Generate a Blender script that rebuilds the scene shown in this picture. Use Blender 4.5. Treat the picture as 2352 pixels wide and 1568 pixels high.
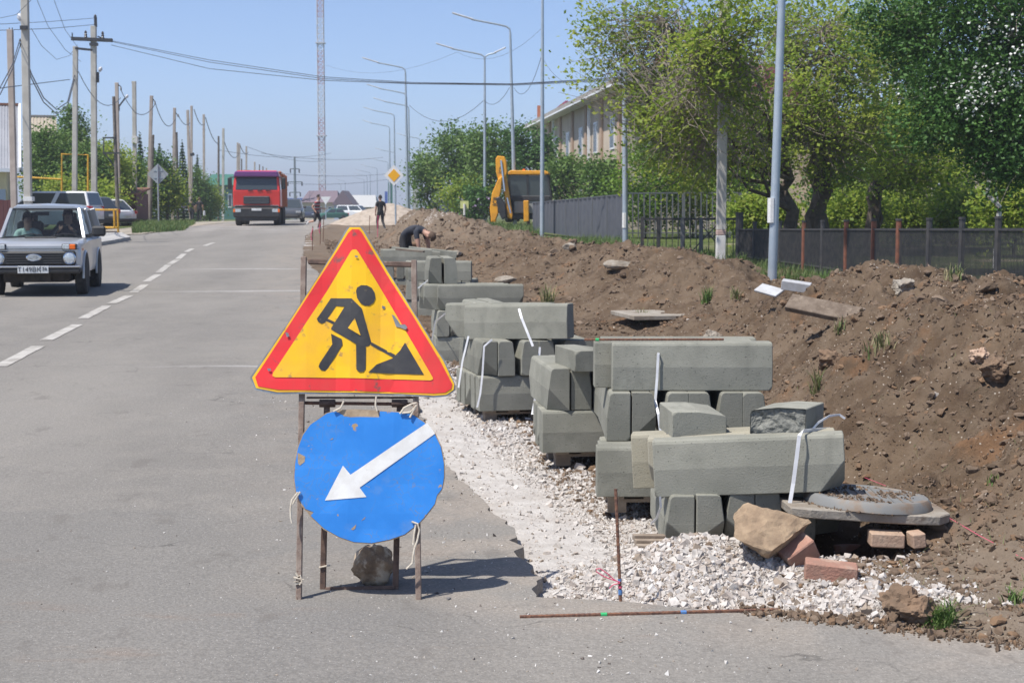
import bpy, bmesh, math, random
import numpy as np
from mathutils import Vector, Matrix, Euler
random.seed(7); RNG = np.random.default_rng(11)
R = math.radians
for o in list(bpy.data.objects): bpy.data.objects.remove(o)
SC = bpy.context.scene; COL = SC.collection
# ------------------------------------------------------------------ camera, light, exposure
CAM_H, PITCH, FPX = 1.85, R(5.0), 3500.0
cam = bpy.data.cameras.new('camera'); cam_o = bpy.data.objects.new('camera', cam); COL.objects.link(cam_o)
cam_o.location = (0, 0, CAM_H); cam_o.rotation_euler = (math.pi/2 - PITCH, 0, 0)
cam.sensor_width = 36; cam.lens = FPX/2352*36; cam.clip_start = 0.1; cam.clip_end = 9000
cam.dof.use_dof = True; cam.dof.focus_distance = 8.6; cam.dof.aperture_fstop = 8.0
SC.camera = cam_o
SUN_EL = R(62); SHX, SHY = 0.84, 0.543            # direction in which shadows fall on the ground
sun = bpy.data.lights.new('sun', 'SUN'); sun.energy = 4.5; sun.angle = R(0.53); sun.color = (1.0, 0.955, 0.89)
sun_o = bpy.data.objects.new('sun', sun); COL.objects.link(sun_o)
sun_o.rotation_euler = Vector((math.cos(SUN_EL)*SHX, math.cos(SUN_EL)*SHY, -math.sin(SUN_EL))).to_track_quat('-Z', 'Y').to_euler()
wd = bpy.data.worlds.new('World'); SC.world = wd; wd.use_nodes = True
wn = wd.node_tree; bg = wn.nodes['Background']
sky = wn.nodes.new('ShaderNodeTexSky'); sky.sky_type = 'NISHITA'; sky.sun_disc = False
sky.sun_elevation = SUN_EL; sky.sun_rotation = math.atan2(-SHX, -SHY)
sky.altitude = 0; sky.air_density = 0.55; sky.dust_density = 0.75; sky.ozone_density = 4.6
wn.links.new(sky.outputs[0], bg.inputs[0]); bg.inputs[1].default_value = 0.14
SC.view_settings.view_transform = 'Standard'; SC.view_settings.look = 'None'
SC.view_settings.gamma = 1; SC.view_settings.exposure = 0.5
# ------------------------------------------------------------------ helpers
CT, ST = math.cos(PITCH), math.sin(PITCH)
def W(x, y, D):
    """world point at forward distance D seen at picture position (x, y) of a 2352 px wide picture"""
    cx = (x-1176)/FPX; cy = (784-y)/FPX
    t = D/(CT + cy*ST)
    return Vector((cx*t, D, CAM_H + t*(-ST + cy*CT)))
def XA(x, D): return (x-1176)/FPX*D
def interp(x, pts):
    return np.interp(x, [p[0] for p in pts], [p[1] for p in pts])
def _h(ix, iy, s):
    n = (ix.astype(np.int64)*374761393 + iy.astype(np.int64)*668265263 + s*974711) & 0x7fffffff
    n = ((n ^ (n >> 13))*1274126177) & 0x7fffffff
    return ((n ^ (n >> 16)) & 0xffff)/65535.0
def vnoise(x, y, s=0):
    x = np.asarray(x, float); y = np.asarray(y, float)
    ix = np.floor(x); iy = np.floor(y); fx = x-ix; fy = y-iy
    fx = fx*fx*(3-2*fx); fy = fy*fy*(3-2*fy)
    a = _h(ix, iy, s); b = _h(ix+1, iy, s); c = _h(ix, iy+1, s); d = _h(ix+1, iy+1, s)
    return (a*(1-fx)+b*fx)*(1-fy) + (c*(1-fx)+d*fx)*fy
def fbm(x, y, o=4, s=0, g=0.5):
    t = 0; a = 1; n = 0
    for k in range(o):
        t = t + a*(vnoise(x, y, s+k*17)-0.5); n += a; a *= g; x = x*2.03+3.1; y = y*2.03+1.7
    return t/n*2
def sstep(a, b, x):
    t = np.clip((np.asarray(x, float)-a)/(b-a), 0, 1); return t*t*(3-2*t)
MATS = {}
def mat(name, c1, c2=None, rough=0.8, scale=8.0, detail=4, bump=0.0, bscale=None, metal=0.0, spec=None, lo=0.35, hi=0.65, c3=None, s3=40.0, lo3=0.6, hi3=0.7, trans=0.0, alpha=1.0, coat=0.0, ntype='noise', vary=0.0):
    if name in MATS: return MATS[name]
    m = bpy.data.materials.new(name); m.use_nodes = True; nt = m.node_tree; N = nt.nodes; L = nt.links
    b = N['Principled BSDF']; b.inputs['Roughness'].default_value = rough; b.inputs['Metallic'].default_value = metal
    if spec is not None: b.inputs['Specular IOR Level'].default_value = spec
    if coat: b.inputs['Coat Weight'].default_value = coat; b.inputs['Coat Roughness'].default_value = 0.08
    b.inputs['Base Color'].default_value = (*c1, 1)
    if trans: b.inputs['Transmission Weight'].default_value = trans
    tc = N.new('ShaderNodeTexCoord'); oi = N.new('ShaderNodeObjectInfo'); ad = N.new('ShaderNodeVectorMath'); ad.operation = 'ADD'
    mu = N.new('ShaderNodeMath'); mu.operation = 'MULTIPLY'; mu.inputs[1].default_value = 37.0
    L.new(oi.outputs['Random'], mu.inputs[0]); L.new(tc.outputs['Object'], ad.inputs[0]); L.new(mu.outputs[0], ad.inputs[1])
    vec = ad.outputs[0]
    def noise(sc, de=detail):
        n = N.new('ShaderNodeTexNoise'); n.inputs['Scale'].default_value = sc; n.inputs['Detail'].default_value = de; n.inputs['Roughness'].default_value = 0.6
        L.new(vec, n.inputs['Vector']); return n.outputs['Fac']
    def ramp(src, a, bb):
        r = N.new('ShaderNodeMapRange'); r.interpolation_type = 'SMOOTHSTEP'; r.inputs['From Min'].default_value = a; r.inputs['From Max'].default_value = bb
        L.new(src, r.inputs['Value']); return r.outputs['Result']
    def mix(f, a, bcol):
        x = N.new('ShaderNodeMix'); x.data_type = 'RGBA'; L.new(f, x.inputs[0])
        if isinstance(a, tuple): x.inputs[6].default_value = (*a, 1)
        else: L.new(a, x.inputs[6])
        if isinstance(bcol, tuple): x.inputs[7].default_value = (*bcol, 1)
        else: L.new(bcol, x.inputs[7])
        return x.outputs[2]
    out = None
    if c2 is not None: out = mix(ramp(noise(scale), lo, hi), c1, c2)
    if c3 is not None: out = mix(ramp(noise(s3), lo3, hi3), out if out else c1, c3)
    if vary:
        hs = N.new('ShaderNodeHueSaturation'); vm = N.new('ShaderNodeMapRange'); vm.inputs['To Min'].default_value = 1-vary; vm.inputs['To Max'].default_value = 1+vary
        L.new(oi.outputs['Random'], vm.inputs['Value']); L.new(vm.outputs[0], hs.inputs['Value'])
        if out is not None: L.new(out, hs.inputs['Color'])
        else: hs.inputs['Color'].default_value = (*c1, 1)
        out = hs.outputs[0]
    if out is not None: L.new(out, b.inputs['Base Color'])
    if bump:
        bp = N.new('ShaderNodeBump'); bp.inputs['Strength'].default_value = min(1, bump); bp.inputs['Distance'].default_value = 0.01
        L.new(noise(bscale or scale*4, 5), bp.inputs['Height']); L.new(bp.outputs[0], b.inputs['Normal'])
    MATS[name] = m; return m
class MB:
    """collects shapes, then links them as ONE mesh object"""
    def __init__(s): s.v = []; s.f = []; s.m = []; s.cur = 0
    def add(s, vs, fs, M=None):
        o = len(s.v)
        s.v += [tuple(M @ Vector(p)) if M else tuple(p) for p in vs]
        s.f += [tuple(i+o for i in f) for f in fs]; s.m += [s.cur]*len(fs); return s
    def box(s, c, d, rot=None, taper=1.0, M=None):
        x, y, z = d[0]/2, d[1]/2, d[2]/2; t = taper
        vs = [(-x,-y,-z),(x,-y,-z),(x,y,-z),(-x,y,-z),(-x*t,-y*t,z),(x*t,-y*t,z),(x*t,y*t,z),(-x*t,y*t,z)]
        T = Matrix.Translation(c)
        if rot: T = T @ Euler(rot).to_matrix().to_4x4()
        if M: T = M @ T
        return s.add(vs, [(0,3,2,1),(4,5,6,7),(0,1,5,4),(1,2,6,5),(2,3,7,6),(3,0,4,7)], T)
    def tube(s, pts, r, n=8, cap=True, flat=None):
        pts = [Vector(p) for p in pts]; k = len(pts); rs = r if isinstance(r, (list, tuple)) else [r]*k
        o = len(s.v); up0 = None
        for i, p in enumerate(pts):
            d = (pts[min(i+1, k-1)]-pts[max(i-1, 0)])
            if d.length < 1e-9: d = Vector((0,0,1))
            d.normalize()
            if up0 is None:
                up0 = Vector((0,0,1)) if abs(d.z) < 0.9 else Vector((1,0,0))
            a = d.cross(up0)
            if a.length < 1e-4: a = d.orthogonal()
            a.normalize(); b = a.cross(d).normalized(); up0 = b
            for j in range(n):
                t = 2*math.pi*(j+0.5)/n
                s.v.append(tuple(p + (a*math.cos(t)*(flat or 1) + b*math.sin(t))*rs[i]))
        fs = []
        for i in range(k-1):
            for j in range(n):
                fs.append((o+i*n+j, o+i*n+(j+1) % n, o+(i+1)*n+(j+1) % n, o+(i+1)*n+j))
        if cap: fs.append(tuple(o+j for j in range(n))[::-1]); fs.append(tuple(o+(k-1)*n+j for j in range(n)))
        s.f += fs; s.m += [s.cur]*len(fs); return s
    def beam(s, p0, p1, w, h=None, up=(0,0,1)):
        p0 = Vector(p0); p1 = Vector(p1); d = p1-p0; L = d.length; d.normalize(); u = Vector(up); a = d.cross(u)
        if a.length < 1e-4: a = d.orthogonal()
        a.normalize(); b = a.cross(d).normalized(); h = h or w
        vs = [p0+a*sx*w/2+b*sz*h/2 for sx, sz in ((-1,-1),(1,-1),(1,1),(-1,1))] + [p1+a*sx*w/2+b*sz*h/2 for sx, sz in ((-1,-1),(1,-1),(1,1),(-1,1))]
        return s.add(vs, [(0,1,2,3),(7,6,5,4),(0,4,5,1),(1,5,6,2),(2,6,7,3),(3,7,4,0)])
    def prism(s, poly, depth, M=None, y0=0.0):
        """poly in local x,z, extruded along +y"""
        n = len(poly); vs = [(p[0], y0, p[1]) for p in poly]+[(p[0], y0+depth, p[1]) for p in poly]
        fs = [tuple(range(n)), tuple(range(2*n-1, n-1, -1))]+[(i, i+n, (i+1) % n+n, (i+1) % n) for i in range(n)]
        return s.add(vs, fs, M)
    def loft(s, secs, cap=True, M=None, closed=True):
        n = len(secs[0]); vs = [p for q in secs for p in q]; fs = []
        for i in range(len(secs)-1):
            for j in range(n if closed else n-1):
                fs.append((i*n+j, i*n+(j+1) % n, (i+1)*n+(j+1) % n, (i+1)*n+j))
        if cap: fs.append(tuple(range(n))[::-1]); fs.append(tuple((len(secs)-1)*n+j for j in range(n)))
        return s.add(vs, fs, M)
    def lathe(s, prof, n=16, M=None):
        secs = [[(r*math.cos(2*math.pi*j/n), r*math.sin(2*math.pi*j/n), z) for j in range(n)] for r, z in prof]
        return s.loft(secs, True, M)
    def mesh(s, name):
        me = bpy.data.meshes.new(name); me.from_pydata(s.v, [], s.f); me.update(); return me
    def build(s, name, m, parent=None, smooth=False, bevel=0.0, seg=1, loc=None, rot=None, fixn=True):
        me = s.mesh(name)
        if fixn or bevel:
            b = bmesh.new(); b.from_mesh(me)
            bmesh.ops.recalc_face_normals(b, faces=b.faces)
            if bevel:
                ed = [e for e in b.edges if len(e.link_faces) == 2 and e.calc_face_angle(0) > 0.5]
                bmesh.ops.bevel(b, geom=ed, offset=bevel, segments=seg, affect='EDGES', clamp_overlap=True)
            b.to_mesh(me); b.free()
        ms = m if isinstance(m, (list, tuple)) else [m]
        for q in ms: me.materials.append(MATS[q] if isinstance(q, str) else q)
        if len(ms) > 1 and not bevel: me.polygons.foreach_set('material_index', s.m)
        if smooth: me.polygons.foreach_set('use_smooth', [True]*len(me.polygons)); me.set_sharp_from_angle(angle=R(40))
        return link(me, name, parent, loc, rot)
def link(me, name, parent=None, loc=None, rot=None):
    o = bpy.data.objects.new(name, me); COL.objects.link(o)
    if parent: o.parent = parent
    if loc is not None: o.location = loc
    if rot is not None: o.rotation_euler = rot
    return o
def tag(o, label=None, cat=None, group=None, kind=None):
    if label: o['label'] = label
    if cat: o['category'] = cat
    if group: o['group'] = group
    if kind: o['kind'] = kind
    return o
def thing(name, label, cat, loc=(0,0,0), rot=(0,0,0), group=None):
    o = bpy.data.objects.new(name, None); COL.objects.link(o); o.empty_display_size = 0.2
    o.location = loc; o.rotation_euler = rot if isinstance(rot, (tuple, list)) else (0, 0, rot)
    return tag(o, label, cat, group)
def npmesh(name, V, F, m, parent=None, attrs=None, smooth=False, loc=None):
    """fast mesh from numpy arrays; F is (n,3) or (n,4)"""
    V = np.asarray(V, np.float32); F = np.asarray(F, np.int32); k = F.shape[1]
    me = bpy.data.meshes.new(name); me.vertices.add(len(V)); me.vertices.foreach_set('co', V.ravel())
    me.loops.add(F.size); me.loops.foreach_set('vertex_index', F.ravel())
    me.polygons.add(len(F)); me.polygons.foreach_set('loop_start', np.arange(0, F.size, k, dtype=np.int32))
    me.polygons.foreach_set('loop_total', np.full(len(F), k, np.int32))
    me.polygons.foreach_set('use_smooth', np.full(len(F), bool(smooth)))
    me.update(calc_edges=True)
    for n, a in (attrs or {}).items():
        at = me.attributes.new(n, 'FLOAT', 'POINT'); at.data.foreach_set('value', np.asarray(a, np.float32).ravel())
    for q in (m if isinstance(m, (list, tuple)) else [m]): me.materials.append(MATS[q] if isinstance(q, str) else q)
    return link(me, name, parent, loc)
def copy_tree(o, parent=None):
    c = o.copy(); COL.objects.link(c); c.parent = parent
    for ch in list(o.children): copy_tree(ch, c)
    return c
# ------------------------------------------------------------------ ground materials
class NT:
    def __init__(s, name):
        s.m = bpy.data.materials.new(name); s.m.use_nodes = True; MATS[name] = s.m
        s.N = s.m.node_tree.nodes; s.L = s.m.node_tree.links; s.b = s.N['Principled BSDF']
        s.pos = s.N.new('ShaderNodeNewGeometry').outputs['Position']
    def set(s, sock, v):
        if hasattr(v, 'links'): s.L.new(v, sock)
        elif isinstance(v, tuple) and len(v) == 3 and sock.type == 'RGBA': sock.default_value = (*v, 1)
        else: sock.default_value = v
    def noise(s, sc, de=4, vec=None, stretch=None, ro=0.6):
        n = s.N.new('ShaderNodeTexNoise'); n.inputs['Scale'].default_value = sc; n.inputs['Detail'].default_value = de; n.inputs['Roughness'].default_value = ro
        v = vec or s.pos
        if stretch:
            mp = s.N.new('ShaderNodeVectorMath'); mp.operation = 'MULTIPLY'; s.L.new(v, mp.inputs[0]); mp.inputs[1].default_value = stretch; v = mp.outputs[0]
        s.L.new(v, n.inputs['Vector']); return n.outputs['Fac']
    def voro(s, sc, feat='F1', out='Distance'):
        n = s.N.new('ShaderNodeTexVoronoi'); n.inputs['Scale'].default_value = sc; n.feature = feat
        s.L.new(s.pos, n.inputs['Vector']); return n.outputs[out]
    def step(s, v, a, b, lo=0.0, hi=1.0):
        r = s.N.new('ShaderNodeMapRange'); r.interpolation_type = 'SMOOTHSTEP'
        for i, q in ((1, a), (2, b), (3, lo), (4, hi)): r.inputs[i].default_value = q
        s.set(r.inputs[0], v); return r.outputs[0]
    def math(s, op, a, b=0.0):
        n = s.N.new('ShaderNodeMath'); n.operation = op; s.set(n.inputs[0], a); s.set(n.inputs[1], b); return n.outputs[0]
    def mix(s, f, a, b, mode='MIX'):
        x = s.N.new('ShaderNodeMix'); x.data_type = 'RGBA'; x.blend_type = mode
        s.set(x.inputs[0], f); s.set(x.inputs[6], a); s.set(x.inputs[7], b); return x.outputs[2]
    def attr(s, n):
        a = s.N.new('ShaderNodeAttribute'); a.attribute_name = n; return a.outputs['Fac']
    def xyz(s):
        q = s.N.new('ShaderNodeSeparateXYZ'); s.L.new(s.pos, q.inputs[0]); return q.outputs
    def bump(s, h, st=0.5, dist=0.01):
        b = s.N.new('ShaderNodeBump'); b.inputs['Strength'].default_value = st; b.inputs['Distance'].default_value = dist
        s.L.new(h, b.inputs['Height']); s.L.new(b.outputs[0], s.b.inputs['Normal'])
def asphalt_mat():
    t = NT('asphalt'); x, y, z = t.xyz()
    big = t.noise(0.35, 4, stretch=(1.6, 0.35, 1)); mid = t.noise(2.2, 5); fine = t.noise(55, 3, ro=0.75); sp = t.voro(75)
    c = t.mix(t.step(big, 0.35, 0.7), (0.205, 0.188, 0.160), (0.275, 0.252, 0.216)); c = t.mix(t.math('MULTIPLY', t.step(t.noise(0.22, 5), 0.45, 0.62), 0.45), c, (0.31, 0.285, 0.245))
    c = t.mix(t.math('MULTIPLY', t.step(mid, 0.42, 0.68), 0.45), c, (0.30, 0.272, 0.228))
    # darker patch of newer asphalt close to the sign, with a wavy border across the road
    ln = t.math('ADD', y, t.math('MULTIPLY', t.noise(1.1, 3), 0.5))
    patch = t.math('MULTIPLY', t.step(ln, 9.15, 9.33, 1, 0), t.step(x, -0.1, -0.6, 0, 1))
    c = t.mix(t.math('MULTIPLY', patch, 0.42), c, (0.165, 0.158, 0.142))
    # sandy dust along the broken edge and in the foreground
    ed = t.attr('edge')
    du = t.math('MULTIPLY', t.step(ed, 0.0, 1.9, 1, 0), t.step(t.noise(2.3, 6), 0.36, 0.60))
    c = t.mix(t.math('MULTIPLY', du, 0.75), c, (0.37, 0.31, 0.245))
    st = t.math('MULTIPLY', t.step(t.noise(0.9, 5, stretch=(0.8, 2.2, 1)), 0.60, 0.74), t.step(y, 6.0, 9.5, 1, 0.0))
    c = t.mix(t.math('MULTIPLY', st, 0.55), c, (0.26, 0.165, 0.10))
    # white transverse streaks left by the works further up the lane
    wv = t.math('ADD', y, t.math('MULTIPLY', t.noise(0.8, 3), 0.55)); acc = None
    for yy, wd_, xl in ((16.62, 0.13, -4.6), (28.6, 0.22, -7.4), (36.1, 0.28, -8.6), (12.6, 0.04, -2.2)):
        k = t.math('MULTIPLY', t.step(t.math('ABSOLUTE', t.math('SUBTRACT', wv, yy)), 0.0, wd_, 1, 0), t.step(x, xl, xl+2.5))
        acc = k if acc is None else t.math('MAXIMUM', acc, k)
    acc = t.math('MULTIPLY', acc, t.step(t.noise(4, 4), 0.25, 0.5))
    acc = t.math('MULTIPLY', acc, t.step(ed, 4.2, 5.5, 1, 0))
    c = t.mix(t.math('MULTIPLY', acc, 1.0), c, (0.50, 0.48, 0.45))
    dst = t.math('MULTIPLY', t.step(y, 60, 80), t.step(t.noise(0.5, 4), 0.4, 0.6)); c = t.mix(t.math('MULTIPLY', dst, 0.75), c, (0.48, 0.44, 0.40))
    # stone grain
    c = t.mix(t.math('MULTIPLY', t.step(fine, 0.28, 0.74), 0.55), t.mix(0.5, c, (0.075, 0.075, 0.078)), t.mix(0.30, c, (0.46, 0.44, 0.42)))
    c = t.mix(t.math('MULTIPLY', t.step(sp, 0.10, 0.2, 1, 0), t.step(t.noise(30, 1), 0.5, 0.62)), c, (0.50, 0.48, 0.45))
    # wheel tracks, cracks and repaired seams
    u = t.math('ADD', x, t.math('MULTIPLY', y, 0.147)); tr = t.step(t.math('SINE', t.math('MULTIPLY', u, 3.6)), -0.5, 0.9)
    c = t.mix(t.math('MULTIPLY', t.math('MULTIPLY', tr, t.step(t.noise(0.5, 3), 0.35, 0.65)), 0.20), c, (0.13, 0.122, 0.11))
    vc = t.N.new('ShaderNodeTexVoronoi'); vc.feature = 'DISTANCE_TO_EDGE'; vc.inputs['Scale'].default_value = 0.42
    nz = t.N.new('ShaderNodeTexNoise'); nz.inputs['Scale'].default_value = 1.6; nz.inputs['Detail'].default_value = 5; t.L.new(t.pos, nz.inputs['Vector']); dn = t.N.new('ShaderNodeVectorMath'); dn.operation = 'ADD'; t.L.new(t.pos, dn.inputs[0]); t.L.new(nz.outputs['Color'], dn.inputs[1]); t.L.new(dn.outputs[0], vc.inputs['Vector'])
    ck = t.math('MULTIPLY', t.step(vc.outputs[0], 0.0, 0.006, 1, 0), t.step(t.noise(0.7, 3), 0.51, 0.62)); c = t.mix(t.math('MULTIPLY', ck, 0.5), c, (0.05, 0.047, 0.042))
    c = t.mix(t.math('MULTIPLY', t.step(t.noise(3.3, 6, stretch=(1, 0.6, 1)), 0.60, 0.70), 0.42), c, (0.12, 0.108, 0.096))
    t.set(t.b.inputs['Base Color'], c); t.b.inputs['Roughness'].default_value = 0.9
    t.b.inputs['Specular IOR Level'].default_value = 0.25
    t.bump(t.math('ADD', t.math('MULTIPLY', fine, 1.0), t.math('MULTIPLY', sp, 0.6)), 0.55, 0.006)
asphalt_mat()
def soil_mat():
    t = NT('soil'); g = t.attr('gravel'); du = t.attr('dusty')
    big = t.noise(0.9, 5); mid = t.noise(5, 5); fine = t.noise(42, 4, ro=0.7); rr = t.noise(1.7, 4)
    c = t.mix(t.step(big, 0.38, 0.64), (0.106, 0.072, 0.047), (0.178, 0.129, 0.088)); dk = t.noise(2.3, 5); c = t.mix(t.math('MULTIPLY', t.step(dk, 0.50, 0.68), 0.7), c, (0.066, 0.044, 0.030))
    c = t.mix(t.math('MULTIPLY', t.step(mid, 0.4, 0.7), 0.55), c, (0.21, 0.16, 0.115))
    c = t.mix(t.math('MULTIPLY', t.step(rr, 0.57, 0.70), 0.55), c, (0.25, 0.135, 0.07))
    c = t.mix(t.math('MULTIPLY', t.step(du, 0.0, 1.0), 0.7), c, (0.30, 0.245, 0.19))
    c = t.mix(t.math('MULTIPLY', t.step(t.voro(26), 0.12, 0.2, 1, 0), t.step(t.noise(9, 2), 0.47, 0.6)), c, (0.48, 0.42, 0.35))
    gc = t.mix(t.step(t.noise(7, 5), 0.35, 0.7), (0.56, 0.525, 0.49), (0.66, 0.63, 0.595))
    gc = t.mix(t.math('MULTIPLY', t.step(t.noise(2.2, 4), 0.52, 0.7), 0.4), gc, (0.45, 0.395, 0.35))
    gc = t.mix(t.math('MULTIPLY', t.step(fine, 0.52, 0.7, 0, 1), 0.22), gc, (0.38, 0.35, 0.32))
    gm = t.step(t.math('ADD', g, t.math('MULTIPLY', t.math('SUBTRACT', t.noise(14, 4), 0.5), 0.9)), 0.42, 0.58)
    c = t.mix(gm, c, gc)
    c = t.mix(t.math('MULTIPLY', t.step(fine, 0.3, 0.75), 0.45), t.mix(0.30, c, (0.03, 0.022, 0.015)), c)
    t.set(t.b.inputs['Base Color'], c); t.b.inputs['Roughness'].default_value = 0.95; t.b.inputs['Specular IOR Level'].default_value = 0.1
    t.bump(t.math('ADD', fine, t.math('MULTIPLY', t.noise(15, 5, ro=0.75), 2.0)), 0.75, 0.016)
soil_mat()
def ground_mat():
    t = NT('lawn'); x, y, z = t.xyz()
    n = t.noise(0.8, 5); f = t.noise(9, 4)
    c = t.mix(t.step(n, 0.40, 0.60), (0.055, 0.085, 0.022), (0.09, 0.115, 0.035))
    c = t.mix(t.step(t.noise(0.35, 4), 0.55, 0.68), c, (0.30, 0.25, 0.185))
    c = t.mix(t.math('MULTIPLY', t.step(f, 0.4, 0.7), 0.5), c, (0.13, 0.13, 0.06))
    t.set(t.b.inputs['Base Color'], c); t.b.inputs['Roughness'].default_value = 1.0; t.b.inputs['Specular IOR Level'].default_value = 0.05
    t.bump(f, 0.6, 0.03)
ground_mat()
mat('sand', (0.28, 0.24, 0.185), (0.36, 0.32, 0.26), 0.95, 2.0, 5, bump=0.4)
mat('white_line', (0.42, 0.40, 0.365), (0.27, 0.25, 0.22), 0.8, 5, 6, lo=0.42, hi=0.66)
mat('paving', (0.33, 0.32, 0.30), (0.40, 0.39, 0.37), 0.85, 3, 4, bump=0.2)
# ------------------------------------------------------------------ ground shapes
RZ = [(-50, 0), (6, 0), (27, 0.30), (50, 0.60), (83, 0.92), (100, 0.95), (150, 0.65), (300, -0.3), (600, -1.5), (3000, -2.0)]
def rz(Y): return (interp(np.asarray(Y)-1.5, RZ)+interp(np.asarray(Y)+1.5, RZ)+interp(Y, RZ))/3
RG = [(-50, 0.0), (7, 0.05), (23, 0.35), (40, 0.40), (46, 0.45), (60, 0.5), (80, 0.65), (100, 0.8), (150, 0.6), (300, -0.3), (600, -1.5), (3000, -2)]
def rg(Y): return interp(Y, RG)
CEN = [(-20, -0.2), (0, -3.1), (23, -6.45), (50, -10.4), (80, -13.0), (120, -16.2), (300, -35), (900, -98)]
def cen(Y): return interp(Y, CEN)
EDG = [(-5, 14), (5.0, 12), (5.4, 6), (5.8, 3.5), (6.3, 2.12), (6.61, 1.56), (6.84, 1.025), (7.02, 0.45), (7.07, 0.10), (8.28, -0.015), (9.8, -0.325), (11.2, -0.55), (14.7, -1.02), (41, -5.55), (62, -8.4), (80, -9.9), (120, -12.6), (300, -31), (900, -94)]
def edge0(Y): return interp(Y, EDG)
def edge(Y):
    Y = np.asarray(Y, float); w = np.clip(Y*0.02, 0.03, 0.5)
    a = sstep(6.9, 7.4, Y)
    return edge0(Y) + a*(fbm(Y*2.2, Y*0+3, 4, 5)*0.10 + fbm(Y*9, Y*0, 2, 9)*0.035) + (1-a)*fbm(Y*6, Y*0+7, 3, 3)*0.10
LFT = [(-20, -60), (54, -60), (58, -40), (60.5, -22), (62, -17.2), (64, -16.0), (80, -17.0), (120, -20.2), (300, -39), (900, -102)]
def left(Y): return interp(Y, LFT)
# road
rows = np.concatenate([np.arange(-6, 5.2, 0.4), np.arange(5.2, 16, 0.025), np.geomspace(16, 900, 260)])
NC = 70; V = []; ED = []
u = np.linspace(0, 1, NC)**0.8
for Y in rows:
    l = float(left(Y)); e = float(edge(Y)); xs = l+(e-l)*u
    zc = rz(Y) + 0.012*np.sin(xs*0.8+Y*0.35)*np.clip(Y/30, 0, 1) + 0.0*xs
    zc = zc - np.clip((np.abs(xs-cen(Y))-3.0), 0, 3)*0.012*(Y > 10)
    V.append(np.stack([xs, np.full(NC, Y), zc], 1)); V.append([[e+0.004, Y, zc[-1]-0.022], [e+0.012+0.01*random.random(), Y, zc[-1]-0.30]])
    d = e-xs; d = np.where(xs > 0.1, np.minimum(d, np.maximum(0, np.interp(xs, [0.1, 0.45, 1.02, 1.56, 2.12, 3.5], [7.06, 7.02, 6.84, 6.6, 6.3, 5.8])-Y)*2.2), d); ED.append(d); ED.append([0, 0])
V = np.concatenate(V); ED = np.concatenate(ED); nr = len(rows); nc = NC+2
ii = (np.arange(nr-1)[:, None]*nc + np.arange(nc-1)[None]).ravel()
F = np.stack([ii, ii+1, ii+nc+1, ii+nc], 1)
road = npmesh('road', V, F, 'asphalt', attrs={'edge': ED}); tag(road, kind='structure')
# dirt works to the right of the road: ridges of excavated soil
def ridge(pts, X, Y, base, wl, pw=1.0):
    best = np.full(X.shape, -9.0)
    for (a, b) in zip(pts[:-1], pts[1:]):
        ax, ay, az = a; bx, by, bz = b; dx, dy = bx-ax, by-ay; L2 = dx*dx+dy*dy
        t = np.clip(((X-ax)*dx+(Y-ay)*dy)/L2, 0, 1)
        d = np.hypot(X-(ax+t*dx), Y-(ay+t*dy)); zc = az+(bz-az)*t
        p = np.clip(1-d/wl, 0, 1); p = 0.45*p*p*(3-2*p)+0.55*np.sin(p*math.pi/2)**1.2
        best = np.maximum(best, base+(zc-base)*p)
    return best
def wp(l): return [tuple(W(*q)) for q in l]
R1 = wp([(2800, 860, 8.6), (2600, 770, 10), (2352, 690, 12.5), (2200, 645, 15), (2100, 628, 17), (1960, 636, 19), (1880, 648, 20.5), (1800, 662, 22)])
R2 = wp([(1750, 655, 23), (1650, 612, 24), (1560, 588, 26), (1470, 580, 28), (1400, 574, 32), (1300, 574, 36)])
R3 = wp([(1300, 572, 36), (1240, 549, 40), (1150, 532, 43), (1080, 512, 46.5), (1010, 492, 51), (968, 482, 55)])
R4 = wp([(1260, 600, 31), (1160, 575, 36), (1050, 560, 40), (975, 552, 43)])
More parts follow.
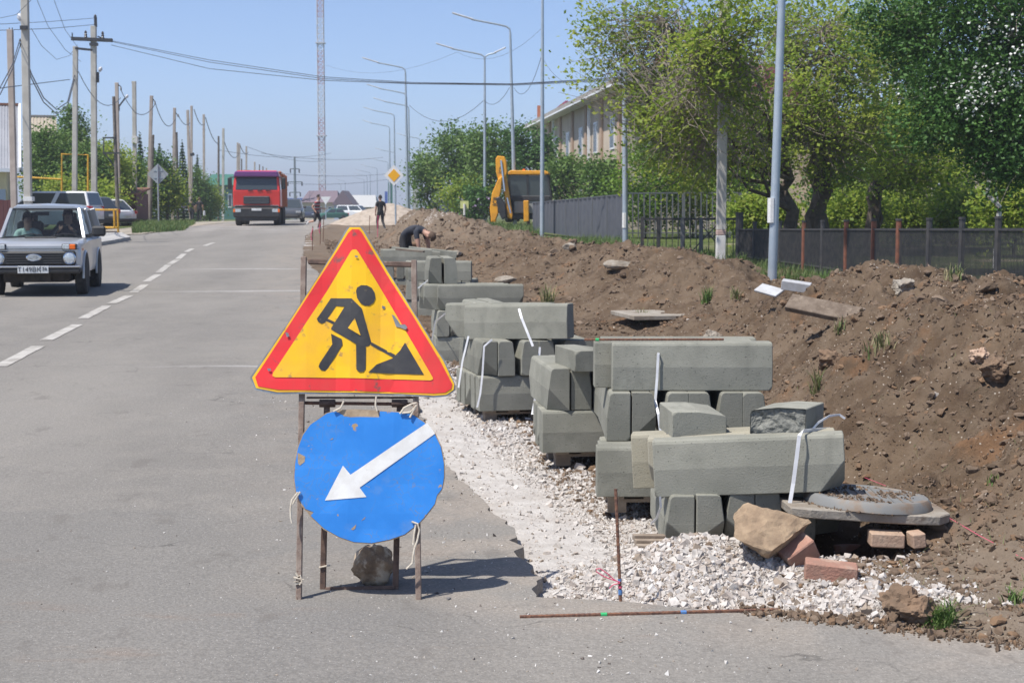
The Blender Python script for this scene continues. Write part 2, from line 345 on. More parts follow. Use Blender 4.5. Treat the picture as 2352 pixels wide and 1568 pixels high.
def site_z(X, Y):
    e = X-edge0(np.maximum(Y, 7.07)); r0 = rz(Y)
    near = np.minimum(e, (Y-np.interp(X, [0.1, 0.45, 1.02, 1.56, 2.12, 3.5], [7.06, 7.02, 6.84, 6.6, 6.3, 5.8])))
    nb = sstep(0.0, 0.35, near)
    base = r0-0.085+0.077*sstep(18, 34, Y) + 0.075*sstep(1.0, 1.7, X)*sstep(9.5, 7.5, Y) - 0.05*(1-nb)*sstep(1.0, 1.7, X)*sstep(9.5, 7.5, Y)
    base = base + (rg(Y)+0.02-base)*sstep(5.0, 8.5, e) - 0.05*sstep(12, 30, Y)*sstep(5, 1, e)*sstep(0.4, 1.2, e)
    wx = X+fbm(X*0.7, Y*0.7, 3, 21)*0.55; wy = Y+fbm(X*0.6, Y*0.6, 3, 31)*0.8
    z = base
    for rd, wl in ((R1, 2.35), (R2, 2.3), (R3, 1.9), (R4, 1.5)):
        z = np.maximum(z, ridge(rd, wx, wy, base, wl))
    up = np.clip((z-base)/0.5, 0, 1)
    z = z + up*(fbm(X*1.3, Y*1.3, 5, 41, 0.55)*0.20 + fbm(X*4.2, Y*4.2, 4, 51, 0.6)*0.085 + np.abs(fbm(X*9, Y*9, 3, 57, 0.6))*0.04 - np.clip(np.abs(fbm(X*2.1+5, Y*2.1, 4, 63, 0.55))-0.05, 0, 0.5)*0.34 + 0.05)
    z = z + fbm(X*5, Y*5, 4, 61, 0.6)*0.012*(1+2.2*sstep(0.5, 1.5, e))
    z = z + 0.24*np.exp(-((X-0.96)/0.46)**2-((Y-7.62)/0.42)**2) + 0.03*np.exp(-((X-1.5)/0.5)**2-((Y-6.95)/0.2)**2)
    z = z + 0.06*nb*sstep(1.3, 1.7, X)*sstep(8.6, 7.6, Y) - 0.20*np.exp(-((X-1.72)/0.30)**4-((Y-7.98)/0.30)**4)
    return z
def site_at(X, Y): return float(site_z(np.array([float(X)]), np.array([float(Y)]))[0])
def rlim(Y): return float(np.interp(Y, [5, 9, 14, 24, 50, 64, 100], [4.6, 5.6, 7.0, 8.6, 5.5, 1.5, -4]))
rows = np.concatenate([np.arange(5.25, 9.5, 0.02), np.geomspace(9.5, 95, 420)]); NC = 330; V = []; GV = []; DU = []
u = np.linspace(0, 1, NC)
for Y in rows:
    e = float(edge(Y))-0.06; r_ = max(rlim(Y), e+2.0); xs = e+(r_-e)*u; ys = np.full(NC, Y)
    z = site_z(xs, ys); out = sstep(0.93, 1.0, u); z = z*(1-out)+(float(rg(Y))-0.10)*out
    V.append(np.stack([xs, ys, z], 1))
    ee = xs-float(edge0(max(Y, 7.07)))
    wid = np.interp(Y, [6.5, 8, 9, 10.5, 13, 16, 22, 40], [1.0, 1.15, 1.12, 1.0, 0.85, 0.7, 0.5, 0.3])
    g = sstep(0.16, -0.16, ee-wid-0.12*fbm(xs*3, ys*3, 3, 77))
    gp = np.exp(-((xs-1.0)/0.66)**4-((Y-7.45)/0.62)**4) ; gq = np.exp(-((xs-1.55)/0.42)**4-((Y-6.86)/0.2)**4)
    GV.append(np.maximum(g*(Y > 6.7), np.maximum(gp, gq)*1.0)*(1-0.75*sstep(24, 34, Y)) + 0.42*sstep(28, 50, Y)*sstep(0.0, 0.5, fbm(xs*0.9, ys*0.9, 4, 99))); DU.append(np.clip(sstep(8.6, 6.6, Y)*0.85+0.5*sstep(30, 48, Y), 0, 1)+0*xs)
V = np.concatenate(V); nr = len(rows)
ii = (np.arange(nr-1)[:, None]*NC+np.arange(NC-1)[None]).ravel(); F = np.stack([ii, ii+1, ii+NC+1, ii+NC], 1)
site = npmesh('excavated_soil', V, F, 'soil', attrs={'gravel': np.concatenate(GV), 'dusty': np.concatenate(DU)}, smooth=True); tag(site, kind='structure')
# wide ground sheet to the horizon
gy = np.concatenate([np.arange(-12, 100, 1.0), np.geomspace(100, 6000, 60)]); gx = np.concatenate([-np.geomspace(40, 5000, 40)[::-1], np.arange(-39, 40, 1.0), np.geomspace(40, 5000, 40)])
GX, GY = np.meshgrid(gx, gy)
e = GX-edge0(GY); lf = GX-left(GY); z = np.where(e < 1, rz(GY)-0.16, rg(GY))
z = z + (lf < -0.5)*0.13
inside = (e > -1.5) & (GX < np.array([[rlim(Y)-0.9] for Y in gy])) & (GY < 94) & (GY > 4.9)
z = z - 0.45*inside
V = np.stack([GX.ravel(), GY.ravel(), z.ravel()], 1); n = len(gx)
ii = (np.arange(len(gy)-1)[:, None]*n+np.arange(n-1)[None]).ravel(); F = np.stack([ii, ii+1, ii+n+1, ii+n], 1)
ground = npmesh('ground', V, F, 'lawn'); tag(ground, kind='structure')
# lane dashes
DASH = [((0,843),(88,797)), ((106,783),(178,747)), ((192,732),(245,703)), ((256,697),(297,678)), ((306,671),(333,653)), ((336,646),(363,630)), ((365,625),(387,609)), ((390,607),(407,598)), ((409,596),(423,584)), ((428,580),(442,572)), ((470,565),(490,557))]
def onroad(x, y):
    for D in np.geomspace(5, 200, 4000):
        p = W(x, y, D)
        if p.z <= rz(D): return p
    return p
for a, b in DASH:
    p, q = onroad(*a), onroad(*b); d = (q-p).normalized(); s = Vector((d.y, -d.x, 0))*0.075
    m = MB(); k = 6; vs = []; fs = []
    for i in range(k+1):
        c = p.lerp(q, i/k); c.z = float(rz(c.y)) + 0.006 + 0.012*math.sin(c.x*0.8+c.y*0.35)*min(1, c.y/30)
        vs += [tuple(c-s*(1+0.15*random.random())), tuple(c+s*(1+0.15*random.random()))]
    fs = [(2*i, 2*i+1, 2*i+3, 2*i+2) for i in range(k)]
    m.add(vs, fs); o = m.build('lane_dash', 'white_line', road)
# left pavement corner
m = MB(); P = [onroad(300, 552), onroad(255, 561), onroad(225, 566), onroad(150, 572), onroad(100, 560), onroad(150, 545), onroad(280, 541)]
base = [(p.x, p.y, float(rz(p.y))-0.02) for p in P]; k = len(P)
m.add(base+[(p[0], p[1], p[2]+0.15) for p in base], [tuple(range(k, 2*k))]+[(i, (i+1) % k, (i+1) % k+k, i+k) for i in range(k)])
pv = m.build('pavement', 'paving'); tag(pv, kind='structure')
# sandy shoulder on the left
m = MB(); Ys = np.linspace(62, 130, 24); vs = []; fs = []
for i, Y in enumerate(Ys):
    vs += [(float(left(Y))-2.6-0.8*random.random(), Y, float(rz(Y))-0.02), (float(left(Y))+0.3, Y, float(rz(Y))+0.004)]
    if i: fs.append((2*i-2, 2*i-1, 2*i+1, 2*i))
m.add(vs, fs); sh = m.build('road_shoulder', 'sand'); tag(sh, kind='structure')
# ------------------------------------------------------------------ shared small builders
from mathutils import noise as MN
def ico(sub):
    b = bmesh.new(); bmesh.ops.create_icosphere(b, subdivisions=sub, radius=1.0)
    V = np.array([v.co[:] for v in b.verts]); F = np.array([[v.index for v in f.verts] for f in b.faces]); b.free(); return V, F
ICO = {k: ico(k) for k in (1, 2, 3, 4)}
def rock_verts(sub, seed, planes=14, amp=0.12, fr=2.2, cut=0.72):
    rng = np.random.default_rng(seed); V, F = ICO[sub]; V = V.copy()
    for _ in range(planes):
        n = rng.normal(size=3); n /= np.linalg.norm(n); d = cut+rng.random()*0.25
        h = V@n; k = h > d; V[k] -= np.outer(h[k]-d, n)
    off = Vector(rng.random(3)*50)
    if amp:
        for i in range(len(V)):
            p = Vector(V[i]); s = MN.fractal(p*fr+off, 1.0, 2.1, 4)
            V[i] *= 1+amp*s
    return V, F
def rock(name, m, loc, size, seed, rot=(0,0,0), sub=3, planes=14, amp=0.12, fr=2.2, cut=0.72, parent=None, smooth=False):
    V, F = rock_verts(sub, seed, planes, amp, fr, cut); V = V*np.array(size)
    o = npmesh(name, V, F, m, parent, smooth=smooth); o.location = loc; o.rotation_euler = rot; return o
def scatter(name, protos, P, S, m, seed=0, flat=1.0, parent=None, kind='stuff', attrs=None, smooth=False):
    """many small stones joined in one mesh: P (n,3) positions, S (n,) sizes"""
    rng = np.random.default_rng(seed); Vs = []; Fs = []; o = 0; A = []
    idx = rng.integers(0, len(protos), len(P))
    for k, (V, F) in enumerate(protos):
        sel = np.where(idx == k)[0]; n = len(sel)
        if not n: continue
        q = rng.normal(size=(n, 4)); q /= np.linalg.norm(q, axis=1)[:, None]; w, x, y, z = q.T
        M = np.stack([np.stack([1-2*(y*y+z*z), 2*(x*y-z*w), 2*(x*z+y*w)], 1), np.stack([2*(x*y+z*w), 1-2*(x*x+z*z), 2*(y*z-x*w)], 1), np.stack([2*(x*z-y*w), 2*(y*z+x*w), 1-2*(x*x+y*y)], 1)], 1)
        sc = S[sel][:, None]*(0.42+1.05*rng.random((n, 3)))
        X = np.einsum('nij,nvj->nvi', M, V[None]*sc[:, None, :]); X[:, :, 2] *= flat
        X += P[sel][:, None, :]
        Vs.append(X.reshape(-1, 3)); Fs.append((F[None]+(np.arange(n)*len(V))[:, None, None]+o).reshape(-1, 3)); o += n*len(V)
        A.append(np.repeat(rng.random(n), len(V)))
    ob = npmesh(name, np.concatenate(Vs), np.concatenate(Fs), m, parent, attrs={'rnd': np.concatenate(A)}, smooth=smooth)
    return tag(ob, kind=kind)
def octa(seed):
    r = np.random.default_rng(seed); V = np.array([[1, 0, 0], [-1, 0, 0], [0, 1, 0], [0, -1, 0], [0, 0, 1], [0, 0, -1.]])+r.normal(size=(6, 3))*0.26
    return V*0.95, np.array([[0, 2, 4], [2, 1, 4], [1, 3, 4], [3, 0, 4], [2, 0, 5], [1, 2, 5], [3, 1, 5], [0, 3, 5]])
OCT = [octa(600+i) for i in range(14)]
def cubo(seed):
    r = np.random.default_rng(seed); V = np.array([[x, y, z] for x in (-.72, .72) for y in (-.72, .72) for z in (-.72, .72)])*(0.7+0.6*r.random((8, 3)))
    F = [(0, 1, 3), (0, 3, 2), (4, 6, 7), (4, 7, 5), (0, 4, 5), (0, 5, 1), (2, 3, 7), (2, 7, 6), (0, 2, 6), (0, 6, 4), (1, 5, 7), (1, 7, 3)]; return V, np.array(F)
SHARD = OCT[:7]+[cubo(700+i) for i in range(9)]
PEB = [rock_verts(1, 100+i, 9, 0.0, cut=0.45) for i in range(8)]
CLOD = [rock_verts(2, 200+i, 12, 0.20, 2.4, 0.5) for i in range(8)]
def rnd_mat(name, cols, rough=0.9, bump=0.4, bs=40, attr='rnd', nscale=25):
    t = NT(name); r = t.attr(attr); c = cols[0]
    for i in range(1, len(cols)):
        c = t.mix(t.step(r, i/len(cols)-0.05, i/len(cols)+0.05), c, cols[i])
    f = t.noise(nscale, 4); c = t.mix(t.math('MULTIPLY', t.step(f, 0.4, 0.7), 0.3), c, (0.08, 0.06, 0.045))
    t.set(t.b.inputs['Base Color'], c); t.b.inputs['Roughness'].default_value = rough; t.b.inputs['Specular IOR Level'].default_value = 0.15
    if bump: t.bump(t.noise(bs, 4), bump, 0.012)
rnd_mat('white_stones', [(0.50, 0.462, 0.425), (0.55, 0.515, 0.475), (0.43, 0.375, 0.33), (0.53, 0.495, 0.455), (0.60, 0.57, 0.54), (0.38, 0.33, 0.29), (0.52, 0.485, 0.445), (0.46, 0.43, 0.40), (0.29, 0.235, 0.185)], bump=0.25)
rnd_mat('soil_clods', [(0.13, 0.092, 0.064), (0.165, 0.12, 0.086), (0.20, 0.15, 0.11), (0.15, 0.107, 0.076), (0.12, 0.086, 0.06), (0.20, 0.128, 0.078)], bump=0.5)
rnd_mat('pale_bits', [(0.40, 0.35, 0.29), (0.50, 0.46, 0.40), (0.30, 0.24, 0.19), (0.56, 0.52, 0.47)])
rnd_mat('grit', [(0.42, 0.39, 0.35), (0.55, 0.53, 0.50), (0.12, 0.10, 0.09), (0.33, 0.28, 0.23), (0.62, 0.60, 0.57)], bump=0)
mat('rusty_steel', (0.165, 0.105, 0.078), (0.085, 0.055, 0.044), 0.75, 14, 5, bump=0.3, metal=0.2, c3=(0.27, 0.20, 0.165), s3=22, lo3=0.56, hi3=0.72)
mat('pale_steel', (0.30, 0.235, 0.19), (0.20, 0.14, 0.11), 0.75, 18, 5, bump=0.3, metal=0.1, c3=(0.12, 0.07, 0.05), s3=30, lo3=0.6, hi3=0.7)
mat('rebar_rust', (0.20, 0.095, 0.055), (0.11, 0.055, 0.04), 0.85, 40, 4, bump=0.5)
mat('sign_back', (0.36, 0.37, 0.37), (0.26, 0.26, 0.25), 0.45, 20, 4, metal=0.7)
mat('sign_red', (0.80, 0.038, 0.042), (0.72, 0.055, 0.05), 0.42, 5, 5, c3=(0.26, 0.10, 0.085), s3=13, lo3=0.60, hi3=0.70, spec=0.4)
mat('sign_yellow', (0.92, 0.52, 0.012), (0.86, 0.46, 0.03), 0.42, 6, 6, c3=(0.46, 0.27, 0.07), s3=17, lo3=0.58, hi3=0.70, spec=0.4)
mat('sign_black', (0.035, 0.034, 0.036), (0.055, 0.052, 0.05), 0.5, 9, 5, c3=(0.20, 0.15, 0.09), s3=26, lo3=0.68, hi3=0.73)
mat('sign_white', (0.78, 0.77, 0.74), (0.70, 0.68, 0.64), 0.6, 14, 5, c3=(0.42, 0.38, 0.33), s3=38, lo3=0.67, hi3=0.72)
mat('plywood', (0.42, 0.32, 0.215), (0.30, 0.22, 0.145), 0.85, 14, 5, bump=0.3)
mat('rope', (0.62, 0.56, 0.46), (0.50, 0.43, 0.34), 0.95, 60)
mat('white_strap', (0.80, 0.80, 0.80), (0.70, 0.70, 0.71), 0.45, 12)
mat('pink_string', (0.62, 0.09, 0.17), None, 0.7)
mat('tape_blue', (0.05, 0.20, 0.55), (0.10, 0.18, 0.30), 0.5, 60); mat('tape_green', (0.03, 0.40, 0.13), None, 0.5)
def kerb_mat(name, a, b_):
    t = NT(name); oc = t.N.new('ShaderNodeTexCoord').outputs['Object']; oi = t.N.new('ShaderNodeObjectInfo'); ad = t.N.new('ShaderNodeVectorMath'); ad.operation = 'ADD'
    t.L.new(oc, ad.inputs[0]); t.L.new(t.math('MULTIPLY', oi.outputs['Random'], 37.0), ad.inputs[1]); t.pos = ad.outputs[0]; q = t.N.new('ShaderNodeSeparateXYZ'); t.L.new(oc, q.inputs[0])
    c = t.mix(t.step(t.noise(3, 6), 0.35, 0.65), a, b_)
    c = t.mix(t.math('MULTIPLY', t.step(t.noise(1.7, 5), 0.56, 0.68), 0.40), c, tuple(k*1.35 for k in b_))
    c = t.mix(t.math('MULTIPLY', t.step(t.noise(5.5, 5, stretch=(1, 1, 0.25)), 0.58, 0.72), 0.30), c, tuple(k*0.62 for k in a))
    ln = t.math('MULTIPLY', t.step(t.math('ABSOLUTE', t.math('SUBTRACT', q.outputs[2], 0.150)), 0.0, 0.004, 1, 0), t.step(t.noise(8, 3), 0.40, 0.55)); c = t.mix(t.math('MULTIPLY', ln, 0.35), c, tuple(k*1.4 for k in b_))
    po = t.step(t.noise(95, 2), 0.655, 0.70); c = t.mix(t.math('MULTIPLY', po, 0.75), c, tuple(k*0.35 for k in a))
    hs = t.N.new('ShaderNodeHueSaturation'); t.set(hs.inputs['Value'], t.step(oi.outputs['Random'], 0.0, 1.0, 0.88, 1.13)); t.L.new(c, hs.inputs['Color']); t.L.new(hs.outputs[0], t.b.inputs['Base Color'])
    t.b.inputs['Roughness'].default_value = 0.92; t.b.inputs['Specular IOR Level'].default_value = 0.15; t.bump(t.math('SUBTRACT', t.noise(120, 4), t.math('MULTIPLY', po, 1.5)), 0.35, 0.008)
kerb_mat('kerb_concrete', (0.195, 0.194, 0.163), (0.242, 0.239, 0.202)); kerb_mat('kerb_beige', (0.31, 0.288, 0.222), (0.265, 0.25, 0.205))
mat('kerb_broken', (0.24, 0.24, 0.215), (0.15, 0.152, 0.138), 0.95, 40, 6, bump=1.0, bscale=60, spec=0.1)
mat('pallet_wood', (0.30, 0.245, 0.19), (0.20, 0.155, 0.115), 0.9, 8, 5, bump=0.4)
mat('old_board', (0.185, 0.145, 0.11), (0.115, 0.085, 0.062), 0.9, 9, 6, bump=0.5, c3=(0.27, 0.215, 0.16), s3=12, lo3=0.55, hi3=0.75)
mat('white_board', (0.42, 0.43, 0.45), (0.36, 0.36, 0.36), 0.7, 9)
mat('brick_red', (0.36, 0.185, 0.135), (0.30, 0.17, 0.125), 0.92, 14, 5, bump=0.6, bscale=80, c3=(0.42, 0.31, 0.24), s3=9, lo3=0.5, hi3=0.72)
mat('brick_pale', (0.42, 0.30, 0.215), (0.36, 0.24, 0.17), 0.92, 12, 5, bump=0.5, bscale=70, c3=(0.24, 0.18, 0.13), s3=9, lo3=0.55, hi3=0.75)
mat('sandstone', (0.35, 0.255, 0.165), (0.22, 0.155, 0.10), 0.95, 6, 6, bump=0.9, bscale=28, c3=(0.17, 0.125, 0.085), s3=3.0, lo3=0.55, hi3=0.72)
mat('dark_rock', (0.34, 0.235, 0.145), (0.19, 0.127, 0.08), 0.95, 9, 6, bump=0.9, bscale=40, c3=(0.50, 0.40, 0.29), s3=8, lo3=0.50, hi3=0.60)
mat('clay_lump', (0.20, 0.13, 0.082), (0.14, 0.095, 0.062), 0.97, 8, 6, bump=0.9, bscale=45)
mat('old_concrete', (0.32, 0.29, 0.245), (0.22, 0.185, 0.145), 0.95, 6, 6, bump=0.6, bscale=60, c3=(0.17, 0.125, 0.09), s3=4, lo3=0.55, hi3=0.68)
mat('hatch_plastic', (0.165, 0.168, 0.165), (0.21, 0.20, 0.18), 0.7, 5, 5, c3=(0.19, 0.14, 0.10), s3=5, lo3=0.48, hi3=0.62)
def blue_sign_mat():
    t = NT('sign_blue'); oc = t.N.new('ShaderNodeTexCoord').outputs['Object']; t.pos = oc
    c = t.mix(t.step(t.noise(4, 4), 0.35, 0.65), (0.024, 0.205, 0.62), (0.034, 0.24, 0.68))
    c = t.mix(t.step(t.noise(17, 5), 0.675, 0.70), c, (0.40, 0.27, 0.14))
    cr = t.N.new('ShaderNodeTexVoronoi'); cr.feature = 'DISTANCE_TO_EDGE'; cr.inputs['Scale'].default_value = 7
    dn = t.N.new('ShaderNodeVectorMath'); dn.operation = 'ADD'; nz = t.N.new('ShaderNodeTexNoise'); nz.inputs['Scale'].default_value = 6; t.L.new(oc, nz.inputs['Vector'])
    t.L.new(oc, dn.inputs[0]); t.L.new(nz.outputs['Color'], dn.inputs[1]); t.L.new(dn.outputs[0], cr.inputs['Vector'])
    k = t.math('MULTIPLY', t.step(cr.outputs[0], 0.0, 0.022, 1, 0), t.step(t.noise(4, 3), 0.47, 0.55))
    c = t.mix(t.math('MULTIPLY', k, 0.75), c, (0.16, 0.20, 0.30)); c = t.mix(t.math('MULTIPLY', t.step(t.noise(7, 6), 0.56, 0.72), 0.35), c, (0.20, 0.30, 0.48))
    t.set(t.b.inputs['Base Color'], c); t.b.inputs['Roughness'].default_value = 0.42; t.bump(t.noise(9, 4), 0.15, 0.01)
blue_sign_mat()
# ------------------------------------------------------------------ the works sign in the foreground
TILT = R(11.5); SP0 = Vector((0, 7.02, 0.0))
UPV = Vector((0, math.sin(TILT), math.cos(TILT))); NRM = Vector((0, math.cos(TILT), -math.sin(TILT)))
def PL(x, y, off=0.0):
    """local (u, off, w) on the leaning plane of the sign stand"""
    C = Vector((0, 0, CAM_H)); d = W(x, y, 10.0)-C; p0 = SP0+NRM*off
    t = (p0-C).dot(NRM)/d.dot(NRM); q = C+d*t-SP0
    return Vector((q.x, off, q.dot(UPV)))
def z4(a): return [((600+p[0]/3.4845)/1.0884, (560+p[1]/3.4845)/1.0884) for p in a]
def z5(a): return [((600+p[0]/2.657)/1.0884, (970+p[1]/2.657)/1.0884) for p in a]
SROT = (-TILT, 0, 0)
def plate(name, m, poly, off, thick, warp, parent, cell=0.07):
    b = bmesh.new(); P = [PL(*p, 0) for p in poly]
    vs = [b.verts.new((p.x, off, p.z)) for p in P]; b.faces.new(vs)
    us = [p.x for p in P]; ws = [p.z for p in P]
    for ax, (lo, hi) in ((0, (min(us), max(us))), (2, (min(ws), max(ws)))):
        for k in range(int((hi-lo)/cell)+1):
            co = [0, 0, 0]; co[ax] = (math.floor(lo/cell)+k+1)*cell; no = [0, 0, 0]; no[ax] = 1
            bmesh.ops.bisect_plane(b, geom=b.verts[:]+b.edges[:]+b.faces[:], dist=1e-5, plane_co=co, plane_no=no)
    bmesh.ops.triangulate(b, faces=b.faces[:])
    for v in b.verts: v.co.y += warp(v.co.x, v.co.z)
    bmesh.ops.recalc_face_normals(b, faces=b.faces)
    if thick:
        r = bmesh.ops.extrude_face_region(b, geom=b.faces[:])
        for v in [g for g in r['geom'] if isinstance(g, bmesh.types.BMVert)]: v.co.y += thick
        bmesh.ops.recalc_face_normals(b, faces=b.faces)
    me = bpy.data.meshes.new(name); b.to_mesh(me); b.free(); me.materials.append(MATS[m])
    return link(me, name, parent)
tri_o = thing('triangle_sign', 'dented triangular roadworks sign with red border and digging figure on yellow', 'road sign', SP0, SROT)
def twarp(u, w):
    s = MN.noise(Vector((u*5, w*5, 3.0)))*0.006+MN.noise(Vector((u*14, w*14, 7.0)))*0.0016
    e = 0.022*math.exp(-((u+0.60)/0.10)**2)+0.012*math.exp(-((u+0.24)/0.05)**2)*math.exp(-((w-0.98)/0.12)**2)+0.010*math.exp(-((u+0.85)/0.07)**2)
    return s+e
TO = [(945,30),(1065,30),(1085,60),(1300,425),(1530,790),(1700,1060),(1780,1180),(1878,1400),(1872,1452),(1800,1502),(1690,1514),(1500,1500),(1200,1484),(900,1482),(500,1480),(320,1487),(138,1447),(93,1340),(400,898),(700,438),(920,58)]
TY = [(958,34),(1050,34),(1075,64),(1290,422),(1525,797),(1770,1190),(1868,1395),(1862,1443),(1800,1488),(1690,1496),(1400,1478),(1000,1469),(500,1464),(330,1466),(146,1430),(112,1340),(402,910),(702,445),(932,70)]
TR = [(980,52),(1040,54),(1065,82),(1278,440),(1508,802),(1748,1200),(1850,1395),(1840,1438),(1790,1470),(1690,1478),(1300,1463),(900,1453),(340,1446),(165,1416),(140,1336),(410,925),(710,458),(945,85)]
TI = [(985,229),(1015,228),(1035,250),(1200,520),(1400,858),(1560,1130),(1680,1338),(1683,1356),(1660,1365),(1300,1351),(900,1342),(312,1338),(290,1325),(296,1298),(500,992),(760,592),(968,246)]
plate('plate', 'sign_back', z4(TO), -0.020, 0.004, twarp, tri_o)
plate('yellow_edge', 'sign_yellow', z4(TY), -0.0222, 0, twarp, tri_o)
plate('red_border', 'sign_red', z4(TR), -0.0244, 0, twarp, tri_o)
plate('yellow_field', 'sign_yellow', z4(TI), -0.0266, 0, twarp, tri_o)
HEAD = [(1015,590),(1025,560),(1060,538),(1110,540),(1150,560),(1175,600),(1182,650),(1165,690),(1130,715),(1090,716),(1055,695),(1025,650)]
BODY = [(795,650),(975,653),(1065,740),(1148,1040),(1125,1065),(1090,1072),(1060,1065),(1015,1048),(797,922),(800,905),(915,725),(840,718),(770,825),(745,862),(715,872),(685,855),(675,830)]
fig = plate('figure', 'sign_black', z4(BODY), -0.0288, 0, twarp, tri_o)
for nm, pg in (('head', HEAD), ('leg', [(1015,1050),(1100,1074),(1098,1265),(1080,1290),(1045,1292),(1018,1270)]), ('leg', [(797,958),(890,1005),(897,1055),(770,1262),(745,1284),(710,1275),(690,1245),(700,1215),(808,1050)]),
               ('spade_handle', [(765,826),(832,858),(824,880),(750,848)]), ('spade_handle', [(1149,1032),(1354,1140),(1338,1166),(1142,1058)])):
    plate(nm, 'sign_black', z4(pg), -0.0288, 0, twarp, fig)
plate('heap', 'sign_black', z4([(1440,1035),(1605,1315),(1120,1295),(1190,1225),(1250,1200),(1330,1170),(1352,1147),(1395,1105)]), -0.0288, 0, twarp, tri_o)
plate('arm_gap', 'sign_yellow', z4([(1005,825),(1055,975),(945,910)]), -0.0310, 0, twarp, fig)
for q in ([(1322,790),(1345,800),(1375,840),(1400,880),(1440,878),(1462,905),(1445,925),(1400,905),(1360,895),(1345,850)], [(405,950),(430,955),(440,985),(415,990)], [(1240,712),(1268,722),(1262,745),(1238,735)], [(245,1262),(275,1262),(278,1282),(255,1285)], [(1005,282),(1030,285),(1032,300),(1008,298)]):
    plate('paint_chip', 'sign_back', z4(q), -0.0320, 0, twarp, tri_o)
rnd_o = thing('round_sign', 'round blue sign with white arrow pointing down left, tied on with rope', 'road sign', SP0, SROT)
def rwarp(u, w): return MN.noise(Vector((u*6, w*6, 13.0)))*0.006-0.10*max(0, u+0.18)**2*0.3
RO = [(575,168),(650,148),(760,143),(925,150),(1050,158),(1150,170),(1230,225),(1300,300),(1342,390),(1363,500),(1364,590),(1350,670),(1318,712),(1303,770),(1232,862),(1190,905),(1100,975),(1000,1010),(880,1033),(760,1026),(660,992),(560,936),(475,857),(458,830),(420,790),(395,745),(373,690),(362,600),(367,500),(384,400),(420,310),(470,240)]
RB = [(585,170),(640,156),(672,172),(700,190),(740,196),(800,193),(928,196),(934,156),(1048,163),(1146,176),(1226,230),(1294,303),(1336,392),(1356,500),(1357,590),(1344,668),(1311,710),(1296,768),(1228,856),(1186,899),(1098,968),(998,1003),(880,1026),(762,1019),(663,985),(563,929),(490,860),(476,845),(496,822),(470,812),(440,800),(402,742),(380,688),(369,600),(374,500),(391,402),(426,313),(475,244)]
plate('board', 'plywood', z5(RO), -0.034, 0.008, rwarp, rnd_o)
plate('blue_face', 'sign_blue', z5(RB), -0.0362, 0, rwarp, rnd_o)
plate('arrow', 'sign_white', z5([(1245,232),(1299,303),(800,660),(845,722),(570,745),(690,515),(740,575)]), -0.0384, 0, rwarp, rnd_o)
for q in ([(810,880),(840,850),(832,868)], [(742,935),(778,902),(770,932),(755,940)], [(390,430),(440,455),(436,490),(405,515),(392,500)], [(600,345),(625,330),(622,342)]):
    plate('bare_patch', 'plywood', z5(q), -0.0376, 0, rwarp, rnd_o)
def lrope(name, pts, off, r, parent, m='rope'):
    P = [PL(*p, off if len(p) < 3 else p[2]) if False else PL(p[0], p[1], off) for p in z5(pts)]
    return MB().tube(P, r, 6).build(name, m, parent, smooth=True)
for pts in ([(1062,170),(1090,130),(1140,105),(1172,98),(1170,120),(1130,160),(1075,165)], [(1128,195),(1150,150),(1175,110)], [(385,690),(345,740),(335,800),(337,860),(345,895)], [(400,688),(380,715),(350,770)],
            [(1140,885),(1180,900),(1192,940),(1178,1010),(1160,1060),(1150,1110),(1145,1160),(1105,1200)], [(1168,905),(1158,960),(1150,1040)], [(690,85),(670,130),(620,155)], [(905,55),(900,110),(912,152)]):
    lrope('rope', pts, -0.046, 0.0045, rnd_o)
st = thing('sign_stand', 'rusty angle iron stand carrying the triangular and the round sign', 'sign stand', SP0, SROT)
def lbeam(a, b, w, h, off, name, m='rusty_steel', bev=0.003):
    P, Q = PL(*a, off), PL(*b, off); return MB().beam(P, Q, w, h, up=(0, 1, 0)).build(name, m, st, bevel=bev)
lbeam((698, 590), (686, 1409), 0.027, 0.027, 0.012, 'leg', 'pale_steel'); lbeam((951, 598), (962, 1406), 0.027, 0.027, 0.012, 'leg', 'pale_steel')
lbeam((708, 601), (945, 608), 0.024, 0.022, 0.013, 'top_rail'); lbeam((704, 913), (950, 913), 0.010, 0.010, 0.03, 'wire_rail')
hp = [PL(700, 925, 0.035), PL(955, 928, 0.035)]
MB().tube(hp, 0.0085, 8).build('hinge_rod', 'rebar_rust', st, smooth=True)
for x in (752, 918):
    MB().tube([PL(x-18, 926, 0.035), PL(x+18, 926, 0.035)], 0.019, 10).build('hinge_sleeve', 'rusty_steel', st, smooth=True)
Mi = (Matrix.Translation(SP0) @ Euler(SROT).to_matrix().to_4x4()).inverted()
def wl(x, y, D): return Mi @ W(x, y, D)
hy = (Matrix.Translation(SP0) @ Euler(SROT).to_matrix().to_4x4() @ hp[0]).y
for (a, b) in (((751, 930), (741, 1377)), ((918, 932), (908, 1371))):
    MB().beam(wl(*a, hy+0.005), wl(*b, 7.22), 0.028, 0.022, up=(0, 1, 0)).build('rear_leg', 'rusty_steel', st, bevel=0.003)
MB().beam(wl(748, 1352, 7.215), wl(908, 1348, 7.215), 0.018, 0.024, up=(0, 1, 0)).build('rear_rail', 'rusty_steel', st, bevel=0.002)
for pts in ([(355,1255),(420,1270),(360,1285),(415,1292),(365,1300)], [(370,1225),(385,1250),(400,1240),(412,1280),(395,1305)]):
    lrope('rope', pts, -0.008, 0.005, st)
lrope('rope', [(525,1190),(560,1182),(600,1175)], 0.16, 0.004, st)
# rust flakes
rk = rock('weight_stone', 'dark_rock', W(860, 1318, 7.34), (0.105, 0.10, 0.108), 5, sub=4, planes=10, amp=0.22, fr=2.4, cut=0.8, smooth=True)
rk.location.z = 0.1; tag(rk, 'pitted brown stone weighing down the foot of the sign stand', 'stone')
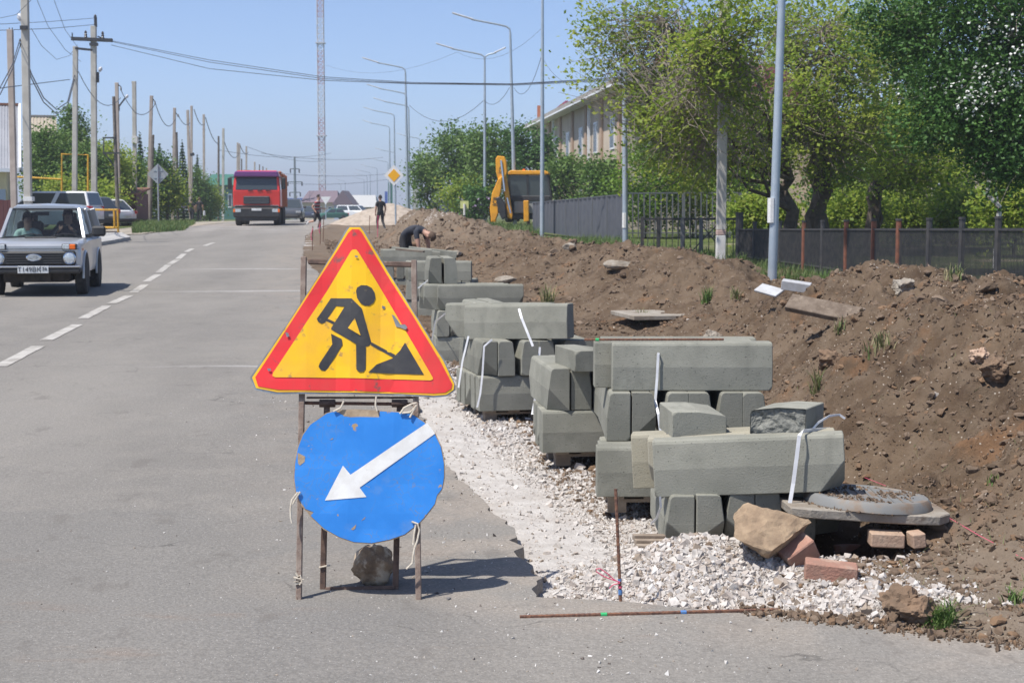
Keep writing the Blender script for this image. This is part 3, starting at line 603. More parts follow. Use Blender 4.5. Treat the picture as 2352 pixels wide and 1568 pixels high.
# ------------------------------------------------------------------ kerb blocks
PROF = [(-0.075, 0.0), (0.075, 0.0), (0.075, 0.300), (-0.034, 0.300), (-0.048, 0.294), (-0.056, 0.280), (-0.0745, 0.152), (-0.075, 0.145)]
KM = {}
def kerb_mesh(L=1.0, flat=False, broken=False, m='kerb_concrete', var=0):
    key = (L, flat, broken, m, var)
    if key in KM: return KM[key]
    pr = [(z-0.15, 0.075-y) for y, z in PROF] if flat else PROF
    b = bmesh.new(); n = len(pr); ra = random.Random(var*7+int(L*100))
    A = [b.verts.new((-L/2, y, z)) for y, z in pr]; B = [b.verts.new((L/2, y, z)) for y, z in pr]
    fl = b.faces.new(A[::-1]); fr = b.faces.new(B)
    for i in range(n): b.faces.new((A[i], A[(i+1) % n], B[(i+1) % n], B[i]))
    bmesh.ops.recalc_face_normals(b, faces=b.faces)
    if not broken:
        for _ in range(3 if var else 1):
            y, z = ra.choice(pr[:3]+pr[6:]) if not flat else ra.choice(pr[:3]); s_ = ra.choice((-1, 1)); co = Vector((s_*L/2, y, z)); n_ = Vector((s_*ra.uniform(0.75, 1), (1 if y > 0 else -1)*ra.uniform(0.45, 0.8), (1 if z > (0.075 if flat else 0.15) else -1)*ra.uniform(0.45, 0.8))).normalized()
            bmesh.ops.bisect_plane(b, geom=b.verts[:]+b.edges[:]+b.faces[:], plane_co=co-n_*ra.uniform(0.006, 0.016), plane_no=n_, clear_outer=True)
            bmesh.ops.holes_fill(b, edges=[e for e in b.edges if e.is_boundary], sides=0)
        bmesh.ops.recalc_face_normals(b, faces=b.faces)
    ed = [e for e in b.edges if len(e.link_faces) == 2 and e.calc_face_angle(0) > 0.7]
    bmesh.ops.bevel(b, geom=ed, offset=0.0045, segments=1, affect='EDGES', clamp_overlap=True)
    me = bpy.data.meshes.new('kerb_block'); 
    if broken:
        bmesh.ops.triangulate(b, faces=b.faces[:])
        end = [f for f in b.faces if f.normal.x < -0.9]
        eds = list({e for f in end for e in f.edges}); bmesh.ops.subdivide_edges(b, edges=eds, cuts=11, use_grid_fill=True)
        bmesh.ops.triangulate(b, faces=b.faces[:]); b.normal_update()
        for v in b.verts:
            if v.co.x < -L/2+0.002:
                p = v.co*16; v.co.x += 0.018+0.022*MN.fractal(Vector((3, p.y, p.z)), 1.0, 2.0, 4)
        for f in b.faces: f.material_index = 1 if f.calc_center_median().x < -L/2+0.05 and f.normal.x < -0.3 else 0
    b.to_mesh(me); b.free(); me.materials.append(MATS[m])
    if broken: me.materials.append(MATS['kerb_broken'])
    KM[key] = me; return me
def kerb(label, loc, yaw=0.0, L=1.0, flat=False, broken=False, tilt=0.0, m='kerb_concrete', group='concrete kerb blocks stacked along the road edge', pitch=0.0):
    o = link(kerb_mesh(L, flat, broken, m, random.randrange(6)), 'kerb_block', None, loc, (pitch, -tilt, yaw))
    return tag(o, label, 'kerb block', group)
class Stack:
    def __init__(s, x, y, z, yaw, name): s.M = Matrix.Translation((x, y, z)) @ Matrix.Rotation(yaw, 4, 'Z'); s.yaw = yaw; s.name = name
    def k(s, lx, ly, lz, label, yaw=0.0, **kw):
        kerb(label, s.M @ Vector((lx, ly, lz)), s.yaw+yaw+R(random.uniform(-0.6, 0.6)), **kw)
    def front(s, lx, ly, lz, label, **kw): s.k(lx, ly+0.075, lz, label, **kw)
    def end(s, lx, ly, lz, label, side=1, L=1.0, **kw):      # battered side to the right (+1) or left (-1), end face towards the camera
        s.k(lx, ly+L/2, lz, label, yaw=R(90)*side, L=L, **kw)
    def pallet(s, lx, ly, w, d, label):
        M = s.M @ Matrix.Translation((lx, ly, 0)); t = thing('pallet', label, 'pallet', M.translation, s.yaw, 'pallets under the kerb stacks')
        for i in range(5): MB().box((-w/2+0.05+(w-0.1)*i/4, d/2, 0.098), (0.098, d, 0.02)).build('board', 'pallet_wood', t)
        for j in range(3): MB().box((0, 0.07+(d-0.14)*j/2, 0.076), (w*0.995, 0.09, 0.02)).build('bearer', 'pallet_wood', t)
        for i in (-1, 0, 1):
            for j in range(3): MB().box((i*(w/2-0.06), 0.07+(d-0.14)*j/2, 0.033), (0.11, 0.085, 0.064)).build('block', 'pallet_wood', t)
        return t
O1, O2, O3, O4, O5, O6 = '', '', '', '', '', ''
ORD = ['first', 'second', 'third', 'fourth', 'fifth', 'sixth', 'seventh', 'eighth']
# F: the loose pile nearest to the camera
def kerbF(label, xl, yl, zl, xr, yr, zr, **kw):
    a, b = Vector((xl, yl, zl)), Vector((xr, yr, zr)); d = b-a
    yaw = math.atan2(d.y, d.x); tl = math.atan2(d.z, math.hypot(d.x, d.y)); c = (a+b)/2+Vector((-math.sin(yaw), math.cos(yaw), 0))*0.075
    return kerb(label, c, yaw, L=1.0, tilt=tl, **kw)
PF = 'in the nearest kerb pile'
def zz(x, y, D): return W(x, y, D).z
kerbF('long grey kerb block across the front of the nearest pile', XA(1516, 8.02), 8.02, zz(1516, 1142, 8.02), XA(1946, 7.86), 7.86, zz(1946, 1128, 7.86))
kerbF('beige tinted kerb block just behind the front one of the nearest pile', XA(1497, 8.18), 8.18, zz(1497, 1133, 8.18), XA(1497, 8.18)+0.987, 8.02, zz(1497, 1133, 8.18)+0.065, m='kerb_beige')
kerbF('beige stained kerb block rearmost of three parallel ones on the nearest pile', XA(1458, 8.37), 8.37, zz(1458, 1122, 8.37), XA(1458, 8.37)+0.987, 8.21, zz(1458, 1122, 8.37)+0.065, m='kerb_beige')
z0 = 0.035
for i, (x, sd, y) in enumerate(((1570, -1, 7.95), (1636, 1, 7.94), (1708, -1, 7.96), (1773, 1, 7.97), (1850, -1, 8.05), (1912, 1, 8.15))):
    kerb(f'upright kerb block seen end on, {ORD[i]} from the left under the nearest pile', (XA(x, y), y+0.5, z0+0.008*i), R(90)*sd+R(random.uniform(-1, 1)), pitch=0, L=1.0)
kerb('short kerb offcut lying flat on the nearest pile, left of the broken one', (XA(1604, 8.2), 8.2+0.21, zz(1604, 1008, 8.2)), R(-90)+R(4), L=0.42, flat=True)
kerb('broken kerb piece with rough split face lying on the nearest pile', (XA(1775, 8.08)+0.12, 8.08+0.17, zz(1760, 998, 8.1)-0.005), R(66), L=0.44, flat=True, broken=True, tilt=R(-2))
# G: stack with the rebar on top
G = Stack(0, 0, 0, 0, 'G')
gz = 0.075
G.pallet(XA(1373, 9.1)+0.56, 9.14, 0.98, 1.0, 'wooden pallet under the rebar topped kerb stack')
for i, (x, y) in enumerate(((1440, 9.1), (1470, 9.26), (1480, 9.42))):
    G.front(XA(1373, 9.1)+0.5+0.02*i, 9.1+0.16*i, gz+0.035, f'bottom layer kerb block, {ORD[i]} from the front of the rebar topped stack')
for i, (x, sd) in enumerate(((1424, -1), (1482, 1), (1556, -1), (1614, 1), (1680, -1), (1738, 1))):
    G.end(XA(x, 9.36), 9.36, gz+0.337, f'middle layer kerb block seen end on, {ORD[i]} from the left of the rebar topped stack', sd)
G.front(XA(1593, 9.45), 9.45, gz+0.64, 'long kerb block on top front of the strapped rebar stack')
G.front(XA(1548, 9.62), 9.61, gz+0.64, 'kerb block directly behind the top front one of the rebar stack')
G.front(XA(1560, 9.8), 9.78, gz+0.64, 'rearmost kerb block on top of the rebar stack')
kerb('small pale kerb offcut lying flat left of the rebar stack top', (XA(1345, 10.9), 11.0, gz+0.62), R(-75), L=0.5, flat=True)
kerb('kerb block bridging the small left stack and the rebar stack', (XA(1400, 10.4), 10.75, gz+0.32), R(-87), L=1.0)
H = Stack(XA(1250, 10.75), 10.75, 0, R(8), 'H')
H.pallet(0.52, 0.06, 0.85, 0.8, 'wooden pallet under the small left kerb stack')
for i in range(4): H.front(0.49+0.01*i, 0.0+0.16*i, gz+0.035, f'bottom kerb block, {ORD[i]} from the front of the small left stack')
H.end(0.115, 0.01, gz+0.337, 'tall looking end on kerb block at the left corner of the small stack', -1)
H.end(0.275, 0.03, gz+0.337, 'end on kerb block second from the left on the small stack', 1)
# I: stack beside the lower right corner of the triangle
I = Stack(XA(1100, 13.0), 13.0, 0.0, R(13), 'I'); iz = 0.0
I.pallet(0.53, 0.05, 0.94, 0.95, 'wooden pallet under the sign side stack')
for i in range(5): I.front(0.50-0.012*i, 0.0+0.158*i, iz+0.108, f'bottom layer kerb block, {ORD[i]} from the front of the sign side stack')
for i, (x, sd) in enumerate(((0.09, -1), (0.245, 1), (0.44, -1), (0.60, 1), (0.80, -1), (0.95, 1))):
    I.end(x, 0.0-0.01*i, iz+0.41, f'middle layer kerb block, {ORD[i]} from the left in the sign side stack', sd)
kerb('kerb block lying askew on top of the sign side stack', (XA(1192, 13.1), 13.3, iz+0.712), R(-26), tilt=R(2.5))
kerb('second askew kerb block behind the front top one, right of the triangular sign', (XA(1148, 13.3), 13.5, iz+0.712), R(-22), tilt=R(1.5))
I.end(0.12, 0.55, iz+0.712, 'end on kerb block at the back left of the sign side stack top', -1, L=0.6)
I.end(0.30, 0.60, iz+0.712, 'end on kerb block at the back right of the sign side stack top', 1, L=0.6)
# J, K, L, M: the stacks that follow along the road
def far_stack(x0, y0, yaw, z, nm, tops, layers=2):
    S = Stack(x0, y0, 0, yaw, nm)
    S.M.translation.z = z
    S.pallet(0.5, 0.05, 0.95, 0.95, f'wooden pallet under {nm}')
    for i in range(4): S.front(0.5, 0.16*i, 0.11, f'bottom layer kerb, {ORD[i]} from the front of {nm}')
    for i in range(6):
        S.end(0.09+0.158*i+0.05*(i//2), 0.0, 0.412, f'middle layer kerb, {ORD[i]} from the left of {nm}', -1 if i % 2 == 0 else 1)
    for j, (dx, dy) in enumerate(tops):
        S.front(0.5+dx, dy, 0.714, f'top layer long kerb, {ORD[j]} from the front of {nm}')
    return S
J = far_stack(XA(1000, 17.6), 17.6, R(7), -0.05, 'the stack behind the sign', [(0.03, 0.0), (-0.12, 0.17), (-0.16, 0.33)])
J.end(0.02, 0.25, 1.016, 'left kerb of the pair atop the stack behind the sign', -1, L=0.9)
J.end(0.20, 0.22, 1.016, 'right kerb of the pair atop the stack behind the sign', 1, L=0.9)
K = far_stack(XA(930, 24.0), 24.0, R(-6), 0.0, 'the stack below the bending worker', [(0.05, 0.0), (0.02, 0.17), (-0.05, 0.34)])
L_ = far_stack(XA(868, 31.0), 31.0, R(4), 0.0, 'the farthest visible stack', [(0.1, 0.0), (0.05, 0.17)])
for i, dx in enumerate((1.15, 1.0)):
    L_.front(0.75+0.35*i, 0.3+0.2*i, 0.62-0.3*0+0.09, f'kerb block {("slid off", "leaning behind")[i]} the right end of the farthest visible stack', tilt=R(-6))
bd = MB().box((0, 0, 0), (0.55, 0.2, 0.03), rot=(0, R(5), R(-8))).build('plank', 'old_board', loc=W(942, 575, 30.0)+Vector((0, 0, 0))); tag(bd, 'dark short plank lying on the farthest kerb stack', 'plank')
# straps
def strap(label, pts, w=0.016):
    P = [W(*p) for p in pts]; m = MB(); vs = []; fs = []
    for i, p in enumerate(P):
        d = P[min(i+1, len(P)-1)]-P[max(i-1, 0)]; s = d.cross(Vector((0, 1, 0.15)))
        s = s.normalized()*w/2 if s.length > 1e-6 else Vector((w/2, 0, 0)); vs += [tuple(p-s), tuple(p+s), tuple(p-s+Vector((0, 0.0022, 0.0004))), tuple(p+s+Vector((0, 0.0022, 0.0004)))]
        if i: a = 4*(i-1); b = 4*i; fs += [(a, a+1, b+1, b), (a+2, b+2, b+3, a+3), (a, b, b+2, a+2), (a+1, a+3, b+3, b+1)]
    m.add(vs, fs); o = m.build('packing_strap', 'white_strap'); return tag(o, label, 'strap', 'white packing straps on kerb stacks')
strap('white strap hanging over the front of the rebar topped stack', [(1520, 803, 9.60), (1516, 806, 9.5), (1512, 812, 9.435), (1509, 870, 9.43), (1505, 920, 9.42), (1512, 950, 9.33), (1517, 990, 9.32)])
strap('white strap around the right end of the nearest pile', [(1905, 985, 8.2), (1868, 987, 8.05), (1845, 990, 7.9), (1836, 1000, 7.86), (1830, 1050, 7.855), (1822, 1110, 7.85), (1812, 1168, 7.83)], 0.02)
strap('loose white strap end curling up beside the nearest pile', [(1862, 990, 8.1), (1880, 970, 8.15), (1905, 955, 8.2), (1928, 952, 8.25), (1941, 961, 8.25)], 0.012)
strap('white strap slanting over the askew top kerb block', [(1192, 709, 12.95), (1198, 730, 12.83), (1212, 765, 12.8), (1224, 795, 12.78)], 0.02)
strap('white strap down the right front of the stack beside the triangular sign', [(1240, 797, 12.9), (1235, 860, 12.88), (1228, 920, 12.87), (1222, 950, 12.85), (1238, 949, 12.7)], 0.018)
strap('white strap down the left corner of the stack beside the triangular sign', [(1130, 780, 12.98), (1112, 795, 12.96), (1108, 860, 12.96), (1103, 905, 12.95), (1096, 935, 12.95)], 0.016)
strap('white strap on the far left side of the stack beside the triangular sign', [(1076, 772, 13.3), (1062, 830, 13.25), (1053, 890, 13.2)], 0.016)
strap('white strap slanting between the stack behind the sign and its neighbour', [(1060, 700, 17.0), (1020, 722, 17.3), (1000, 738, 17.6), (990, 790, 17.8)], 0.016)
strap('white strap across the pair of blocks behind the sign', [(1005, 625, 18.1), (975, 650, 17.95), (960, 662, 17.9)], 0.016)
strap('white strap over the stack below the bending worker', [(1008, 600, 23.98), (1010, 612, 23.95), (1012, 640, 23.93)], 0.022)
strap('white strap over the far end of the stack behind the sign', [(1072, 655, 18.0), (1085, 662, 17.9), (1090, 668, 17.88)], 0.018)
strap('white strap dangling loose under the nearest pile', [(1516, 1140, 8.0), (1518, 1165, 8.02), (1508, 1190, 8.1), (1495, 1203, 8.15)], 0.012)
# rebars
def rebar(label, a, b, r=0.007):
    m = MB(); a = Vector(a); b = Vector(b); n = int((b-a).length/0.012)
    m.tube([a.lerp(b, i/n) for i in range(n+1)], [r*(1.0 if i % 2 else 1.16) for i in range(n+1)], 6)
    o = thing('rebar', label, 'rebar', a); m.v = [tuple(Vector(p)-a) for p in m.v]; m.build('bar', 'rebar_rust', o); return o, a, b
def tape(o, a, b, t, m, w=0.03): MB().tube([a.lerp(b, t)-a, a.lerp(b, t+w)-a], 0.0098, 8).build('tape_mark', m, o, smooth=True)
o, a, b = rebar('upright rusty rebar stake with pink string in the white gravel', W(1414, 1122, 7.05), W(1427, 1411, 7.0))
tape(o, a, b, 0.715, 'tape_blue', 0.02); tape(o, a, b, 0.80, 'tape_blue', 0.04); tape(o, a, b, 0.77, 'pink_string', 0.018)
sp = [W(x, y, 7.0)-a for x, y in ((1424, 1336), (1405, 1330), (1385, 1322), (1370, 1312), (1369, 1306), (1378, 1305), (1395, 1316), (1410, 1330), (1423, 1337))]
MB().tube(sp, 0.0028, 5).build('string_loop', 'pink_string', o); MB().tube([W(x, y, 7.0)-a for x, y in ((1424, 1338), (1408, 1342), (1400, 1350))], 0.0025, 5).build('string_end', 'pink_string', o)
o, a, b = rebar('long rusty rebar lying across the asphalt below the gravel', W(1194, 1444, 6.72)+Vector((0, 0, 0.0)), W(1785, 1427, 6.84), 0.008)
o.location.z = 0.02; tape(o, a, b, 0.31, 'tape_green', 0.024); tape(o, a, b, 0.62, 'tape_blue', 0.022)
o, a, b = rebar('rusty rebar lying on top of the strapped kerb stack', (XA(1343, 9.47), 9.50, gz+0.955), (XA(1665, 9.5), 9.52, gz+0.955)); tape(o, a, b, 0.08, 'tape_green', 0.025)
# ------------------------------------------------------------------ loose ground: gravel, clods, rubble
def onsite(x, y, lo=6.2, hi=60.0):
    D = np.geomspace(lo, hi, 900); C = Vector((0, 0, CAM_H)); d = W(x, y, 10.0)-C; d = d/10.0
    X = d.x*D; Z = CAM_H+d.z*D; S = site_z(X, D); k = np.argmax(Z <= S)
    return Vector((X[k], D[k], S[k]))
def spread(n, fx, seed):
    rng = np.random.default_rng(seed); return fx(rng, n)
rng = np.random.default_rng(5)
# white gravel
n = 72000; Y = 6.6+(rng.random(n)**1.7)*13.0; ee = rng.random(n)*1.5-0.02; X = edge0(np.maximum(Y, 7.07))+ee
wid = np.interp(Y, [6.5, 8, 9, 10.5, 13, 16, 22], [1.0, 1.15, 1.12, 1.0, 0.85, 0.7, 0.5])
keep = (ee < wid+0.16*rng.normal(size=n)) & (rng.random(n) < (0.10+0.9*sstep(wid*0.42, wid*0.62, ee))) & (Y > np.interp(X, [0.1, 0.45, 1.02, 1.56, 2.12], [7.08, 7.05, 6.86, 6.63, 6.35]))
P1 = np.stack([X[keep], Y[keep]], 1)
n2 = 34000; a = rng.normal(size=(n2, 2))*[0.36, 0.33]+[0.98, 7.45]; P2 = a[(a[:, 1] > 6.92-0.05*a[:, 0]) & (a[:, 1] < 7.95)]
n3 = 9000; a = rng.normal(size=(n3, 2))*[0.27, 0.075]+[1.5, 6.86]; P3 = a[a[:, 1] > np.interp(a[:, 0], [0.45, 1.02, 1.56, 2.12], [7.05, 6.86, 6.63, 6.4])]
P = np.concatenate([P1, P2, P3]); S = np.clip(np.exp(rng.normal(size=len(P))*0.66-5.5), 0.0022, 0.023)*(1+0.035*np.clip(P[:, 1]-8, 0, 10))
Z = site_z(P[:, 0], P[:, 1])+S*0.25
gravel = scatter('loose_gravel', SHARD, np.column_stack([P, Z]), S, 'white_stones', 3); tag(gravel, 'heap and strip of loose white crushed limestone beside the asphalt', 'gravel')
# grit on the asphalt
n = 1500; Y = 5.9+rng.random(n)**1.4*9; ee = -np.abs(rng.normal(size=n))*0.75; X = edge0(np.maximum(Y, 7.07))+ee+np.where(Y < 7, rng.random(n)*1.4, 0)
S = np.clip(np.exp(rng.normal(size=n)*0.5-5.5), 0.0018, 0.014); ok = X < edge0(Y)
grit = scatter('road_grit', OCT, np.column_stack([X, Y, rz(Y)+S*0.3])[ok], S[ok], 'grit', 4); tag(grit, 'small stones scattered over the dusty asphalt edge', 'grit')
n = 420; X = -3.2+rng.random(n)*3.2; Y = 5.9+rng.random(n)*9; S = np.clip(np.exp(rng.normal(size=n)*0.4-5.7), 0.002, 0.009)
grit2 = scatter('pebbles', OCT, np.column_stack([X, Y, rz(Y)+S*0.3]), S, 'grit', 14); tag(grit2, 'stray pebbles on the worn grey lane', 'grit')
# clods on the soil
n = 130000; Y = 6.3*np.exp(rng.random(n)**0.85*np.log(58/6.3)); lim = np.array([rlim(q) for q in Y]); e0 = edge0(np.maximum(Y, 7.07)); X = e0+0.7+rng.random(n)*(np.minimum(lim, Y*0.345+0.6)-e0-0.7)
S = np.clip(np.exp(rng.normal(size=n)*0.68-5.0), 0.004, 0.075)*(1+0.035*np.clip(Y-9, 0, 40)); g = (Y > 6.95-0.25*X)
dens = vnoise(X*1.6, Y*1.6, 5)*0.7+0.25; g &= rng.random(n) < dens
inh = (X < 1.95) & (X > e0+0.9) & (Y < 9.2); g &= ~((rng.random(n) < 0.6) & inh); g &= ~((X-e0 < 1.25) & (Y < 9) & (rng.random(n) < 0.9))
X, Y, S = X[g], Y[g], S[g]; sel = S > 0.019*(1+0.035*np.clip(Y-9, 0, 40)); Z = site_z(X, Y)
P = np.column_stack([X, Y, Z+S*0.2])
c1 = scatter('soil_clods', CLOD, P[sel], S[sel], 'soil_clods', 6, 0.8, smooth=False); tag(c1, 'crumbly brown clods of earth all over the excavated mound', 'soil')
c2 = scatter('soil_crumbs', OCT, P[~sel], S[~sel], 'soil_clods', 7); tag(c2, 'fine crumbs of earth on the excavated mound', 'soil')
k = rng.random(len(X)) < 0.04; c3 = scatter('pale_stones', OCT, P[k]+[0.03, 0, 0.006], S[k]*0.55, 'pale_bits', 8); tag(c3, 'pale chips of stone sprinkled over the brown earth', 'stones')
n = 1500; bx_ = 1.05+rng.random(n)*1.5; by_ = np.interp(bx_, [0.1, 0.45, 1.02, 1.56, 2.12, 3.5], [7.06, 7.02, 6.84, 6.6, 6.3, 5.8])+rng.normal(size=n)*0.055+0.03; bs_ = np.clip(np.exp(rng.normal(size=n)*0.6-5.0), 0.003, 0.03)
c4 = scatter('edge_clods', CLOD[:4]+PEB[:3], np.column_stack([bx_, by_, np.maximum(site_z(bx_, by_), rz(by_))+bs_*0.25]), bs_, 'soil_clods', 12); tag(c4, 'brown clods spilled along the asphalt edge at the lower right', 'soil')
# bigger white chunks, one by one
ch = [(1332, 1078, 0.05), (1345, 1092, 0.03), (1208, 1012, 0.035), (1180, 985, 0.035), (1290, 1050, 0.03), (1255, 1010, 0.028), (1315, 1105, 0.03), (1230, 1060, 0.03), (1275, 1120, 0.026), (1120, 950, 0.03), (1090, 915, 0.03), (1150, 990, 0.028), (1345, 1150, 0.026), (1980, 1400, 0.035), (1720, 1400, 0.032), (1765, 1398, 0.03), (1850, 1395, 0.028), (1925, 1400, 0.03), (1560, 1290, 0.03), (1650, 1300, 0.028), (1700, 1345, 0.03), (1600, 1395, 0.03), (1530, 1330, 0.026), (1790, 1375, 0.028)]
mat('limestone', (0.48, 0.445, 0.41), (0.39, 0.34, 0.30), 0.9, 9, 5, bump=0.4)
CL = ['largest white chunk, in front of the small left kerb stack pallet', 'white chunk touching the left foot of the rebar topped stack', 'upper white chunk at the gravel edge below the sign side stack', 'white chunk at the gravel edge nearest to the triangular sign corner', 'white chunk in the middle of the gravel below the small left stack', 'white chunk just left of the small stack pallet', 'white chunk between the small stack and the upright rebar', 'white chunk on the compacted strip left of the small stack', None, 'white chunk below the strap of the sign side stack', None, None, None, 'white chunk at the far right end of the gravel tongue', 'white chunk on the gravel below the boulder', None, 'white chunk below the single red brick', None, 'white chunk on top of the gravel heap, left side', 'white chunk on top of the gravel heap, near the boulder', 'white chunk half way down the heap under the boulder', 'white chunk at the foot of the heap above the lying rebar', 'white chunk right of the pink string loop', None]
for i, (x, y, s) in enumerate(ch):
    if not CL[i]: continue
    p = onsite(x, y); o = rock('limestone_chunk', 'limestone', p+Vector((0, 0, s*0.35)), (s*1.2, s, s*0.75), 300+i, (0, 0, i*1.3), 2, 12, 0.05, 2.5, 0.45)
    tag(o, CL[i], 'stone', 'larger chunks among the white gravel')
for i, (x, y, s, lb) in enumerate(((2066, 1408, 0.085, 'reddish brown clay lump beside the end of the white gravel'), (2108, 1425, 0.075, 'dark brown clay lump right of the reddish one near the asphalt'), (1790, 1418, 0.028, 'small dark stone at the lower edge of the white gravel'), (1905, 840, 0.11, 'dark hollow clod with shadowed side on the mound slope'), (2280, 870, 0.09, 'orange brown clay lump high on the right mound slope'), (2250, 830, 0.06, 'ochre clay chunk above the orange lump on the right slope'), (2075, 670, 0.10, 'pale stone sticking out below the mound crest'), (1640, 790, 0.11, 'flat grey stone chunk lying in the trench behind the kerbs'), (1960, 1350, 0.028, 'small pale stone right of the near brick'))):
    p = onsite(x, y); o = rock('earth_lump', ('clay_lump', 'clay_lump', 'dark_rock', 'clay_lump', 'clay_lump', 'brick_pale', 'old_concrete', 'old_concrete', 'limestone')[i], p+Vector((0, 0, s*0.45)), (s*1.2, s*1.1, s), 400+i, (0, 0, i*0.9), 4, 9, 0.30, 2.6, 0.6); tag(o, lb, 'stone')
# slab with hatch, boulder and bricks
def box_at(name, m, p, d, rot, label=None, cat=None, bev=0.006, parent=None):
    o = MB().box((0, 0, d[2]/2), d).build(name, m, parent, bevel=bev, loc=p, rot=rot)
    return tag(o, label, cat) if label else o
sl = thing('concrete_slab', 'broken concrete slab with grey round hatch cover propped over a hole', 'slab', (XA(1990, 7.95), 7.97, 0.245), (R(-1.5), R(3.2), R(-4)))
m = MB(); out = [(-0.40, -0.30), (-0.30, -0.315), (-0.12, -0.30), (0.05, -0.305), (0.22, -0.29), (0.36, -0.26), (0.43, -0.15), (0.42, 0.05), (0.40, 0.25), (0.2, 0.3), (-0.2, 0.31), (-0.40, 0.28), (-0.43, 0.0)]
q = len(out); m.add([(x, y, 0) for x, y in out]+[(x*1.01, y*1.01, 0.05) for x, y in out], [tuple(range(q))[::-1], tuple(range(q, 2*q))]+[(i, (i+1) % q, (i+1) % q+q, i+q) for i in range(q)])
m.build('slab', 'old_concrete', sl, bevel=0.006)
hm = MB(); hm.lathe([(0.335, 0.0), (0.325, 0.035), (0.31, 0.05), (0.285, 0.052), (0.28, 0.046), (0.0, 0.046)], 48, Matrix.Translation((0.03, 0.0, 0.052)))
hc = hm.build('hatch_ring', 'hatch_plastic', sl, smooth=True)
for k in range(9): MB().box((0.03-0.2+0.05*k, 0.0, 0.1005), (0.012, 2*math.sqrt(max(0.01, 0.27**2-(-0.2+0.05*k)**2)), 0.005)).build('rib', 'hatch_plastic', hc)
V = []; r2 = np.random.default_rng(3); a = r2.random(900)*6.28; rr = np.sqrt(r2.random(900))*0.37
pp = np.column_stack([0.03+rr*np.cos(a), rr*np.sin(a)*0.9-0.02, np.where(rr < 0.31, 0.101, 0.052)]); keep = vnoise(pp[:, 0]*6, pp[:, 1]*6, 4) > 0.4
sc = scatter('soil_on_slab', OCT, pp[keep], 0.004+0.010*r2.random(keep.sum())**2, 'soil_clods', 9, parent=sl)
bo = rock('boulder', 'sandstone', onsite(1772, 1290)+Vector((0.0, 0.08, 0.13)), (0.245, 0.22, 0.19), 73, (0.1, 0.35, 0.5), 4, 12, 0.10, 4.5, 0.48); tag(bo, 'large tan boulder leaning on the slab beside the white gravel heap', 'boulder')
BR = (0.25, 0.12, 0.085)
pb = onsite(1912, 1338); box_at('brick', 'brick_red', pb+Vector((0, 0.06, 0.0)), BR, (R(2), R(5), R(-9)), 'single reddish brick lying in front of the slab', 'brick')
pb = onsite(1965, 1283); box_at('brick', 'brick_red', pb+Vector((0.0, 0.10, -0.01)), (0.22, 0.12, 0.075), (0, R(-2), R(6)), 'half buried red brick just under the slab edge', 'brick')
pc = W(2034, 1252, 7.66); box_at('brick', 'brick_pale', pc, (0.17, 0.12, 0.072), (0, R(2), R(-3)), 'pale brick holding up the slab, left of the broken one', 'brick')
pc = W(2106, 1254, 7.62); box_at('brick', 'brick_pale', pc, (0.07, 0.10, 0.075), (0, R(-6), R(5)), 'broken orange brick end under the right slab corner', 'brick')
pc = W(1842, 1290, 7.5); box_at('brick', 'brick_red', pc+Vector((0, 0.03, 0)), (0.17, 0.12, 0.12), (R(20), R(-32), R(15)), 'tilted red brick wedged beside the boulder', 'brick')
pc = W(1500, 1262, 7.8); o = thing('wood_offcut', 'weathered grey timber offcut lying left of the white gravel heap', 'timber', pc, (0, R(2), R(8)))
for k in range(3): MB().box((0, 0.05*k, 0.012+0.016*k), (0.17, 0.05, 0.03)).build('board', 'pallet_wood', o, bevel=0.002)
# plank and white boards on the mound
def plank_between(name, m, p, q, w, th, label, roll=0.0):
    d = q-p; L = d.length; yaw = math.atan2(d.y, d.x); tl = math.atan2(d.z, math.hypot(d.x, d.y))
    o = MB().box((L/2, 0, 0), (L, w, th)).build(name, m, bevel=0.006, loc=p); o.rotation_mode = 'QUATERNION'
    o.rotation_quaternion = (Matrix.Rotation(yaw, 4, 'Z') @ Matrix.Rotation(-tl, 4, 'Y') @ Matrix.Rotation(roll, 4, 'X')).to_quaternion()
    return tag(o, label, 'plank')
plank_between('plank', 'old_board', W(1812, 694, 14.6), W(2030, 738, 14.1), 0.20, 0.062, 'thick weathered brown plank lying on the mound crest', R(38))
plank_between('white_board', 'white_board', W(1742, 660, 18.5), W(1792, 674, 18.2), 0.16, 0.03, 'white board half buried left of the near lamp post base', R(30))
plank_between('white_board', 'white_board', W(1796, 652, 18.0), W(1862, 662, 17.9), 0.12, 0.11, 'white topped block right of the near lamp post base', R(10))
pt = onsite(1505, 728); box_at('paving_slab', 'old_concrete', pt+Vector((0, 0, 0.0)), (1.0, 1.2, 0.06), (0, 0, R(12)), 'flat grey slab lying in the trench behind the kerb stacks', 'slab')
for i, (x, y, lb) in enumerate(((1165, 652, 'pale lump of old concrete right of the stack behind the sign'), (1050, 590, 'pale chunk lying in the dug soil below the backhoe'), (1310, 573, 'flat concrete chunk at the lawn edge beside the mound'), (1420, 618, 'grey block poking from the soil below the third lamp post'))):
    p = onsite(x, y); o = rock('concrete_chunk', 'old_concrete', p+Vector((0, 0, 0.05)), (0.26, 0.16, 0.09), 500+i, (0, 0, i), 3, 10, 0.1, 2, 0.6); tag(o, lb, 'stone')
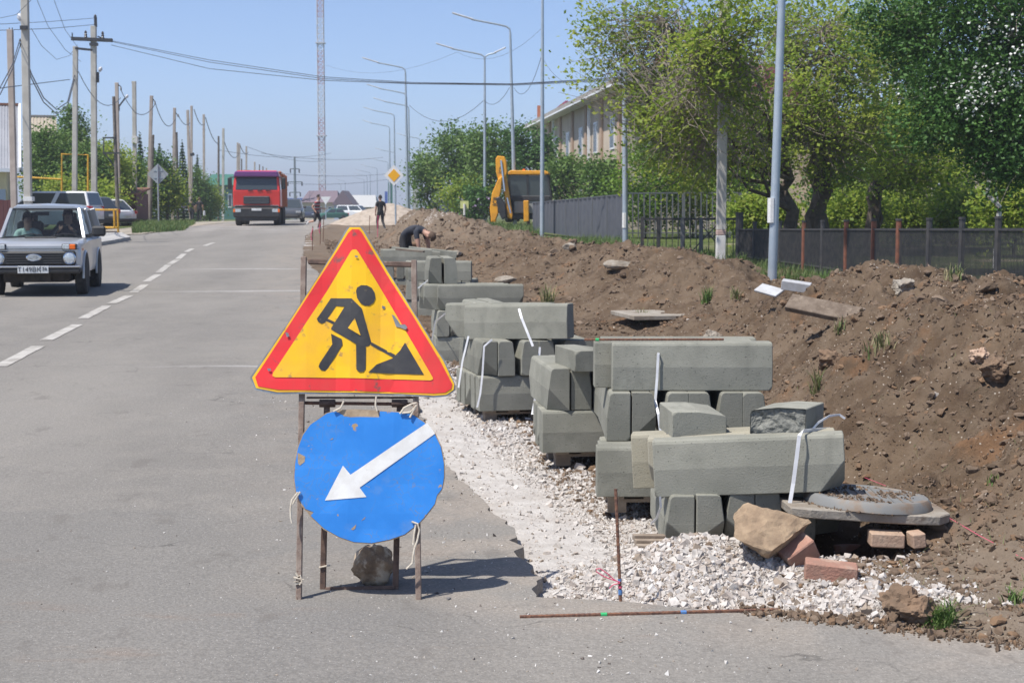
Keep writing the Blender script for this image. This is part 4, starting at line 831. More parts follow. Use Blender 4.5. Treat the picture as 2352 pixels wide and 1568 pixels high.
# ------------------------------------------------------------------ grass and leaves
def blades(P, h, w, seed, lean=0.35):
    r = np.random.default_rng(seed); n = len(P); a = r.random(n)*6.283; H = h*(0.5+0.8*r.random(n)); ln = lean*(0.3+r.random(n))
    dx, dy = np.cos(a), np.sin(a); sx, sy = -dy*w/2, dx*w/2
    b = P; m_ = P+np.column_stack([dx*H*ln*0.35, dy*H*ln*0.35, H*0.6]); t = P+np.column_stack([dx*H*ln, dy*H*ln, H])
    s = np.column_stack([sx, sy, 0*sx])
    V = np.stack([b-s, b+s, m_-s*0.7, m_+s*0.7, t], 1).reshape(-1, 3); o = (np.arange(n)*5)[:, None]
    F = np.concatenate([o+[0, 1, 3], o+[0, 3, 2], o+[2, 3, 4]]); return V, F, np.repeat(r.random(n), 5)
def leaf_mat(name, cols, rough=0.55, trans=0.25):
    t = NT(name); r = t.attr('rnd'); c = cols[0]
    for i in range(1, len(cols)): c = t.mix(t.step(r, (i-0.5)/len(cols), (i+0.5)/len(cols)), c, cols[i])
    t.set(t.b.inputs['Base Color'], c); t.b.inputs['Roughness'].default_value = rough; t.b.inputs['Specular IOR Level'].default_value = 0.3
    tr = t.N.new('ShaderNodeBsdfTranslucent'); t.set(tr.inputs[0], c); mx = t.N.new('ShaderNodeMixShader'); mx.inputs[0].default_value = trans
    t.L.new(t.b.outputs[0], mx.inputs[1]); t.L.new(tr.outputs[0], mx.inputs[2]); t.L.new(mx.outputs[0], t.N['Material Output'].inputs[0])
leaf_mat('grass', [(0.055, 0.115, 0.025), (0.085, 0.155, 0.035), (0.12, 0.19, 0.05), (0.17, 0.20, 0.07)])
leaf_mat('dry_grass', [(0.10, 0.14, 0.045), (0.20, 0.19, 0.09), (0.33, 0.28, 0.16), (0.14, 0.18, 0.06)])
tufts = [(2160, 1435, 0.16, 'big flattened green grass tuft near the right asphalt edge', 'grass', 160, 0.14), (2330, 1385, 0.12, 'thin green blades at the right picture edge', 'grass', 40, 0.1), (1872, 905, 0.28, 'tall grass tuft on the mound right of the kerb stack', 'dry_grass', 40, 0.05), (2020, 800, 0.16, 'dry grass clump in the middle of the mound slope', 'dry_grass', 60, 0.15), (1930, 770, 0.10, 'faint dry tuft below the plank', 'dry_grass', 30, 0.1), (1690, 690, 0.13, 'small grass tuft on the mound left of the plank', 'dry_grass', 50, 0.12), (1625, 695, 0.16, 'green grass tuft on the mound far left of the plank', 'grass', 60, 0.12), (1478, 738, 0.14, 'grass tuft on the edge of the flat grey slab', 'dry_grass', 50, 0.15), (1260, 705, 0.25, 'yellow green tuft behind the askew kerb block', 'dry_grass', 70, 0.15), (2440, 1400, 0.1, 'small green weed by the right edge', 'grass', 20, 0.05), (1790, 1290, 0.10, 'little green sprig growing on the boulder', 'grass', 18, 0.03), (2190, 645, 0.16, 'grassy sod on the mound crest near the fence', 'dry_grass', 60, 0.18), (2280, 1110, 0.07, 'tiny green weed on the right mound slope', 'grass', 16, 0.05)]
for i, (x, y, h, lb, m_, n, sp_) in enumerate(tufts):
    if x > 2352: continue
    p = onsite(x, y); r = np.random.default_rng(i); P = r.normal(size=(n, 2))*sp_*0.28; z = site_z(p.x+P[:, 0], p.y+P[:, 1])-p.z
    V, F, A = blades(np.column_stack([P, z]), (h*p.y/12+0.03)*0.6, 0.0045+0.0006*p.y, i, 1.2 if i in (0, 1) else 0.6)
    o = npmesh('grass_tuft', V, F, m_, attrs={'rnd': A}); o.location = p+(Vector((0.02, 0.02, 0.16)) if 'boulder' in lb else Vector((0, 0, 0))); tag(o, lb, 'grass')
# dry straw on the soil
n = 700; Y = 6.5+rng.random(n)**1.3*12; X = 1.7+rng.random(n)*(Y*0.345-1.2); Z = site_z(X, Y)+0.006
V, F, A = blades(np.column_stack([X, Y, Z]), 0.035, 0.003, 77, 2.5); o = npmesh('dry_straw', V, F, 'dry_grass', attrs={'rnd': A}); tag(o, 'dry grass stalks scattered over the brown earth', 'straw', kind='stuff')
# pink survey string along the slope
pts = [onsite(x, y)+Vector((0, 0, 0.02)) for x, y in ((1985, 1105), (2060, 1135), (2150, 1180), (2250, 1240), (2352, 1300))]
o = MB().tube(pts, 0.0016, 5).build('survey_string', 'pink_string'); tag(o, 'thin pink string stretched over the soil right of the hatch', 'string')
# ------------------------------------------------------------------ trees and shrubs
leaf_mat('leaf_elm', [(0.17, 0.26, 0.036), (0.24, 0.34, 0.045), (0.32, 0.40, 0.055), (0.39, 0.43, 0.09)], trans=0.55)
leaf_mat('leaf_dark', [(0.034, 0.088, 0.018), (0.052, 0.125, 0.026), (0.075, 0.165, 0.036), (0.105, 0.205, 0.05)], trans=0.3)
leaf_mat('leaf_mid', [(0.07, 0.14, 0.028), (0.10, 0.19, 0.036), (0.135, 0.225, 0.048), (0.17, 0.245, 0.066)], trans=0.3)
leaf_mat('leaf_bright', [(0.09, 0.175, 0.018), (0.13, 0.24, 0.022), (0.18, 0.29, 0.03), (0.06, 0.12, 0.018)], trans=0.4)
leaf_mat('leaf_spruce', [(0.025, 0.065, 0.022), (0.04, 0.09, 0.03), (0.055, 0.11, 0.035)], trans=0.15)
leaf_mat('blossom', [(0.75, 0.76, 0.70), (0.82, 0.82, 0.78)], trans=0.3); leaf_mat('lilac', [(0.42, 0.28, 0.50), (0.5, 0.38, 0.56)], trans=0.3)
mat('bark', (0.115, 0.088, 0.068), (0.062, 0.047, 0.038), 0.95, 5, 6, bump=1.0, bscale=18)
mat('twig', (0.30, 0.255, 0.205), (0.20, 0.165, 0.13), 0.95, 5, 4)
mat('birch_bark', (0.62, 0.60, 0.56), (0.10, 0.09, 0.08), 0.85, 6, 5, lo=0.55, hi=0.62)
def leaves(P, size, seed, asp=0.6, up=0.35):
    r = np.random.default_rng(seed); n = len(P); N = r.normal(size=(n, 3)); N[:, 2] = np.abs(N[:, 2])+up; N /= np.linalg.norm(N, axis=1)[:, None]
    A = r.normal(size=(n, 3)); A -= N*np.sum(A*N, 1)[:, None]; A /= np.linalg.norm(A, axis=1)[:, None]; B = np.cross(N, A)
    s = size*(0.6+0.8*r.random(n))[:, None]; a = A*s*0.5; b = B*s*0.5*asp
    V = np.stack([P-a, P+b-a*0.1, P+a, P-b-a*0.1], 1).reshape(-1, 3); return V, (np.arange(n)*4)[:, None]+[0, 1, 2, 3]
def branch(m, p, q, r0, r1, rnd, k=5, sag=0.0, wob=0.08):
    L = (q-p).length; pts = []
    for i in range(k+1):
        t = i/k; c = p.lerp(q, t); w = math.sin(t*math.pi)*L*wob
        c = c+Vector((rnd.uniform(-1, 1)*w, rnd.uniform(-1, 1)*w, rnd.uniform(-0.5, 1)*w-sag*L*t*t)); pts.append(c)
    m.tube(pts, [r0+(r1-r0)*(i/k)**0.8 for i in range(k+1)], 6 if r0 > 0.03 else 4, cap=False); return pts
def tree(name, label, base, trunk_top, tr, blobs, nleaf, lsize, leafm, seed, cat='tree', clump=0.34, per=60, group=None, twigs=0.3, bark='bark', flowers=None, ntr=1, crownz=0.35, twigm='twig', sag=0.1):
    """blobs: (x, y, z, rx, ry, rz, weight) in world metres; leaves gather in clumps near the blob surfaces"""
    rnd = random.Random(seed); r = np.random.default_rng(seed); b = Vector(base)
    t = thing(name, label, cat, b, 0, group)
    m = MB(); tops = []
    for k in range(ntr):
        tt = Vector(trunk_top)-b+Vector((rnd.uniform(-1, 1)*0.5*k, rnd.uniform(-1, 1)*0.4*k, rnd.uniform(-0.4, 0.2)*k)); off = Vector((rnd.uniform(-0.3, 0.3)*k, rnd.uniform(-0.2, 0.2)*k, -0.15))
        tops.append(branch(m, off, tt, tr*(1-0.25*k/ max(1, ntr)), tr*0.45, rnd, 7, 0, 0.05))
    w = np.array([q[6] for q in blobs], float); w /= w.sum(); C = []
    ncl = max(4, nleaf//per)
    for i in r.choice(len(blobs), ncl, p=w):
        x, y, z, rx, ry, rz_, _ = blobs[i]; d = r.normal(size=3); d /= np.linalg.norm(d); rad = r.random()**0.42
        C.append([x+d[0]*rx*rad, y+d[1]*ry*rad, z+d[2]*rz_*rad])
    C = np.array(C)-np.array(b); lim = []
    tw = MB(); nb = int(ncl*twigs)
    mains = []
    for i in range(min(ncl, 11)):
        c = Vector(C[rnd.randrange(ncl)]); tp = rnd.choice(tops); st = tp[rnd.randrange(3, len(tp))]
        mains += branch(m, st, c.lerp(st, 0.12), tr*0.30, tr*0.06, rnd, 6, -0.03, 0.09)[1:]
    for i in range(nb):
        c = Vector(C[rnd.randrange(ncl)]); st = min(rnd.sample(mains, min(12, len(mains))), key=lambda q: (q-c).length)
        branch(tw, st, c+Vector((rnd.gauss(0, clump), rnd.gauss(0, clump), rnd.gauss(0, clump))), 0.016+0.004*rnd.random(), 0.005, rnd, 4, sag, 0.12)
    m.build('trunk', bark, t, smooth=True)
    if nb: tw.build('branches', twigm, t, fixn=False)
    n = nleaf; ci = r.integers(0, ncl, n); P = C[ci]+r.normal(size=(n, 3))*clump*np.array([1, 1, 0.75])*(0.5+r.random(ncl)[ci])[:, None]
    P = P[P[:, 2] > crownz]
    V, F = leaves(P, lsize, seed); A = np.repeat(np.clip(r.random(ncl)[ci][:len(P)]*0.6+r.random(len(P))*0.4, 0, 1), 4)
    npmesh('crown', V, F, leafm, t, attrs={'rnd': A})
    if flowers:
        if len(flowers) > 3:
            P = (np.array(flowers[3])-np.array(b))+r.normal(size=(14, 3))*np.array(flowers[4]); P = np.repeat(P, flowers[1]//14, 0)+r.normal(size=((flowers[1]//14)*14, 3))*0.17; V, F = leaves(P, flowers[2], seed+1, 0.9); npmesh('blossoms', V, F, flowers[0], t, attrs={'rnd': r.random(len(V))}); return t
        k = flowers[1]; ci = r.choice(np.arange(ncl)[:max(3, ncl//8)], k); P = C[ci]+r.normal(size=(k, 3))*clump*0.8; V, F = leaves(P, flowers[2], seed+1, 0.9)
        npmesh('blossoms', V, F, flowers[0], t, attrs={'rnd': r.random(len(V))})
    return t
def bl(x, y, D, rx, rz_, w=1.0, ry=None):
    p = W(x, y, D); s = D/FPX; return (p.x, p.y, p.z, rx*s, ry or (rx+rz_)*0.5*s, rz_*s, w)
def gr(x, D): return Vector((XA(x, D), D, float(rg(D))))
# near right trees
tree('elm_tree', 'sparse leaning elm with grey bare twigs reaching left over the lamp posts', gr(1822, 45), W(1800, 330, 45), 0.27, [bl(1400, 60, 43, 90, 80, 0.7), bl(1520, 40, 42, 90, 80, 0.9), bl(1470, 160, 43, 100, 60, 0.6), bl(1620, 130, 36.8, 80, 90, 0.8), bl(1580, 270, 40, 110, 70, 0.9), bl(1610, 380, 42, 110, 60, 0.8), bl(1690, 30, 36.8, 80, 80, 0.8), bl(1700, 230, 37.2, 70, 90, 0.6), bl(1720, 340, 43, 90, 80, 0.8), bl(1340, 150, 43, 50, 60, 0.15), bl(1590, 220, 42, 250, 200, 1.6), bl(1540, 330, 43, 110, 80, 1.0), bl(1500, 230, 43, 80, 60, 0.5)], 15000, 0.125, 'leaf_elm', 21, clump=0.30, per=26, twigs=2.6, ntr=1)
tree('elm_tree', 'thick double trunk elm with yellow green leaves behind the black fence', gr(1878, 46.5), W(1890, 250, 46.5), 0.34, [bl(1840, 60, 46.5, 110, 110, 1), bl(1960, 100, 45, 110, 110, 1), bl(1880, 230, 45, 120, 80, 1), bl(1990, 300, 44.5, 110, 80, 0.9), bl(1810, 320, 45.5, 100, 90, 0.7), bl(1920, 400, 46, 90, 50, 0.4), bl(1900, 200, 46, 210, 220, 1.4)], 17000, 0.125, 'leaf_elm', 22, clump=0.34, per=34, twigs=2.0, ntr=2)
tree('elm_tree', 'shadowed elm with forked trunk between the thick elm and the dark tree', gr(2002, 50), W(2010, 250, 50), 0.27, [bl(2050, 110, 50, 130, 130, 1), bl(2060, 300, 49, 120, 80, 1), bl(2110, 390, 48, 110, 50, 0.7)], 15000, 0.14, 'leaf_elm', 23, clump=0.45, per=45, twigs=1.2, ntr=2)
tree('ash_tree', 'dense dark green tree with white blossom clusters at the right edge', gr(2420, 34), W(2400, 250, 34), 0.22, [bl(2250, 90, 34, 190, 170, 2), bl(2200, 250, 33.5, 130, 120, 1.3), bl(2330, 330, 33, 90, 110, 1.2), bl(2420, 150, 34, 150, 220, 1.5), bl(2060, 60, 34.5, 90, 90, 0.5)], 56000, 0.10, 'leaf_dark', 24, clump=0.3, per=75, twigs=0.25, flowers=('blossom', 340, 0.06, W(2290, 190, 32.0), (0.75, 0.4, 0.5)))
tree('bush_tree', 'forked grey trunk tree seen under the dark foliage by the far building', gr(2190, 56), W(2205, 330, 56), 0.2, [bl(2190, 300, 57, 150, 130, 1)], 10000, 0.15, 'leaf_dark', 25, clump=0.45, twigs=0.8, ntr=2)
tree('birch_tree', 'white birch trunk with short leafy shoots behind the right fence', gr(2285, 37), W(2288, 300, 37), 0.085, [bl(2290, 330, 37, 40, 90, 1), bl(2285, 200, 37, 60, 100, 1)], 2600, 0.09, 'leaf_dark', 26, clump=0.3, bark='birch_bark')
# bushes behind the fences
for i, (x, y, D, rx, rz_, lm, lb) in enumerate(((1480, 430, 66, 90, 90, 'leaf_bright', 'bright green bush behind the railings, left end'), (1590, 440, 68, 80, 80, 'leaf_elm', 'light bush behind the railings beside the concrete pole'), (1720, 420, 66, 80, 110, 'leaf_bright', 'bright yellow green bush right of the concrete pole'), (1560, 330, 70, 110, 110, 'leaf_mid', 'tall green bush at the corner of the beige house'), (1700, 330, 72, 110, 90, 'leaf_dark', 'dark green bush behind the concrete pole'),
        (1750, 500, 50, 70, 45, 'leaf_elm', 'low yellowish shrub behind the left end of the black fence'), (1960, 490, 52, 60, 45, 'leaf_elm', 'low yellowish shrub between the thick trunks'), (2090, 495, 54, 70, 45, 'leaf_elm', 'low shrub right of the forked trunk behind the fence'), (2200, 490, 52, 70, 50, 'leaf_elm', 'rounded shrub below the far beige building'), (2330, 480, 44, 70, 60, 'leaf_elm', 'tall shrub right of the birch trunk'), (1930, 440, 58, 70, 90, 'leaf_dark', 'dark bush in the shade between the trunks'), (2060, 420, 60, 70, 80, 'leaf_dark', 'dark sapling in the shade right of the thick elm'))):
    tree('shrub', lb, gr(x, D), W(x, y, D), 0.06, [bl(x, y, D, rx, rz_, 1)], 7000, 0.15, lm, 40+i, 'shrub', clump=0.34, per=55, twigs=0.3, group='shrubs behind the fences', crownz=0.05)
# mid-distance trees
for i, (x, y, D, rx, rz_, n, lm, lb) in enumerate(((1050, 385, 104, 75, 95, 8000, 'leaf_mid', 'tall leafy tree left of the backhoe arm'), (985, 425, 108, 45, 70, 5000, 'leaf_mid', 'slender green tree nearest to the lamp post row'), (1130, 385, 100, 70, 95, 7000, 'leaf_mid', 'green tree right behind the double lamp post'), (1215, 380, 96, 75, 85, 7000, 'leaf_dark', 'dark green tree behind the backhoe cab'), (1080, 460, 99, 70, 40, 4000, 'leaf_elm', 'low greyish bush under the trees left of the backhoe'), (1300, 420, 92, 55, 55, 4500, 'leaf_mid', 'green bush right of the backhoe cab'), (1390, 425, 86, 60, 55, 4500, 'leaf_mid', 'bushy shrub under the white house window'), (1095, 470, 93, 30, 35, 2200, 'leaf_dark', 'dark lilac bush beside the marker post'))):
    tree('tree' if i < 4 else 'shrub', lb, gr(x, D), W(x, y-20, D), 0.12, [bl(x, y, D, rx, rz_, 2), bl(x-rx*0.3, y-rz_*0.55, D, rx*0.45, rz_*0.5, 0.7), bl(x+rx*0.35, y-rz_*0.4, D, rx*0.4, rz_*0.55, 0.7)], n, 0.21, lm, 60+i, 'tree' if i < 4 else 'shrub', clump=0.42, per=60, twigs=0.15, flowers=('lilac', 120, 0.14) if i == 7 else None, crownz=0.1)
# ------------------------------------------------------------------ grass areas
def lawn(label, pts, n, h, w, seed):
    r = np.random.default_rng(seed); P = []
    a = np.array(pts); lo = a.min(0); hi = a.max(0); q = lo+(hi-lo)*r.random((n*3, 2)); ins = np.zeros(len(q), bool); j = len(a)-1
    for i in range(len(a)):
        c = ((a[i, 1] > q[:, 1]) != (a[j, 1] > q[:, 1])) & (q[:, 0] < (a[j, 0]-a[i, 0])*(q[:, 1]-a[i, 1])/(a[j, 1]-a[i, 1]+1e-9)+a[i, 0]); ins ^= c; j = i
    q = q[ins][:n]; q = q[vnoise(q[:, 0]*0.9, q[:, 1]*0.9, 3) > 0.3]
    z = np.where(q[:, 0] > -6, np.maximum(rg(q[:, 1])-0.02, 0), rz(q[:, 1])-0.05)
    V, F, A = blades(np.column_stack([q, z]), h, w, seed, 0.5); o = npmesh('grass', V, F, 'grass', attrs={'rnd': A}); return tag(o, label, 'grass', kind='stuff')
lawn('rough grass between the mound and the grey metal fence', [(XA(1240, 60), 60), (XA(1260, 40), 40), (XA(1440, 36), 36), (XA(1700, 34), 34), (XA(1720, 41), 41), (XA(1480, 50), 50), (XA(1440, 60), 60)], 9000, 0.34, 0.022, 1)
lawn('green weeds along the foot of the black fence', [(XA(1690, 33), 33), (XA(2100, 24.5), 24.5), (XA(2380, 20.5), 20.5), (XA(2420, 21.5), 21.5), (XA(2060, 29), 29), (XA(1730, 40), 40)], 5000, 0.26, 0.012, 2)
lawn('grass around the foot of the backhoe', [(XA(1020, 80), 80), (XA(1240, 66), 66), (XA(1240, 80), 80), (XA(1060, 92), 92)], 4000, 0.42, 0.04, 3)
lawn('long grass on the verge beside the white hatchback', [(XA(305, 66), 66), (XA(425, 71), 71), (XA(452, 90), 90), (XA(310, 92), 92)], 7000, 0.30, 0.035, 4)
# ------------------------------------------------------------------ fences
mat('black_paint', (0.030, 0.031, 0.034), (0.055, 0.052, 0.05), 0.6, 7, 5, c3=(0.16, 0.085, 0.06), s3=5, lo3=0.66, hi3=0.74)
mat('fence_rust', (0.20, 0.075, 0.042), (0.13, 0.055, 0.035), 0.85, 9, 5)
mat('grey_sheet', (0.088, 0.095, 0.112), (0.105, 0.112, 0.128), 0.5, 3, 3, metal=0.2)
mat('rail_grey', (0.10, 0.11, 0.12), (0.14, 0.14, 0.145), 0.6, 8)
FX = [(1697, 40), (1732, 38.6), (1790, 36.3), (1845, 34.3), (1888, 32.9), (1942, 31.2), (2005, 29.4), (2062, 27.9), (2132, 26.2), (2207, 24.6), (2290, 23.0), (2372, 21.6)]
fence = thing('black_fence', 'low black slatted metal fence with rusty posts behind the mound', 'fence', gr(1697, 40))
fb = Vector(fence.location); prev = None
for i, (x, D) in enumerate(FX):
    top = W(x, 527, D).z; b = Vector((XA(x, D), D, float(rg(D))-0.1)); p = Vector((b.x, b.y, top))
    m = MB().tube([b-fb, p+Vector((0, 0, 0.16 if i else 0.40))-fb], 0.052 if i else 0.10, 8)
    m.build('post', 'fence_rust' if i in (3, 5, 6, 7) else 'black_paint', fence, smooth=True)
    MB().tube([p+Vector((0, 0, 0.16 if i else 0.40))-fb, p+Vector((0, 0, 0.20 if i else 0.45))-fb], 0.062 if i else 0.11, 8).build('cap', 'black_paint', fence)
    if prev:
        MB().beam(prev[1]-fb, p-fb, 0.035, 0.04).build('rail', 'black_paint', fence)
        MB().beam(prev[0]+Vector((0, 0, 0.3))-fb, b+Vector((0, 0, 0.3))-fb, 0.03, 0.035).build('rail', 'black_paint', fence)
        m = MB(); n = int((p-prev[1]).length/0.056)
        for k in range(n):
            t = (k+0.5)/n; a = prev[0].lerp(b, t)+Vector((0, 0, 0.15)); c = prev[1].lerp(p, t)-Vector((0, 0, 0.01)); m.beam(a-fb, c-fb, 0.015, 0.006, up=(0, 1, 0))
        tag(m.build('slats', 'black_paint', fence, fixn=False), kind='stuff')
    prev = (b, p)
gate = thing('yard_gate', 'dark metal yard gate with thin upright bars beside the concrete pole', 'gate', gr(1475, 43))
gb = Vector(gate.location)
def gp(x, y, D=43): return W(x, y, D)-gb
for a, b in (((1475, 503), (1700, 503)), ((1475, 592), (1700, 592))): MB().beam(gp(*a), gp(*b), 0.07, 0.06).build('rail', 'black_paint', gate)
for x in (1475, 1512, 1700): MB().beam(gp(x, 498), gp(x, 605), 0.09, 0.09, up=(0, 1, 0)).build('post', 'black_paint', gate)
for x in (1567, 1610): MB().beam(gp(x, 500), gp(x, 600), 0.10, 0.08, up=(0, 1, 0)).build('post', 'rail_grey', gate)
for k in range(15): MB().beam(gp(1488+14*k, 505), gp(1488+14*k, 592), 0.022, 0.022, up=(0, 1, 0)).build('bar', 'black_paint', gate)
MB().beam(gp(1575, 592), gp(1655, 508), 0.03, 0.03).build('brace', 'black_paint', gate); MB().beam(gp(1608, 512), gp(1655, 570), 0.03, 0.03).build('brace', 'black_paint', gate)
rf = thing('railing_fence', 'tall thin grey railings in front of the bright bushes', 'fence', gr(1435, 60)); rb = Vector(rf.location)
MB().beam(W(1432, 444, 60)-rb, W(1775, 442, 60)-rb, 0.05, 0.05).build('rail', 'rail_grey', rf); MB().beam(W(1432, 535, 60)-rb, W(1775, 535, 60)-rb, 0.05, 0.05).build('rail', 'rail_grey', rf)
for k in range(26): MB().beam(W(1440+13.1*k, 444, 60)-rb, W(1440+13.1*k, 545, 60)-rb, 0.05, 0.035, up=(0, 1, 0)).build('bar', 'rail_grey', rf)
for x in (1570, 1700): MB().beam(W(x, 444, 60)-rb, W(x, 550, 60)-rb, 0.12, 0.09, up=(0, 1, 0)).build('post', 'rail_grey', rf)
def sheet_fence(label, A, B, n):
    """A, B: (x, ytop, ybottom, D)"""
    a0, a1, b0, b1 = W(A[0], A[2], A[3]), W(A[0], A[1], A[3]), W(B[0], B[2], B[3]), W(B[0], B[1], B[3]); o = thing('metal_fence', label, 'fence', a0)
    nrm = (b0-a0).cross(Vector((0, 0, 1))).normalized()
    for i in range(n):
        m = MB(); vs = []; fs = []; k = 12
        for j in range(k+1):
            t = (i+0.012+0.976*j/k)/n; off = nrm*(0.018 if (j//2) % 2 else -0.018)
            vs += [tuple(a0.lerp(b0, t)+off-a0), tuple(a1.lerp(b1, t)+off-a0)]
            if j: fs.append((2*j-2, 2*j, 2*j+1, 2*j-1))
        m.add(vs, fs); m.build('panel', 'grey_sheet', o, fixn=False)
        MB().beam(a0.lerp(b0, i/n)-a0, a1.lerp(b1, i/n)-a0+Vector((0, 0, 0.03)), 0.08, 0.08, up=(0, 1, 0)).build('post', 'rail_grey', o)
    MB().beam(a1-a0, b1-a0, 0.05, 0.05).build('top_rail', 'grey_sheet', o)
sheet_fence('grey corrugated metal fence in front of the backhoe', (1432, 447, 560, 57), (1224, 466, 530, 73), 7)
sheet_fence('dark grey metal fence left of the double lamp post', (1118, 455, 512, 96), (985, 462, 505, 118), 5)
# ------------------------------------------------------------------ posts on the right
mat('galvanised', (0.36, 0.42, 0.47), (0.42, 0.47, 0.51), 0.42, 4, 4, metal=0.35)
mat('lamp_head', (0.62, 0.63, 0.65), (0.5, 0.5, 0.52), 0.4, 4); mat('paper', (0.72, 0.72, 0.70), (0.62, 0.62, 0.60), 0.8, 20)
mat('concrete_pole', (0.50, 0.475, 0.42), (0.42, 0.395, 0.345), 0.9, 2.5, 5, bump=0.3); mat('whitewash', (0.66, 0.65, 0.62), (0.55, 0.53, 0.49), 0.9, 3, 5); mat('band_pink', (0.45, 0.32, 0.28), None, 0.9)
def lamp(label, x, D, ztop, arm=2.1, head=1.0, double=False, xt=None, r0=0.085, yb=None, side=-1):
    zb = W(x, yb, D).z if yb else float(rg(D)); b = Vector((XA(x, D), D, zb-0.1)); o = thing('street_lamp', label, 'street lamp', b, 0, 'galvanised street lamps along the road')
    tx = (XA(xt, D)-b.x) if xt else 0.0; H = ztop-b.z
    MB().tube([(0, 0, 0), (tx*0.5, 0, H*0.5), (tx, 0, H-0.35)], [r0, r0*0.8, r0*0.52], 10).build('pole', 'galvanised', o, smooth=True)
    arms = [(side, arm)]+([(-side, 0.7)] if double else [])
    for s_, L in arms:
        MB().tube([(tx, 0, H-0.36), (tx+s_*0.03, 0, H-0.15), (tx+s_*0.22, 0, H-0.02), (tx+s_*0.6, 0, H+0.07), (tx+s_*L, 0, H+0.07+0.19*(L-0.6))], r0*0.45, 8).build('arm', 'galvanised', o, smooth=True)
        z = H+0.07+0.19*(L-0.6); hd = MB().beam((tx+s_*(L-0.1), 0, z), (tx+s_*(L+head*(0.6 if s_ != side else 1)), 0, z+0.33*head), 0.28, 0.07); hd.build('lamp_head', 'lamp_head', o, bevel=0.02)
    return o
def sticker(o, z, r, m='paper', h=0.45): MB().tube([(-0.03, -0.025, z), (-0.03, -0.025, z+h)], r, 8).build('notice', m, o)
l1 = lamp('nearest street lamp post on the mound with a torn white notice', 1773, 28, 11.4, xt=1800, r0=0.088, yb=668); sticker(l1, 1.35, 0.075)
l2 = lamp('second street lamp post from the right with a white notice', 1436, 46, 11.4, xt=1428, r0=0.09, yb=592); sticker(l2, 1.0, 0.078)
lamp('third street lamp post, right of the backhoe cab', 1245, 68, 11.8, r0=0.105, yb=545)
lamp('tall street lamp in front of the backhoe with long left arm', 1183, 80, W(1172, 60, 80).z, xt=1172, arm=2.0, r0=0.11, yb=522)
lamp('two armed street lamp left of the backhoe', 1114, 95, W(1115, 125, 95).z, arm=2.0, double=True, r0=0.11, yb=513)
lamp('street lamp behind the priority road sign, highest of the far row', 938, 104, W(935, 155, 104).z, xt=934, r0=0.11, arm=1.9, yb=504)
FL = [(936, 125, 214), (941, 140, 243), (908, 160, 262), (897, 182, 290), (966, 215, 318), (908, 250, 350), (893, 275, 372), (852, 330, 396), (845, 380, 404), (868, 300, 386), (795, 480, 416), (785, 540, 424), (838, 430, 412)]
for i, (x, D, yt) in enumerate(FL): lamp(f'distant street lamp, {ORD[i] if i < 8 else ("ninth", "tenth", "eleventh", "twelfth", "thirteenth")[i-8]} along the far row beyond the priority sign', x, D, W(x, yt, D).z, arm=2.2, r0=0.12)
cp = thing('concrete_pole', 'square concrete utility pole with whitewashed foot on the right', 'utility pole', gr(1655, 38)); cb = Vector(cp.location)
def cpp(y0, y1, x0, x1, w0, w1, nm, m): MB().beam(W(x0, y0, 38)-cb, W(x1, y1, 38)-cb, w0, w0, up=(0, 1, 0)).build(nm, m, cp, bevel=0.015)
cpp(528, -60, 1656, 1664, 0.225, 0.2, 'shaft', 'concrete_pole'); cpp(540, 528, 1656, 1656, 0.232, 0.232, 'band', 'band_pink'); cpp(625, 540, 1654, 1656, 0.228, 0.228, 'foot', 'whitewash')
mk = thing('gas_marker', 'white marker post with pale yellow plate left of the double lamp', 'marker post', gr(1067, 84)); 
MB().tube([(0, 0, 0), (0, 0, 1.4)], 0.065, 8).build('post', 'whitewash', mk); MB().box((0, 0.05, 1.35), (0.46, 0.03, 0.42)).build('plate', mat('pale_yellow', (0.55, 0.58, 0.22), None, 0.6), mk); MB().tube([(0, 0, 0.7), (0, 0, 0.78)], 0.07, 8).build('band', 'black_paint', mk)
# ------------------------------------------------------------------ houses on the right
mat('house_beige', (0.50, 0.42, 0.33), (0.44, 0.36, 0.28), 0.9, 0.8, 4); mat('house_brick', (0.40, 0.285, 0.205), (0.35, 0.245, 0.175), 0.9, 2, 4)
mat('slate_grey', (0.34, 0.32, 0.29), (0.27, 0.25, 0.23), 0.9, 1.5, 4); mat('win_white', (0.72, 0.74, 0.76), None, 0.5); mat('win_dark', (0.04, 0.05, 0.06), None, 0.15, spec=0.6)
mat('red_roof', (0.22, 0.045, 0.06), (0.17, 0.035, 0.05), 0.7, 2); mat('pink_trim', (0.42, 0.10, 0.17), None, 0.7); mat('lilac_tile', (0.60, 0.57, 0.66), (0.50, 0.47, 0.56), 0.6, 3); mat('orange_brick', (0.42, 0.15, 0.07), None, 0.9)
A = Vector((XA(1222, 130), 130, 0.6)); B = Vector((XA(1440, 83), 83, 0.6)); d = (B-A).normalized(); nrm = Vector((d.y, -d.x, 0)); Lh = (B-A).length
hs = thing('beige_house', 'two storey beige house with grey eaves behind the backhoe', 'house', A, math.atan2(d.y, d.x)); HH = 7.9
if nrm.y > 0: nrm = -nrm
def hb(u0, u1, z0, z1, v0, v1, nm, m, par=None): return MB().box(((u0+u1)/2, (v0+v1)/2, (z0+z1)/2), (u1-u0, v1-v0, z1-z0)).build(nm, m, par or hs)
sgn = 1.0     # +v goes away from the road
hb(0, Lh, -0.3, HH, 0, 6, 'wall', 'house_beige')
rfm = MB(); rfm.prism([(-0.9, HH), (6.9, HH), (6.9, HH+0.25), (3.0, HH+1.5), (-0.9, HH+0.25)], Lh+2, Matrix.Rotation(R(90), 4, 'Z') @ Matrix.Rotation(0, 4, 'X') @ Matrix.Scale(-1, 4, (0, 1, 0)), -1.0)
